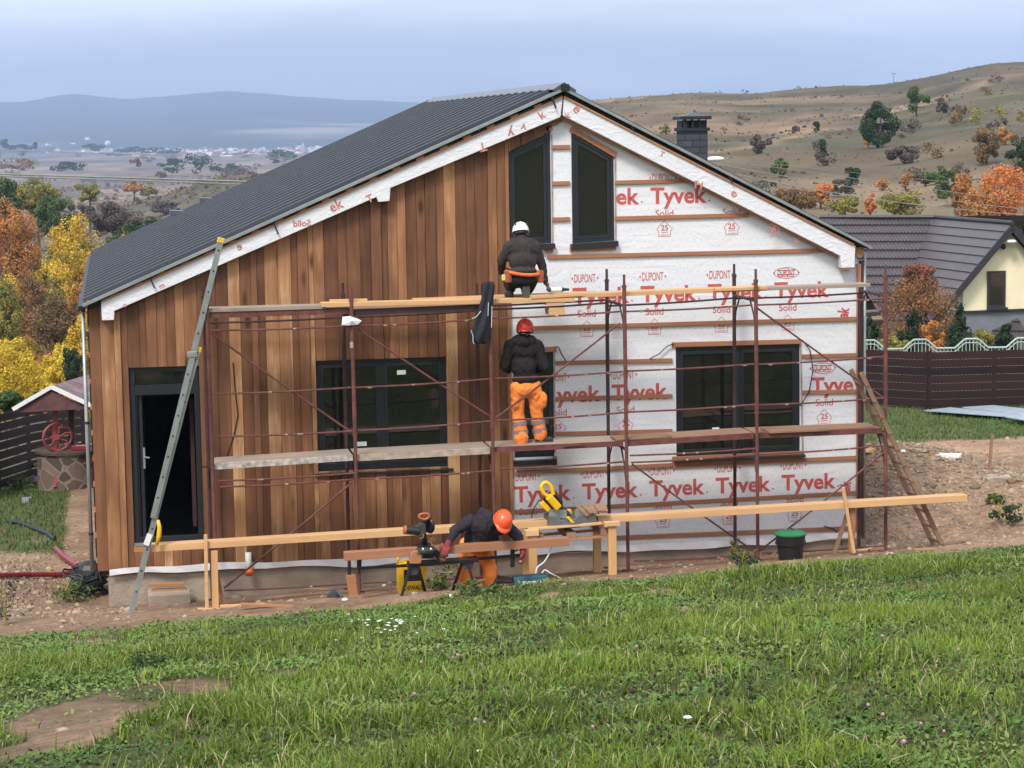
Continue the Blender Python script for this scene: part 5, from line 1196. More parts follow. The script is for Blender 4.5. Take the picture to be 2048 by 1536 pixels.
for u0, v0, u1, v1, th, m_, lab in ((395,1218,460,1218,.03,M_PINE,'pine foot board under the left post'),(440,1212,530,1208,.03,M_PINE,'pine board lying before the left pole foot'),(482,1208,640,1215,.03,M_TRIMW,'long thin board lying on the soil left of the sawhorse'),(598,1174,702,1180,.02,M_PINE,'thin lath lying against the foundation'),
    (300,1168,368,1166,.035,M_TRIMW,'upper board leaning on the foundation under the door'),(303,1180,372,1177,.035,M_TRIMW,'lower board leaning on the foundation under the door'),(450,1184,486,1183,.06,M_BROWNPL,'brown offcuts beside the left pole foot'),(105,1224,133,1222,.03,M_TRIMW,'small orange board lying on the soil at the left'),
    (1740,1100,1800,1099,.03,M_TRIMW,'orange board piece lying near the wooden ladder foot'),(1830,1100,1872,1097,.03,M_TRIMW,'orange board piece lying between the ladder feet'),(1712,1102,1745,1098,.05,M_PINE,'pine offcut under the right post')):
    Y = -.35 if 'foundation' in lab and 'leaning' in lab else None
    if Y is None: p = ground_at((u0+u1)/2, max(v0, v1), 25, 40); Y = float(p[1])
    plank(u0, v0, u1, v1, .09, th, Y, m_, lab, 'boards lying about on the ground', 'board', cat='board')
# ------------------------------------------------------------------ stepped blocks of the foundation
x, z = W(335, 1200, -.5); tag(MB().box(x-.25, x+.30, -.6, -.1, Hz(x, -.4)-.1, Hz(x, -.4)+.17).build('concrete_block', M_CONC, None, loc=(x, -.4, z), bevel=.01), 'rough concrete block before the foundation under the door', 'block')
# ------------------------------------------------------------------ green lidded bin
p = ground_at(1581, 1118, 25, 40); Y = float(p[1]); bx = empty('bin', (p[0], Y, p[2]), 'black plastic bin with green lid before the right side of the house', 'bin')
zb = p[2]-.02; ztop = float(at(1581, 1068, Y)[2]); rr_ = 29/145
q = MB().lathe((p[0], Y, zb), [(rr_*.78, 0), (rr_*.90, (ztop-zb)*.62), (rr_*1.02, (ztop-zb)*.63), (rr_*1.04, (ztop-zb)*.72), (rr_*.96, (ztop-zb)*.73), (rr_, (ztop-zb)), (0, ztop-zb)], 28); q.build('body', M_BLKPL, bx, smooth=False)
q = MB().lathe((p[0], Y, ztop-.005), [(rr_*1.06, 0), (rr_*1.07, .02), (rr_*.8, .045), (rr_*.2, .06), (0, .062)], 28); q.build('lid', mat('green_lid', (.02,.20,.085), .45, vary=.2), bx, smooth=False)
q = MB().tube([(p[0]-.05, Y, ztop+.05), (p[0], Y, ztop+.085), (p[0]+.05, Y, ztop+.05)], .008, 6).build('handle', M_CABLE, bx)
# ------------------------------------------------------------------ fences
def fence_run(name, P0, P1, h, nb, gap, label, m_=M_FENCE, group='dark slatted fences', post=2.0, posts=True):
    (x0, y0), (x1, y1) = P0, P1; L_ = math.hypot(x1-x0, y1-y0); n = max(1, round(L_/post)); z = lambda t: Hz(x0+(x1-x0)*t, y0+(y1-y0)*t)
    f = empty(name, (x0, y0, z(0)), label, 'fence', group); dx, dy = (x1-x0)/L_, (y1-y0)/L_
    bh = h/nb
    for i in range(n):
        t0, t1 = i/n, (i+1)/n; q = MB()
        for k in range(nb):
            a = (x0+(x1-x0)*t0, y0+(y1-y0)*t0, z(t0)+.06+bh*(k+.5)); b_ = (x0+(x1-x0)*t1, y0+(y1-y0)*t1, z(t1)+.06+bh*(k+.5)); q.beam(a, b_, .022, bh-gap)
        q.build('board_panel', m_, f)
    for i in range(n+1):
        t = i/n; px, py = x0+(x1-x0)*t-dy*.05, y0+(y1-y0)*t+dx*.05; MB().box(px-.04, px+.04, py-.04, py+.04, z(t)-.3, z(t)+h+.08).build('post', m_, f)
    return f
def gp(u, v, D): p = atd(u, v, D); return float(p[0]), float(p[1])
_q = [ground_at(u, v, 35, 70) for u, v in ((1700,810),(1856,820),(2120,812))]; F0, F1, F2 = [(float(p[0]), float(p[1])) for p in _q]; _D = float(np.dot(_q[1]-CAM, FW))
hz_ = (abs(atd(1856, 703, _D)[2]-Hz(*F1)))
fence_run('fence', F0, F1, hz_-.06, 7, .009, 'dark brown slatted fence running from behind the house corner to the kink'); fence_run('fence', F1, F2, hz_-.06, 7, .009, 'dark brown slatted fence right of the kink behind the metal sheets')
_a, _b = ground_at(0, 984, 30, 60), ground_at(72, 958, 30, 60); _d = (_b-_a)[:2]; G0 = tuple(_a[:2]-_d*.8); G1 = tuple(_a[:2]+_d*2.6); _D = float(np.dot(_a-CAM, FW)); hl = atd(0, 822, _D)[2]-_a[2]
fence_run('fence', G0, G1, hl-.1, 8, .03, 'dark slatted fence behind the well with light showing through its gaps')
# second, curved metal fence behind the dark one
M_CURV = mat('pale_green_metal', (.42,.50,.46), .5, .2, vary=.15); C0, C1 = gp(1690, 700, 56.5), gp(2130, 700, 56.5)
cf = empty('curved_fence', (C0[0], C0[1], Hz(*C0)), 'pale green metal fence with wavy arched top rail behind the dark fence', 'fence')
L_ = math.hypot(C1[0]-C0[0], C1[1]-C0[1]); zt = float(atd(1840, 697, 56.5)[2]); per = 103/FPX*56.5; A_ = 18/FPX*56.5; ph = (1840-1690)/FPX*56.5
def cw(s): k = math.cos(2*math.pi*(s-ph)/per); return zt+A_*max(0, min(1, (k+.45)/1.2))
q = MB(); q2 = MB(); n = 120; pt = lambda s, dz: (C0[0]+(C1[0]-C0[0])*s/L_, C0[1]+(C1[1]-C0[1])*s/L_, cw(s)+dz)
for dz, r in ((0, .024), (-.10, .014)): q.tube([pt(L_*i/n, dz) for i in range(n+1)], r, 6)
q.build('top_rail', M_CURV, cf)
for i in range(60):
    s = L_*i/60; a = pt(s, -.02); q2.tube([(a[0], a[1], Hz(a[0], a[1])), a], .010, 5)
q2.build('bars', M_CURV, cf)['kind'] = 'stuff'
# ------------------------------------------------------------------ metal sheets on the lawn
def gpt(u, v, lo=30, hi=60): return ground_at(u, v, lo, hi)
M_SHEET = mat('pale_blue_sheet', (.40,.47,.52), .4, .2, vary=.2)
for i, (uv, lab) in enumerate((([(1848,826),(1900,820),(2060,834),(2060,842)], 'pale sheet metal lying flat on the lawn by the fence'), ([(1925,822),(1985,818),(2075,828),(2060,836)], 'upper pale metal sheet overlapping the flat one on the lawn'), ([(2010,845),(2060,839),(2090,848),(2050,852)], 'lowest pale metal sheet at the lawn edge'))):
    P = [gpt(u, v+2) for u, v in uv]; P = [Vector((p[0], p[1], p[2]+.07+.03*i)) for p in P]; o = MB().extr(P, (0, 0, .02)).build('metal_sheet', M_SHEET, None, loc=tuple(P[0])); tag(o, lab, 'metal sheet', 'metal sheets on the lawn')
# white paper scrap, stake, log, bits
def scrap(u, v, w, h, name, m_, lab, cat, n=9, seed=0, grp=None):
    p = gpt(u, v, 24, 70); gg = random.Random(seed+int(u)); D = np.linalg.norm(p-CAM); a = w/FPX*D/2; b_ = h/FPX*D*1.2; q = MB(); V = [(p[0], p[1], p[2]+b_*.6)]
    for k in range(n):
        t = 6.283*k/n; V.append((p[0]+math.cos(t)*a*gg.uniform(.6, 1.1), p[1]+math.sin(t)*a*gg.uniform(.3, .8), p[2]+gg.uniform(.0, b_*.7)))
    for k in range(n): V.append((V[1+k][0], V[1+k][1], p[2]-.01))
    q.add(V, [(0, 1+k, 1+(k+1) % n) for k in range(n)]+[(1+k, 1+n+k, 1+n+(k+1) % n, 1+(k+1) % n) for k in range(n)]); o = q.build(name, m_, None, loc=tuple(p)); return tag(o, lab, cat, grp)
scrap(1895,914,56,10,'paper_sheet',M_PAPER,'crumpled white sheet on the earth right of the gravel heap','sheet'); scrap(1806,903,16,5,'plastic_scrap',M_PAPER,'small white scrap beyond the gravel heap top','scrap'); scrap(1740,903,40,14,'wood_offcut',M_PINE,'pale offcuts lying behind the scaffold end','offcut')
scrap(757,1168,22,9,'rubble',M_PAPER,'white rubble lumps behind the orange sawhorse board','rubble'); scrap(768,1172,9,5,'rubble',M_PAPER,'small white lump right of the bigger rubble lumps','rubble'); scrap(690,1200,14,6,'rubble',M_PAPER,'white lump beside the grey tool bag','rubble')
scrap(903,1196,10,10,'stone',M_PAPER,'white stone in the grass before the sawing worker','stone'); scrap(829,1190,16,9,'stone',M_CONC,'brown grey stone in the grass before the yellow case','stone'); scrap(1128,1170,14,6,'stone',M_CONC,'pale stone right of the teal case','stone')
scrap(672,1195,38,20,'work_bag',M_GREYPL,'dark grey bag lying on the soil left of the sawhorse','bag',12)
for i, (u, v, w, h) in enumerate(((2000,962,60,14),(1985,955,40,10),(2030,965,40,9))): scrap(u, v, w, h, 'rock', M_CONC if i < 2 else M_SAWD, ['long pale rock on the bank right of the gravel heap','rounded rock behind the long pale rock','brown clod at the picture edge beside the long rock'][i], 'rock')
p = gpt(1978, 938); tag(MB().beam((p[0], p[1], p[2]-.1), (p[0]+.05, p[1], p[2]+.55), .04, .04).build('stake', M_BROWNPL, None, loc=tuple(p)), 'thin wooden stake standing in the bare earth on the right', 'stake')
# weeds
def weed(u, v, w, h, kind, label, seed, n=260):
    p = gpt(u, v, 12, 60); D = float(np.dot(p-CAM, FW)); W_, H_ = w/FPX*D, h/FPX*D; o = empty('weed', tuple(p), label, 'weed', 'weeds and tufts')
    link('leaves', crown_mesh('leaves', LM[kind], W_, H_, n, 3.4/FPX*D, seed, clumps=14, z0=.0), o)
    q = MB(); gg = random.Random(seed)
    for k in range(5): q.tube([(0, 0, -.02), (gg.uniform(-.2, .2)*W_, gg.uniform(-.1, .1)*W_, H_*.5), (gg.uniform(-.45, .45)*W_, gg.uniform(-.2, .2)*W_, H_*gg.uniform(.8, 1.1))], .005, 4)
    t = q.build('stem', LM['olive'], None, loc=(0, 0, 0)); t.parent = o
weed(1490,1142,60,44,'dark','leafy dark weed clump before the fifth pole',701,420); weed(1470,1120,30,46,'olive','tall thin weed stems before the fourth bay',702,90); weed(880,1180,70,46,'green','grass tuft around the saw stand leg',703,420); weed(905,1165,60,50,'green','weed growing before the worker with orange trousers',704,160)
weed(945,1188,70,30,'green','low leafy weeds hiding the feet of the bending worker',712,420); weed(992,1190,50,22,'green','low weeds before the dark tray of the teal case',713,260); weed(300,1340,90,40,'green','dark green tall tuft in the meadow on the left',705,700); weed(12,1250,70,110,'bare','dry grey weed stems at the picture edge',706,260); weed(2010,1050,70,50,'dark','dark weeds on the bank at the picture edge',707,500); weed(1990,1010,50,24,'green','green weeds on top of the bank at the picture edge',708,300)
weed(420,1140,40,24,'green','small weed',709,120) if False else None
weed(40,975,120,22,'green','low green plants before the slatted fence',710,500)
# yarrow: white flower heads and clover heads
q = MB(); gg = random.Random(9); M_FL = mat('white_flower', (.66,.66,.60), .8, vary=.15); M_PINK = mat('pink_clover', (.50,.23,.30), .8, vary=.3); M_SEED = mat('dark_seed_head', (.025,.018,.014), .9)
YA = None; n_ = 0
def flower(u, v, r, m_, label, name, group, stem=.09, flat=True):
    p = ground_at(u, v+stem*FPX/27*(.8 if flat else .5), 11, 32); q = MB().mat(0).tube([(p[0], p[1], p[2]-.01), (p[0]+.005, p[1], p[2]+stem)], .003, 4, cap=False)
    q.mat(1)
    if flat:
        for k in range(7): a = k*.9; q.ball((p[0]+math.cos(a)*r*.55*(k > 0), p[1]+math.sin(a)*r*.55*(k > 0), p[2]+stem), r*.42, 6, 4, (1, 1, .5))
    else: q.ball((p[0]+.005, p[1], p[2]+stem), r, 8, 6, (1, 1, 1.05))
    o = q.build(name, [LM['green'], m_], None, loc=tuple(p)); return tag(o, label, 'flower', group)
for k in range(34):
    t = gg.random(); u = 770+gg.gauss(0, 34); v = 1243+abs(gg.gauss(0, 14))-((u-770)**2)*.002
    if k > 26: v += 22; u = 750+gg.gauss(0, 50)
    flower(u, v, gg.uniform(.012, .024), M_FL, 'white yarrow head in the clump left of the centre of the meadow', 'yarrow_flower', 'white yarrow flowers')
for (u, v) in ((828,1408),(1272,1310),(1158,1326),(1764,1454),(1886,1490),(1840,1474),(1763,1290),(1915,1320),(950,1462),(968,1468),(842,1340),(905,1330),(885,1318),(985,1270),(1735,1434),(1530,1210),(1630,1206),(1812,1212),(1120,1218),(1806,1512),(1184,1480),(915,1326)):
    flower(u, v, gg.uniform(.009, .014), M_PINK, 'pink clover head in the meadow', 'clover_flower', 'pink clover heads', .10, False)
flower(1376, 1455, .03, M_FL, 'single white yarrow head low in the meadow', 'yarrow_flower', None, .10); flower(960, 1519, .02, M_FL, 'tiny white bloom at the lower picture edge', 'yarrow_flower', None, .08)
nsd = 0; V = MB()
while nsd < 260:
    u, v = gg.uniform(900, 2048), gg.uniform(1190, 1530)
    if fbm(u/160., v/60., 151, 3) < .05: continue
    p = ground_at(u, v, 11, 30); V.ball((p[0], p[1], p[2]+gg.uniform(.06, .11)), gg.uniform(.008, .014), 5, 4, (1, 1, 1.3)); nsd += 1
tag(V.build('seed_heads', M_SEED), 'dark dry seed heads standing in the grass', 'seed heads', kind='stuff')
# ------------------------------------------------------------------ neighbouring house with dark tiled roof
M_TILE, t_, b_ = new_mat('dark_tile_sheet'); tc_ = N(t_, 'ShaderNodeTexCoord'); wv = N(t_, 'ShaderNodeTexNoise'); wv.inputs['Scale'].default_value = 3; rp_ = N(t_, 'ShaderNodeValToRGB')
rp_.color_ramp.elements[0].color = (.052,.043,.045,1); rp_.color_ramp.elements[1].color = (.085,.070,.070,1); t_.links.new(tc_.outputs['Object'], wv.inputs[0]); t_.links.new(wv.outputs[0], rp_.inputs[0]); t_.links.new(rp_.outputs[0], b_.inputs['Base Color']); b_.inputs['Roughness'].default_value = .42
M_YW = mat('yellow_render', (.82,.74,.50), .9, vary=.08, scale=3); M_GW = mat('grey_render', (.17,.18,.20), .9, vary=.1); M_DKB = mat('dark_verge_board', (.030,.027,.030), .5)
DN = 66.0; A = np.array
apex = A(atd(2014, 447, DN)); zr = apex[2]; mr0 = A(atd(1871, 437, DN+4.6)); mr1 = A(atd(1640, 436, DN+6)); mr0[2] = mr1[2] = zr
e_l = A(atd(1884, 592, DN)); ze = e_l[2]; wing = (apex-mr0); wing[2] = 0; wl_ = np.linalg.norm(wing[:2]); wd_ = wing/wl_                # wing axis, towards the viewer
side = A([-wd_[1], wd_[0], 0.]);  side = side if np.dot(side, RT) > 0 else -side
hw = abs(np.dot(e_l-apex, side)); 
nb = empty('neighbour_house', tuple(A([apex[0], apex[1], Hz(apex[0], apex[1])])), 'yellow gabled neighbouring house with dark tiled roof at the right edge', 'house')
zg = Hz(apex[0], apex[1])-.3
def tiled(name, a, b_, c_, d_, rows, cols=40, amp=.035, wave=.0):
    """roof plane: a-b ridge, d-c eave; stepped courses parallel to the ridge"""
    q = MB(); V = []; a, b_, c_, d_ = map(A, (a, b_, c_, d_)); nrm = np.cross(b_-a, d_-a); nrm = nrm/np.linalg.norm(nrm); nrm = nrm if nrm[2] > 0 else -nrm
    for r in range(rows):
        for e in (0, 1):
            t = (r+e)/rows; p0, p1 = a+(d_-a)*t, b_+(c_-b_)*t
            for k in range(cols+1):
                s = k/cols; V.append(p0+(p1-p0)*s+nrm*(amp*e+wave*abs(math.sin(k*math.pi/2))*(.5+.5*e)))
    m_ = cols+1; F = [(i*m_+k, i*m_+k+1, (i+1)*m_+k+1, (i+1)*m_+k) for i in range(2*rows-1) for k in range(cols)]; q.add(V, F); o = q.build(name, M_TILE, nb); return o
rear = mr0-wd_*0; eL_back = mr0+(-side)*hw; eL_back[2] = ze; eL_front = apex+(-side)*hw+wd_*.35; eL_front[2] = ze; apexf = apex+wd_*.35; eR_front = apex+side*hw+wd_*.35; eR_front[2] = ze; eR_back = mr0+side*hw; eR_back[2] = ze
tiled('roof_wing_slope', mr0-wd_*2, apexf, eL_front, eL_back-wd_*2, 9, wave=.0); tiled('roof_wing_slope', mr0-wd_*2, apexf, eR_front, eR_back-wd_*2, 9)
drop = 4.2; run = wd_*7.0; d0 = mr1+run; d0[2] = zr-drop; d1 = mr0+side*1.0+run*.0+run; d1 = mr0+run+side*0.4; d1[2] = zr-drop; c1 = mr0+side*.4
m1 = mr1-side*0; tiled('roof_main_slope', mr1, c1, d1, d0, 17, 70, .05, .035)
b0 = mr1-wd_*6; b0[2] = zr-3.5; b1 = c1+side*3-wd_*6; b1[2] = zr-3.5; tiled('roof_main_slope', mr1, c1+side*3, b1, b0, 12)
for p_, q_ in ((mr1, mr0), (mr0, apexf)): MB().tube([tuple(p_+A([0,0,.03])), tuple(q_+A([0,0,.03]))], .07, 8).build('ridge_tile', M_DKB, nb)
vb = lambda a, b_, w=.19: MB().beam(tuple(a), tuple(b_), .05, w).build('verge_board', M_DKB, nb)
vb(apexf-A([0,0,.10]), eL_front-A([0,0,.10])); vb(apexf-A([0,0,.10]), eR_front-A([0,0,.10]))
ap = apex.copy(); wallw = hw-.55; zs = float(atd(2010, 622, DN)[2]); sl = (zr-ze)/hw; k_ = -side*wallw; top = zr-.16
P = [ap-side*wallw, ap+side*wallw]; q = MB(); q.extr([tuple(A([P[0][0], P[0][1], zs])), tuple(A([P[1][0], P[1][1], zs])), tuple(A([P[1][0], P[1][1], top-sl*wallw])), (ap[0], ap[1], top), tuple(A([P[0][0], P[0][1], top-sl*wallw]))], tuple(-wd_*4)); q.build('gable_wall', M_YW, nb)
pi_ = [p+wd_*.02 for p in P]; q = MB(); q.extr([(pi_[0][0]-.0, pi_[0][1], zg), (pi_[1][0], pi_[1][1], zg), (pi_[1][0], pi_[1][1], zs-.004), (pi_[0][0], pi_[0][1], zs-.004)], tuple(-wd_*4)); q.build('lower_wall', M_GW, nb)
MB().beam(tuple(P[0]+wd_*.06+A([0,0,zs-P[0][2]])), tuple(P[1]+wd_*.06+A([0,0,zs-P[1][2]])), .08, .06).build('band_course', M_DKB, nb)
uo = float(np.dot(A(atd(1996, 580, DN))-ap, side)); wz0, wz1 = float(atd(1996, 617, DN)[2]), float(atd(1996, 542, DN)[2]); c = ap+side*uo+wd_*.01; hwid = 20/FPX*DN
def slab(name, c, w, z0, z1, d, m_, par): 
    a, b_ = c-side*w, c+side*w; return MB().extr([(a[0], a[1], z0), (b_[0], b_[1], z0), (b_[0], b_[1], z1), (a[0], a[1], z1)], tuple(wd_*d)).build(name, m_, par)
fr = slab('window', c, hwid, wz0, wz1, .04, M_DKB, nb); slab('pane', c+wd_*.045, hwid*.72, wz0+.12, wz1-.07, .01, M_GLASS, fr); slab('sill', c+wd_*.05, hwid*1.1, wz0-.05, wz0+.02, .1, M_DKB, fr)
c = ap+wd_*.33+A([0,0,0]); MB().ball((c[0]-.02, c[1], zr-.52), .12, 10, 6, (1.4, 1, .5)).build('gable_lamp', M_WHITEP, nb, smooth=True)
c = A(atd(2003, 493, DN))+wd_*.12; MB().ball(tuple(c), .09, 8, 6).build('wall_lamp', M_BLKPL, nb, smooth=True)
p0 = A(atd(1728, 629, DN-2)); p1 = A(atd(1760, 626, DN-2)); MB().beam(tuple(p0), tuple(p1), .3, .12).build('gutter', M_DKB, nb)
# wall of the main wing under its eave
a = d0-wd_*.5; b_ = d1-wd_*.5; q = MB().extr([(a[0], a[1], zg), (b_[0], b_[1], zg), (b_[0], b_[1], zr-drop+.25), (a[0], a[1], zr-drop+.25)], tuple(-wd_*3)); q.build('front_wall', mat('white_render', (.55,.55,.56), .9, vary=.1), nb)
# ------------------------------------------------------------------ draw well with roof, wheel and stone ring
Pw = ground_at(135, 975, 36, 48); DW = float(np.dot(Pw-CAM, FW)); s = DW/FPX
wx = lambda u, v, dy=0.: atd(u, v, DW)+np.array([0, dy, 0])
well = empty('well', tuple(Pw), 'draw well with shingled red brown roof, red wheel and stone ring left of the house', 'well')
M_STONE, t_, b_ = new_mat('well_field_stones'); vo = N(t_, 'ShaderNodeTexVoronoi', feature='DISTANCE_TO_EDGE'); vo.inputs['Scale'].default_value = 3.6; v2 = N(t_, 'ShaderNodeTexVoronoi'); v2.inputs['Scale'].default_value = 3.6; tc_ = N(t_, 'ShaderNodeTexCoord')
r1 = N(t_, 'ShaderNodeValToRGB'); r1.color_ramp.elements[0].position = .03; r1.color_ramp.elements[1].position = .07; m_ = N(t_, 'ShaderNodeMix', data_type='RGBA'); m_.inputs['A'].default_value = (.20,.165,.14,1)
h_ = N(t_, 'ShaderNodeHueSaturation'); h_.inputs['Color'].default_value = (.12,.08,.06,1); sp_ = N(t_, 'ShaderNodeSeparateColor'); t_.links.new(v2.outputs['Color'], sp_.inputs[0]); mm = N(t_, 'ShaderNodeMath', operation='ADD'); mm.inputs[1].default_value = .5; t_.links.new(sp_.outputs[0], mm.inputs[0]); t_.links.new(mm.outputs[0], h_.inputs['Value'])
t_.links.new(tc_.outputs['Object'], vo.inputs[0]); t_.links.new(tc_.outputs['Object'], v2.inputs[0]); t_.links.new(vo.outputs['Distance'], r1.inputs[0]); t_.links.new(r1.outputs[0], m_.inputs['Factor']); t_.links.new(h_.outputs[0], m_.inputs['B']); t_.links.new(m_.outputs['Result'], b_.inputs['Base Color']); b_.inputs['Roughness'].default_value = .9
c = wx(137, 960); zt = float(wx(137, 902)[2]); zb = Hz(c[0], c[1])-.15; r_ = 61*s
MB().lathe((c[0], c[1], zb), [(r_, 0), (r_*.98, zt-zb), (0, zt-zb)], 30).build('stone_ring', M_STONE, well, smooth=False)
MB().lathe((c[0], c[1], zt+.003), [(0, 0), (r_*1.06, 0), (r_*1.06, .05), (0, .07)], 30).build('cover', mat('dark_well_cover', (.085,.055,.040), .9, vary=.4), well)
q = MB(); hb = wx(158, 897, -.3); q.box(hb[0]-.13, hb[0]+.17, hb[1]-.1, hb[1]+.1, zt+.07, zt+.14); q.build('hatch', M_REDPL, well)
M_WRED = mat('well_red_paint', (.30,.055,.050), .5, vary=.25); M_SHING = mat('red_brown_shingles', (.125,.050,.048), .85, vary=.45, scale=6, c2=(.070,.032,.034,1))
for du, dy in ((112, -.25), (143, .45)):
    a = wx(du, 900, dy); b_ = wx(du, 812, dy); MB().beam((a[0], a[1], zt), (b_[0], b_[1], b_[2]), .10, .10).build('post', M_WRED if du == 112 else mat('well_dark_post', (.10,.04,.035), .7), well)
MB().beam(tuple(wx(112, 965, -.55)), tuple(wx(116, 900, -.5)), .09, .05, up=(1,0,0)).build('front_board', M_WRED, well)
# wheel facing the viewer
c = wx(116, 868, -.42); R_ = 27*s; q = MB(); q.tube([(c[0]+R_*math.cos(t), c[1]+.1*math.cos(t), c[2]+R_*math.sin(t)) for t in np.linspace(0, 2*math.pi, 33)], .026, 8, cap=False); wh = q.build('wheel', M_WRED, well)
q = MB()
for k in range(7):
    t = 2*math.pi*k/7; q.tube([(c[0]+R_*r__*math.cos(t+b__), c[1], c[2]+R_*r__*math.sin(t+b__)) for r__, b__ in ((.05, 0), (.35, .35), (.7, .45), (1, .25))], .015, 6)
q.lathe((c[0], c[1]-.05, c[2]), [(0, 0), (.05, 0), (.05, .1), (0, .1)], 12, (0, 1, 0)); q.build('spoke', M_WRED, wh)['kind'] = 'stuff'
q = MB(); q.tube([(c[0], c[1], c[2]), (c[0], c[1]+.9, c[2])], .02, 8); q.build('axle', M_STEELB, well)
# gabled roof, its gable facing the viewer, ridge running back to the right
ax = wx(105, 768, -.75); bl_ = wx(29, 812, -.75); br_ = wx(183, 804, -.75); dpt = np.array([.62, 1.7, 0.])
f3 = [tuple(ax), tuple(bl_), tuple(br_)]
nx_ = 14; zz = []
for k in range(nx_+1):
    t = k/nx_; e = bl_*(1-t)+br_*t; zz.append((e[0], e[1], e[2]-.04*abs(math.sin(k*math.pi/1.0+ .5))-.02))
MB().extr([tuple(ax-np.array([0,0,.05]))]+[tuple(np.array(z_)+np.array([0,.03,0])) for z_ in zz], (0, .03, 0)).build('gable_board', M_SHING, well)
for e in (bl_, br_):
    o = MB().extr([tuple(ax), tuple(e), tuple(e+dpt), tuple(ax+dpt)], (0, 0, .05)).build('roof_slope', M_SHING if e is bl_ else mat('roof_rolls', (.15,.05,.045), .7, c2=(.24,.20,.21,1), scale=3.0, vary=0, stretch=(1,3,1)), well)
    MB().beam(tuple(ax+np.array([0,-.02,.03])), tuple(e+np.array([0,-.02,.03])), .05, .07).build('verge_trim', M_WHITEP, well)
MB().beam(tuple(br_+np.array([.05,.0,.06])), tuple(br_+dpt+np.array([.05,0,.06])), .04, .04).build('verge_trim', M_WHITEP, well)
# heaps by the well
def lump(u, v, w, h, name, m_, lab, cat, seed, n=10): return scrap(u, v, w, h, name, m_, lab, cat, n, seed)
lump(70,968,60,22,'tarp',M_GREYPL,'dark tarpaulin heap before the slatted fence','tarp',1,14); lump(140,945,60,26,'tarp',mat('green_tarp', (.055,.075,.062), .6, vary=.4),'grey green tarpaulin crumpled at the foot of the well','tarp',2,14); lump(82,952,18,26,'canister',M_BLKPL,'dark canister beside the tarpaulin heap','canister',3); lump(55,1006,22,16,'bucket_heap',mat('grey_rock', (.22,.23,.24), .9),'grey round stone in the grass left of the house','stone',4)
p = gpt(110, 958, 34, 46); tag(MB().beam((p[0]-.4, p[1], p[2]+.28), (p[0]+.55, p[1]+.2, p[2]+.40), .2, .05).build('board', M_BROWNPL, None, loc=tuple(p)), 'old brown board lying on the tarpaulin by the well', 'board', 'boards lying about on the ground')
# hoses, cable coil, red pipes at the left corner
def gtube(pts, r, m_, name, lab, cat, lift=.02, grp=None, rib=False):
    P = []
    for u, v in pts: p = gpt(u, v, 22, 60); P.append((p[0], p[1], p[2]+lift))
    Q_ = [];  n = len(P)
    for i in range(n-1):
        for k in range(8 if not rib else 14): t = k/(8 if not rib else 14); Q_.append(tuple(np.array(P[i])*(1-t)+np.array(P[i+1])*t))
    Q_.append(P[-1]); rad = [r*(1.12 if (rib and i % 2) else 1) for i in range(len(Q_))]
    o = MB().tube(Q_, rad, 10).build(name, m_, None, loc=P[0], smooth=not rib); return tag(o, lab, cat, grp)
gtube([(-10,1158),(60,1156),(120,1156),(152,1150)], .034, M_REDPL, 'corrugated_pipe', 'red corrugated pipe lying flat on the gravel at the left edge', 'pipe', .05, rib=True)
gtube([(112,1112),(130,1130),(156,1148)], .038, M_REDPL, 'corrugated_pipe', 'short red corrugated pipe slanting down to the cable coil', 'pipe', .12, rib=True)
gtube([(16,1047),(40,1050),(70,1062),(95,1072),(108,1082)], .035, M_CABLE, 'hose', 'thick black hose lying over the gravel at the left', 'hose', .04)
gtube([(-20,1485),(40,1478),(65,1470)], .012, M_GREYW, 'hose', 'thin pale hose end in the grass at the lower left edge', 'hose', .04)
coil = None; gg = random.Random(4); Pc = gpt(175, 1190, 24, 36); q = MB()
for k in range(16):
    a0 = gg.uniform(0, 6.28); rx, ry = gg.uniform(.14, .30), gg.uniform(.18, .36); tz = .03+k*.018; tl = gg.uniform(-.25, .25); cx_, cy_ = Pc[0]+gg.uniform(-.08, .08), Pc[1]+.15+gg.uniform(-.12, .12)
    q.tube([(cx_+rx*math.cos(t+a0), cy_+ry*math.sin(t+a0), Pc[2]+tz+tl*.3*math.cos(t)+.02*math.sin(5*t)) for t in np.linspace(0, 2*math.pi, 26)], .013, 6, cap=False)
for k in range(7):
    q.tube([(Pc[0]+.15, Pc[1]+.1, Pc[2]+.35), (Pc[0]+gg.uniform(-.1,.2), Pc[1]-.2, Pc[2]+.22), (Pc[0]+gg.uniform(-.35,.1), Pc[1]-.45, Pc[2]+.06)], .011, 5)
q.ball((Pc[0]+.05, Pc[1]+.3, Pc[2]+.25), .2, 12, 8, (1.2, 1, .9))
tag(q.build('cable_coil', M_CABLE, None, loc=tuple(Pc)), 'messy coil of black cable heaped at the left house corner', 'cable coil')
weed(150,1205,110,44,'green','low weeds growing round the black cable coil',711,420)
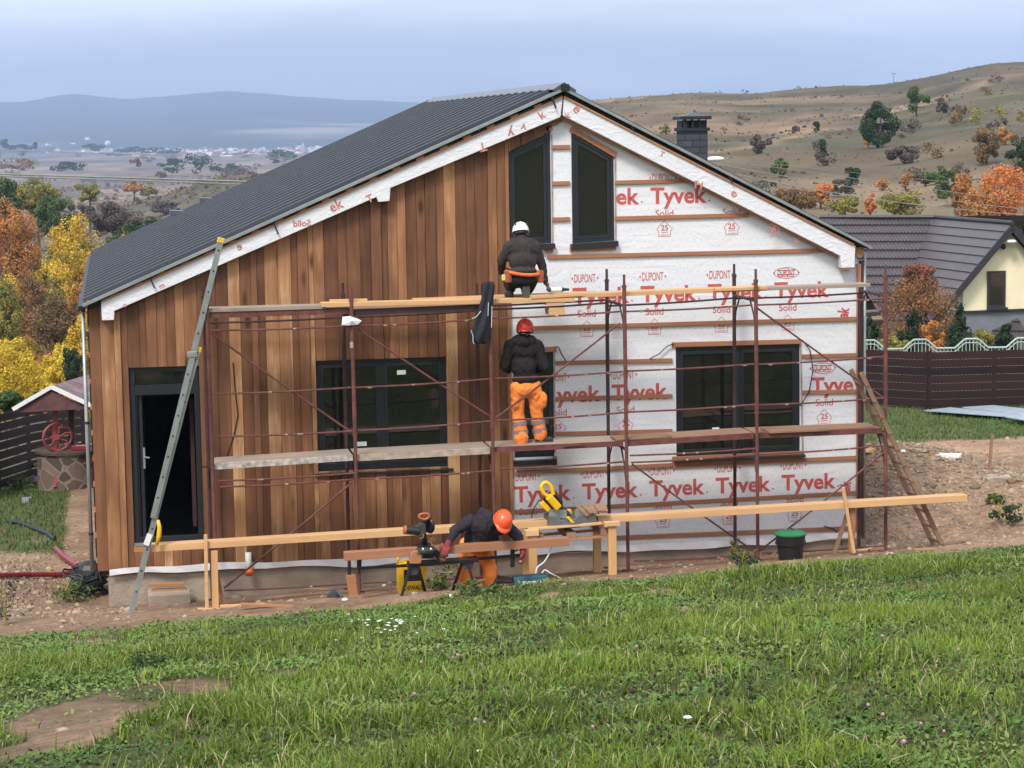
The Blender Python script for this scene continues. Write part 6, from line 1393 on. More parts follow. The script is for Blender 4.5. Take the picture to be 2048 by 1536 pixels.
# ------------------------------------------------------------------ street lamp behind the house and power lines
c = atd(1430, 318, 68.0); q = MB(); L0 = empty('street_lamp', (c[0]-.9, c[1], Hz(c[0], c[1])), 'white street lamp head rising behind the roof next to the chimney', 'street lamp')
z0 = Hz(c[0], c[1]); MB().tube([(c[0]-.9, c[1], z0), (c[0]-.9, c[1], c[2]-.5)], [.09, .06], 10).build('pole', M_ZINC, L0); MB().tube([(c[0]-.9, c[1], c[2]-.5), (c[0]-.6, c[1], c[2]-.25), (c[0]-.25, c[1], c[2]-.05)], .03, 8).build('arm', M_ZINC, L0)
MB().ball((c[0], c[1], c[2]), .2, 14, 8, (1.5, .7, .42)).build('lamp_head', M_WHITEP, L0, smooth=True)
M_WIRE = mat('pale_power_cable', (.20,.21,.19), .6)
def wire(u0, v0, D0, u1, v1, D1, r, lab, sag=0.):
    a, b_ = atd(u0, v0, D0), atd(u1, v1, D1); q = MB(); n = 24; q.tube([tuple(a+(b_-a)*k/n+np.array([0, 0, -sag*4*(k/n)*(1-k/n)])) for k in range(n+1)], r, 5)
    o = q.build('power_line', M_WIRE, None, loc=tuple(a)); tag(o, lab, 'power line', 'overhead power lines')
wire(-60,346,80,760,371,80,.030,'upper power line crossing the valley at the left edge'); wire(-60,350,80,760,378,80,.022,'lower power line just under the other one at the left edge'); wire(-60,299,300,760,322,300,.05,'thin distant line crossing the valley before the town')
wire(1300,306,70,2150,436,62,.013,'uppermost power line running down to the right over the hill',.35); wire(1300,300,70,2150,428,62,.011,'second power line over the hill, just below the uppermost',.2)
wire(1300,300,70,2150,418,62,.008,'third thin power line over the hill',.0); wire(1300,296,70,2150,385,62,.005,'thin power line highest over the neighbouring roof',.1)
p = atd(1787, 190, 480); z = Hz(p[0], p[1]); tag(MB().tube([(p[0], p[1], z), (p[0], p[1], atd(1787, 146, 480)[2])], .09, 5).tube([(p[0]-.5, p[1], atd(1787,147,480)[2]), (p[0]+.5, p[1], atd(1787,147,480)[2])], .12, 5).build('mast', M_ZINC, None, loc=tuple(p)), 'thin lone mast on top of the hill', 'mast')
# ------------------------------------------------------------------ tools and benches
YBEN = -1.95
def smooth_path(P, k=5):
    P = [Vector(p) for p in P]; out_ = []
    for i in range(len(P)-1):
        a, b_, c, d = P[max(i-1, 0)], P[i], P[i+1], P[min(i+2, len(P)-1)]
        for j in range(k):
            t = j/k; out_.append(tuple(.5*((2*b_)+(c-a)*t+(2*a-5*b_+4*c-d)*t*t+(3*b_-a-3*c+d)*t**3)))
    out_.append(tuple(P[-1])); return out_
def PT(u, v, Y): p = at(u, v, Y); return (float(p[0]), float(p[1]), float(p[2]))
def gz(x, y): return Hz(x, y)
# pallet bench for the yellow saw
c = PT(1145, 1070, YBEN); bench = empty('saw_bench', c, 'pine legged bench made of a pallet carrying the yellow mitre saw', 'bench')
for (u, vt, dy) in ((1065, 1064, 0), (1224, 1046, 0), (1072, 1062, .75), (1218, 1046, .75)):
    a = PT(u, vt, YBEN); x, y = a[0], YBEN+dy; MB().beam((x, y, gz(x, y)-.05), (x, y, a[2]), .105, .06, up=(0,1,0)).build('leg', M_PINEV, bench, bevel=.004)
for (u0, v0, u1, v1, dy, th, w) in ((1058,1062,1206,1050,.02,.022,.12),(1070,1061,1218,1049,.3,.022,.10),(1070,1060,1218,1049,.6,.022,.10),(1078,1088,1216,1076,.03,.024,.10),(1078,1088,1216,1076,.5,.024,.10)):
    a, b_ = PT(u0, v0, YBEN), PT(u1, v1, YBEN); MB().extr([(a[0], a[1]+dy, a[2]), (b_[0], b_[1]+dy, b_[2]), (b_[0], b_[1]+dy+w, b_[2]), (a[0], a[1]+dy+w, a[2])], (0, 0, th)).build('pallet_board', M_TRIMW if v0 > 1070 else M_PINE, bench, bevel=.002)
for u, v in ((1078,1076),(1143,1072),(1211,1064)):
    a = PT(u, v, YBEN+.04); MB().box(a[0]-.06, a[0]+.06, YBEN+.04, YBEN+.7, a[2]-.045, a[2]+.045).build('pallet_block', M_BROWNPL, bench)
a, b_ = PT(1050,1066,YBEN), PT(1076,1064,YBEN); MB().beam(a, b_, .12, .07).build('cross_piece', M_PINE, bench); a, b_ = PT(1208,1048,YBEN), PT(1238,1046,YBEN); MB().beam(a, b_, .12, .05).build('cross_piece', M_PINE, bench)
# yellow mitre saw
YS = YBEN+.12; c = PT(1145, 1052, YS); saw = empty('mitre_saw', c, 'yellow mitre saw with tilted raised head on the pallet bench', 'saw')
S_ = 1/143.
def Q(u, v, dy=0): p = at(u, v, YS+dy); return Vector(p)
M_CAST = mat('cast_grey_metal', (.16,.17,.18), .5, .4, vary=.3)
MB().extr([Q(1097,1052), Q(1098,1033), Q(1118,1031), Q(1121,1040), Q(1133,1040), Q(1152,1038), Q(1163,1027), Q(1190,1026), Q(1195,1046), Q(1170,1048), Q(1160,1055), Q(1122,1058)], (0, .34, 0)).build('base', M_CAST, saw, bevel=.006)
MB().extr([Q(1098,1034,.06), Q(1098,1018,.06), Q(1134,1021,.06), Q(1134,1038,.06)], (0, .04, 0)).extr([Q(1150,1036,.06), Q(1150,1020,.06), Q(1188,1014,.06), Q(1188,1030,.06)], (0, .04, 0)).build('fence_rail', M_ALU, saw, bevel=.004)
MB().lathe(tuple(Q(1143,1046,.1)), [(0, 0), (.16, 0), (.16, .03), (0, .03)], 24).build('turntable', M_CAST, saw)
MB().extr([Q(1134,1036,-.03), Q(1139,1034,-.03), Q(1154,1050,-.03), Q(1149,1053,-.03)], (0, .06, .004)).build('kerf_plate', M_TOOLY, saw)
MB().extr([Q(1126,1030,.28), Q(1128,1020,.28), Q(1144,1020,.28), Q(1143,1030,.28)], (0, .10, 0)).build('pivot', M_TOOLY, saw, bevel=.01)
q = MB().beam(Q(1136,1028,.26), Q(1108,998,.18), .06, .09, up=(0,1,0)); q.build('arm', M_CAST, saw, bevel=.008)
ax_ = (Q(1124,1020,.16)-Q(1086,985,.16)).normalized(); nr = Vector((-.35, 1, .3)).normalized()
bc = Q(1106,1003,.12); MB().lathe(tuple(bc), [(0, -.02), (.13, -.02), (.135, .0), (.13, .025), (0, .025)], 28, (.55, .75, .35)).build('blade_guard', M_BLKPL, saw)
q = MB(); q.beam(Q(1096,992,.02), Q(1117,1016,.04), .10, .12, up=(0,1,0)); q.build('motor_housing', M_TOOLY, saw, bevel=.02)
q = MB(); q.tube(smooth_path([Q(1098,994,.02), Q(1087,986,.02), Q(1083,973,.02), Q(1091,965,.02), Q(1101,972,.02), Q(1107,990,.02)]), .027, 10); q.build('handle', M_TOOLY, saw, smooth=True)
q = MB(); q.beam(Q(1082,1004,.1), Q(1098,1020,.1), .07, .10, up=(0,1,0)); q.build('battery', M_TOOLY, saw, bevel=.01)
MB().tube([tuple(Q(1063,1036,.1)), tuple(Q(1067,1018,.1)), tuple(Q(1078,1000,.1)), tuple(Q(1096,1005,.12))], .008, 6).build('power_cable', M_CABLE, saw)
# brown offcuts on the bench
q = MB()
for k in range(5):
    a = PT(1178+k*8, 1034-k*2, YBEN+.1); MB_ = MB().beam((a[0], a[1], a[2]+.015+.02*(k % 2)), (a[0]-.12+.03*k, a[1]+.15, a[2]+.13-.008*k), .085, .022)
    o = MB_.build('offcut', M_BROWNPL, None, loc=a, bevel=.002); tag(o, ['brown board offcut leaning at the left of the offcut pile on the bench','brown board offcut, second of the pile on the bench','brown board offcut in the middle of the pile on the bench','brown board offcut, fourth of the pile on the bench','brown board offcut at the right end of the pile beside the scaffold pole'][k], 'offcut', 'brown offcuts piled on the bench')
# ------------------------------------------------------------------ saw stand with black saw, brown board held on it
YST = -2.75
def K(u, v, dy=0): p = at(u, v, YST+dy); return Vector(p)
st = empty('saw_stand', tuple(K(870, 1190)), 'black folding saw stand with long extension bar in front of the bending worker', 'stand')
MB().beam(K(722,1136,.10), K(870,1128,.10), .035, .035).build('extension_bar', M_BLKPL, st, bevel=.004); MB().beam(K(862,1126,.12), K(1040,1110,.12), .035, .035).build('extension_bar', M_BLKPL, st, bevel=.004)
MB().beam(K(815,1128,.05), K(955,1118,.05), .16, .05).build('main_beam', M_BLKPL, st, bevel=.006)
MB().beam(K(720,1108,.1), K(718,1138,.1), .05, .04, up=(0,1,0)).tube([tuple(K(712,1106,.1)), tuple(K(720,1120,.1)), tuple(K(718,1148,.1))], .014, 6).build('work_support', M_BLKPL, st)
MB().beam(K(1025,1098,.12), K(1025,1134,.12), .05, .05, up=(0,1,0)).tube([tuple(K(1016,1092,.12)), tuple(K(1025,1104,.12)), tuple(K(1036,1100,.12))], .012, 6).build('work_support', M_BLKPL, st)
for u0, v0, u1, v1, dy in ((822,1130,803,1192,0),(836,1130,850,1176,.45),(935,1122,950,1172,.0),(925,1122,905,1170,.45)):
    a = K(u0, v0); b_ = at(u1, v1, YST+dy-.05); b_ = Vector((b_[0], b_[1], gz(b_[0], b_[1]))); MB().beam(a, b_, .035, .03, up=(0,1,0)).build('leg', M_BLKPL, st, bevel=.003)
MB().extr([K(922,1118), K(950,1116), K(944,1138), K(928,1138)], (0, .03, 0)).build('leg_bracket', M_GREYPL, st); MB().extr([K(812,1128), K(842,1126), K(834,1150), K(820,1150)], (0, .03, 0)).build('leg_bracket', M_GREYPL, st)
a, b_ = K(689,1106,-.02), K(1138,1076,-.02)
o = MB().add([tuple(a+Vector((0,0,-.10))), tuple(b_+Vector((0,0,-.10))), tuple(b_+Vector((0,.14,-.10))), tuple(a+Vector((0,.14,-.10))), tuple(a), tuple(b_), tuple(b_+Vector((0,.14,0))), tuple(a+Vector((0,.14,0)))], [(0,3,2,1),(4,5,6,7),(0,1,5,4),(1,2,6,5),(2,3,7,6),(3,0,4,7)]).build('stained_board', M_BAT, None, loc=tuple(a), bevel=.004)
tag(o, 'brown stained board lying across the saw stand, held by the bending worker', 'board')
s2 = empty('black_saw', tuple(K(850, 1120)), 'black and orange mitre saw full of sawdust on the black stand', 'saw')
MB().extr([K(828,1118,-.06), K(832,1100,-.06), K(842,1094,-.06), K(868,1094,-.06), K(880,1104,-.06), K(878,1118,-.06)], (0, .3, 0)).build('base', M_BLKPL, s2, bevel=.01)
MB().lathe(tuple(K(853,1104,-.10)), [(0,0),(.10,0),(.11,.03),(0,.05)], 20).build('turntable', M_GREYPL, s2)
MB().extr([K(842,1108,-.10), K(844,1098,-.10), K(866,1098,-.10), K(866,1108,-.10)], (0, -.03, 0)).build('front_plate', M_BLKPL, s2, bevel=.006)
for u in (846, 862): MB().ball(tuple(K(u,1098,-.14)), .014, 8, 6).build('clamp_bolt', M_WHITEP, s2)
MB().tube([tuple(K(850,1094,.1)), tuple(K(848,1070,.08)), tuple(K(849,1048,.03)), tuple(K(850,1036,0))], [.045,.03,.028,.02], 8).build('arm', M_BLKPL, s2, smooth=True)
MB().tube(smooth_path([K(838,1035,-.02), K(841,1029,-.02), K(854,1028,-.02), K(858,1034,-.02), K(849,1039,-.02), K(838,1035,-.02)]), .018, 8).build('handle', M_TOOLO, s2, smooth=True)
MB().lathe(tuple(K(858,1050,.06)), [(0,-.02),(.10,-.02),(.11,0),(.10,.02),(0,.02)], 24, (.9,.45,.1)).build('blade_guard', M_BLKPL, s2)
a, b_ = K(838,1062,.03), K(812,1060,.03); MB().tube([tuple(a), tuple(b_)], .055, 14).build('motor', M_BLKPL, s2); MB().tube([tuple(b_), tuple(b_+(b_-a)*.18)], .056, 14).build('motor_cap', M_TOOLO, s2); MB().extr([K(836,1048,.0), K(838,1070,.0), K(852,1070,.0), K(852,1046,.0)], (0, .09, 0)).build('gear_case', M_GREYPL, s2, bevel=.01)
q = MB(); gg = random.Random(3)
for k in range(15):
    a = K(gg.uniform(836, 872), gg.uniform(1072, 1114), gg.uniform(-.12, .0)); d = Vector((gg.uniform(-.06, .06), gg.uniform(-.03, .03), gg.uniform(-.05, .05))); q.tube([tuple(a), tuple(a+d)], [.012, .007], 5)
q.build('clamp_levers', M_SAWD, s2)['kind'] = 'stuff'
o = MB().extr([K(820,1128,-.08), K(822,1106,-.08), K(836,1100,-.08), K(846,1110,-.08), K(842,1128,-.08)], (0, .10, 0)).build('wood_offcut', M_TRIMW, None, loc=tuple(K(830,1115)), bevel=.01); tag(o, 'reddish wood piece stuck before the black saw on its stand', 'offcut')
o = MB().extr([K(876,1118,-.03), K(878,1094,-.03), K(886,1086,-.03), K(894,1096,-.03), K(892,1122,-.03), K(884,1126,-.03)], (0, .06, 0)).build('dust_bag', M_SAWD, s2, bevel=.012)
# yellow case with black panel behind the stand
YC_ = -2.35; p0, p1 = PT(798, 1186, YC_), PT(851, 1124, YC_); cs = empty('yellow_case', p0, 'yellow and black power tool case standing on the soil behind the saw stand', 'case')
z0, z1, x0, x1 = gz(p0[0], YC_)-.01, p1[2], p0[0], p1[0]
q = MB().box(x0, x0+.07, YC_, YC_+.22, z0, z1-.02).box(x1-.05, x1, YC_, YC_+.22, z0, z1-.01).box(x0+.07, x1-.05, YC_, YC_+.22, z1-.09, z1).box(x0+.07, x1-.05, YC_, YC_+.22, z0, z0+.15); q.build('shell', M_TOOLY, cs, bevel=.008)
MB().box(x0+.07, x1-.05, YC_+.03, YC_+.2, z0+.15, z1-.09).build('panel', M_BLKPL, cs)
q = MB().tube([tuple(Vector((x0+.0, YC_+.1, z1-.02))), tuple(Vector((x0+.02, YC_+.1, z1+.07))), tuple(Vector((x1-.12, YC_+.1, z1+.09))), tuple(Vector((x1-.06, YC_+.1, z1)))], .02, 8).build('handle', M_TOOLY, cs, smooth=True)
q = MB(); put_text(q, 'DEWALT', (x0+x1)/2+.02, z0+.045, .055, wid=.24, y=YC_-.003, bold=.02); q.build('lettering', M_BLKPL, cs)
# teal case with upside down lettering, dark box beside it
M_TEAL = mat('teal_plastic', (.018,.085,.115), .45, vary=.2); YM = -2.62; a, b_ = PT(1028, 1182, YM), PT(1097, 1150, YM); zt = b_[2]; zb = gz(a[0]+.2, YM)-.0
tc2 = empty('teal_tool_case', (a[0], YM, zb), 'teal plastic tool case lid standing on the ground with upside down white lettering', 'case')
MB().extr([(a[0]+.02, YM, zb-.02), (b_[0]-.02, YM, zb+.02), (b_[0]+.0, YM+.02, zt+.0), (a[0]-.0, YM+.02, zt-.015)], (0, .16, 0)).build('lid', M_TEAL, tc2, bevel=.015)
q = MB(); c = PT(1062, 1166, YM); put_text(q, 'Makita', c[0]+.01, c[2]+.025, .055, wid=.24, y=YM-.006, bold=.02, rot=math.pi); q.build('lettering', M_WHITEP, tc2)
a, b_ = PT(993, 1186, YM+.1), PT(1030, 1158, YM+.1); MB().extr([(a[0]-.04, YM+.08, zb), (b_[0], YM+.08, zb), (b_[0], YM+.08, b_[2]-.02), (a[0], YM+.08, b_[2]+.01)], (0, .3, 0)).build('tray', M_BLKPL, tc2, bevel=.01)
def loose(pts, r, m_, name, lab, cat): 
    P = smooth_path([PT(*p) for p in pts]); o = MB().tube(P, r*.8, 7).build(name, m_, None, loc=P[0], smooth=True); return tag(o, lab, cat)
loose([(1105,1092,-1.6),(1098,1108,-1.8),(1088,1124,-2.0),(1074,1136,-2.1),(1072,1156,-2.3),(1084,1146,-2.2),(1090,1140,-2.2),(1104,1148,-2.3),(1119,1156,-2.4),(1116,1163,-2.5),(1098,1164,-2.5)], .012, M_WHITEP, 'white_cable', 'white cable running down from the bench and looping beside the teal case', 'cable')
loose([(866,1136,-2.3),(876,1142,-2.3),(890,1145,-2.3),(905,1143,-2.3)], .010, M_WHITEP, 'white_cable', 'short white cable loop behind the saw stand', 'cable')
# cordless screw gun on the top deck board
p = PT(1118, 582, YSF-.02); sg = empty('screw_gun', p, 'silver grey screw gun lying on the short board before the crouching worker', 'power tool', 'tools on the decks')
MB().tube([PT(1101,580,YSF+.03), PT(1123,579,YSF+.05)], [.036,.034], 12).build('body', M_WHITEP, sg, smooth=False); MB().tube([PT(1123,579,YSF+.05), PT(1127,579,YSF+.05), PT(1138,579,YSF+.06)], [.04,.022,.015], 12).build('nose', M_BLKPL, sg); MB().tube([PT(1101,580,YSF+.03), PT(1094,577,YSF+.03)], [.034,.028], 10).build('motor_end', M_GREYPL, sg)
# ------------------------------------------------------------------ people
def remesh(parts, voxel, smooth=3, fold=0.0, seed=0, fscale=9.0):
    """union of tapered capsules and ellipsoids turned into one continuous surface"""
    q = MB()
    for p in parts:
        if p[0] == 'c':
            _, a, b_, r0, r1 = p; a, b_ = Vector(a), Vector(b_); n = 5; q.tube([tuple(a+(b_-a)*k/n) for k in range(n+1)], [r0+(r1-r0)*k/n for k in range(n+1)], 14); q.ball(a, r0, 14, 10); q.ball(b_, r1, 14, 10)
        elif p[0] == 'e':
            _, c, r = p[:3]; q.ball(c, 1.0, 18, 12, r)
        elif p[0] == 'x':
            _, c, r, M = p; b0 = len(q.v); q.ball((0, 0, 0), 1.0, 18, 12, r)
            for i in range(b0, len(q.v)): v = M @ Vector(q.v[i]); q.v[i] = (v[0]+c[0], v[1]+c[1], v[2]+c[2])
    o = q.build('tmp', []); m = o.modifiers.new('r', 'REMESH'); m.mode = 'VOXEL'; m.voxel_size = voxel; m.use_smooth_shade = True
    if smooth: s = o.modifiers.new('s', 'SMOOTH'); s.iterations = smooth; s.factor = .6
    bpy.context.view_layer.update(); me = bpy.data.meshes.new_from_object(o.evaluated_get(bpy.context.evaluated_depsgraph_get())); bpy.data.objects.remove(o)
    if fold:
        n = len(me.vertices); co = np.empty(n*3, np.float32); me.vertices.foreach_get('co', co); co = co.reshape(-1, 3); nn = np.empty(n*3, np.float32); me.vertices.foreach_get('normal', nn); nn = nn.reshape(-1, 3)
        w = fbm(co[:, 0]*fscale*1.5+co[:, 2]*fscale*.6, co[:, 2]*fscale*.8+co[:, 1]*fscale*.9, seed, 3); w2 = 1-2*np.abs(fbm(co[:, 0]*fscale*.8+co[:, 2]*fscale*.9, co[:, 2]*fscale*.7-co[:, 0]*fscale*1.1, seed+5, 2)); co = co+nn*((w*fold)+(w2-.6)*fold*.9)[:, None]; me.vertices.foreach_set('co', co.ravel().astype(np.float32)); me.update()
    me.polygons.foreach_set('use_smooth', [True]*len(me.polygons)); return me
def worn(name, me, m_, body):
    me.materials.clear(); me.materials.append(m_); me.transform(Matrix.Translation(-Vector(body.location))); return link(name, me, body)
def frame_of(up, fwd):
    up = Vector(up).normalized(); fwd = Vector(fwd); fwd = (fwd-up*fwd.dot(up)).normalized(); rt = fwd.cross(up); return Matrix((rt, fwd, up)).transposed()
def head_parts(c, up, fwd, s=1.0):
    """c: centre of the skull"""
    M = frame_of(up, fwd); c = Vector(c); L = lambda x, y, z: c+M @ Vector((x, y, z))*s
    return [('x', c, (.076*s, .094*s, .105*s), M), ('x', L(0, .02, -.06), (.056*s, .070*s, .065*s), M), ('x', L(0, .035, -.095), (.035*s, .04*s, .03*s), M), ('c', L(0, .088, -.02), L(0, .108, -.045), .011*s, .015*s),
            ('x', L(.077, -.005, -.02), (.012*s, .022*s, .032*s), M), ('x', L(-.077, -.005, -.02), (.012*s, .022*s, .032*s), M), ('c', L(-.028, .082, -.083), L(.028, .082, -.083), .011*s, .011*s), ('c', L(-.03, .083, .018), L(.03, .083, .018), .012*s, .012*s),
            ('c', L(0, -.02, -.07), L(0, -.035, -.17), .056*s, .060*s)]
def eyes(c, up, fwd, body, m_=None):
    M = frame_of(up, fwd); c = Vector(c)
    for s in (-1, 1):
        q = MB().ball(c+M @ Vector((s*.032, .086, .0)), .011, 8, 6); o = q.build('eye', M_BLKPL, None, smooth=True, loc=(0, 0, 0)); o.data.transform(Matrix.Translation(-Vector(body.location))); o.parent = body
def helmet(c, up, fwd, body, m_, vents=False, r=.128):
    M = frame_of(up, fwd); c = Vector(c); q = MB(); n = 28; rows = 9; T = lambda x, y, z: tuple(c+M @ Vector((x, y, z)))
    V = []; 
    for i in range(rows+1):
        t = i/rows*math.pi/2
        for k in range(n):
            a = 2*math.pi*k/n; rx, ry = r*.90, r*1.10; rz = r*1.02; rib = 1+.03*math.exp(-((math.cos(a))/.16)**2)*(t < 1.5)
            V.append(T(rx*math.cos(a)*math.cos(t)*rib, ry*math.sin(a)*math.cos(t), rz*math.sin(t)*rib-.0))
    F = [(i*n+k, i*n+(k+1) % n, (i+1)*n+(k+1) % n, (i+1)*n+k) for i in range(rows) for k in range(n)]; q.add(V, F)
    # brim, longer at the front
    V = []
    for ring in (0, 1, 2, 3):
        for k in range(n):
            a = 2*math.pi*k/n; fr = max(0, math.sin(a))**3; ext = (.010+.045*fr) if ring in (1, 2) else 0; dz = (-.002, -.012-.012*fr, -.018-.012*fr, -.014)[ring]
            V.append(T((r*.90+ext*.6)*math.cos(a)*(1 if ring != 3 else .97), (r*1.10+ext)*math.sin(a)*(1 if ring != 3 else .97), dz))
    q.add(V, [(i*n+k, i*n+(k+1) % n, (i+1)*n+(k+1) % n, (i+1)*n+k) for i in range(3) for k in range(n)])
    h = q.build('helmet', m_, None, smooth=True, loc=(0, 0, 0)); h.data.transform(Matrix.Translation(-Vector(body.location))); h.parent = body
    q = MB(); pts = [T(r*.80*math.cos(a), r*1.0*math.sin(a), -.03-.02*(math.sin(a) < 0)) for a in np.linspace(0, 2*math.pi, 21)]; q.tube(pts, .012, 6, cap=False); s = q.build('headband', M_BLKPL, None, loc=(0, 0, 0)); s.data.transform(Matrix.Translation(-Vector(body.location))); s.parent = h
    if vents:
        q = MB()
        for sx in (-1, 1): 
            for yy in (-.06, -.10): q.ball(T(sx*.075, yy, .07+.02*(yy > -.08)), .013, 8, 5, (1, 1, 1))
        s = q.build('vent', M_BLKPL, None, loc=(0, 0, 0)); s.data.transform(Matrix.Translation(-Vector(body.location))); s.parent = h
    return h
def hand(wrist, dirv, palm, curl=.8, s=1.0):
    """five fingered hand: dirv along the palm, palm = normal out of the palm"""
    w = Vector(wrist); d = Vector(dirv).normalized(); pn = Vector(palm); pn = (pn-d*pn.dot(d)).normalized(); sd = d.cross(pn); P = []
    c = w+d*.055*s; M = Matrix((sd, d, pn)).transposed(); P.append(('x', c, (.042*s, .052*s, .017*s), M)); P.append(('c', w-d*.03*s, w+d*.02*s, .030*s, .028*s))
    for i, (off, ln) in enumerate(((-.030, .068), (-.010, .078), (.011, .073), (.030, .058))):
        a = w+d*.098*s+sd*off*s; ang = 0.; p = a
        for k, f in enumerate((.45, .32, .23)):
            ang += curl*(.55+.12*i)*(.8 if k == 0 else 1); b_ = p+(d*math.cos(ang)+pn*math.sin(ang))*ln*f*s; P.append(('c', p, b_, .0105*s-.0008*k, .0098*s-.001*k)); p = b_
    t0 = w+d*.03*s-sd*.036*s; t1 = t0+(d*.6-sd*.55+pn*.35).normalized()*.038*s; t2 = t1+(d*.75+sd*.05+pn*.6).normalized()*.032*s; P += [('c', t0, t1, .015*s, .0125*s), ('c', t1, t2, .0125*s, .010*s)]
    return P
M_SKIN = mat('skin', (.50,.27,.19), .55, vary=.12); M_HAIR = mat('dark_hair', (.03,.022,.018), .8); 
def cloth(name, c, vary=.3): return mat(name, c, .9, vary=vary, scale=7, bump=.35, bscale=45, spec=.2)
M_HOOD1 = cloth('grey_brown_sweatshirt', (.046,.037,.036)); M_HOOD2 = cloth('black_brown_hoodie', (.026,.020,.020)); M_HOOD3 = cloth('dark_violet_hoodie', (.032,.027,.036)); M_BLKT = cloth('black_work_trousers', (.014,.014,.015))
M_ORT = mat('hi_vis_orange_cloth', (.95,.27,.06), .85, vary=.22, scale=6, bump=.3, bscale=20, spec=.2); M_BANDR = mat('reflective_grey_band', (.24,.20,.22), .5, vary=.2); M_HOR = mat('orange_helmet', (.80,.095,.022), .28, vary=.06); M_HRED = mat('red_orange_helmet', (.60,.045,.022), .3, vary=.06); M_HWH = mat('white_helmet', (.80,.81,.83), .28, vary=.04)
M_BOOT = mat('dark_boot_leather', (.028,.024,.021), .7, vary=.3); M_SOLE = mat('grey_green_sole', (.075,.080,.065), .9, vary=.3); M_GLRED = mat('red_work_glove', (.22,.022,.028), .8, vary=.4, scale=14); M_GLBR = mat('grey_brown_work_glove', (.15,.125,.10), .9, vary=.6, scale=18); M_BELT = mat('orange_tool_belt', (.78,.16,.03), .7, vary=.3)
def boot(heel, toe, body, sole=None, hgt=.11):
    h, t = Vector(heel), Vector(toe); d = (t-h).normalized(); up = Vector((0, 0, 1)); 
    P = [('c', h+up*.045, t+up*.035, .045, .040), ('c', h+up*.04+d*.08, t+up*.03-d*.02, .048, .042), ('c', h+up*.05+d*.02, h+up*hgt+d*.03, .048, .05)]
    o = worn('boot', remesh(P, .012, 2), M_BOOT, body)
    q = MB(); side = d.cross(up).normalized(); pts = [h-d*.045+side*.035, h-d*.045-side*.035, h+d*.1-side*.048, t-side*.042, t+d*.04-side*.02, t+d*.04+side*.02, t+side*.042, h+d*.1+side*.048]; q.extr([tuple(p+up*.0) for p in pts], (0, 0, .018)); s = q.build('sole', M_SOLE, None, loc=(0, 0, 0)); s.data.transform(Matrix.Translation(-Vector(body.location))); s.parent = o
    return o
def body_mesh(label, parts, loc):
    me = remesh(parts, .011, 3); me.materials.clear(); me.materials.append(M_SKIN); me.transform(Matrix.Translation(-Vector(loc))); o = link('person', me, None, loc); tag(o, label, 'person', 'workers'); return o

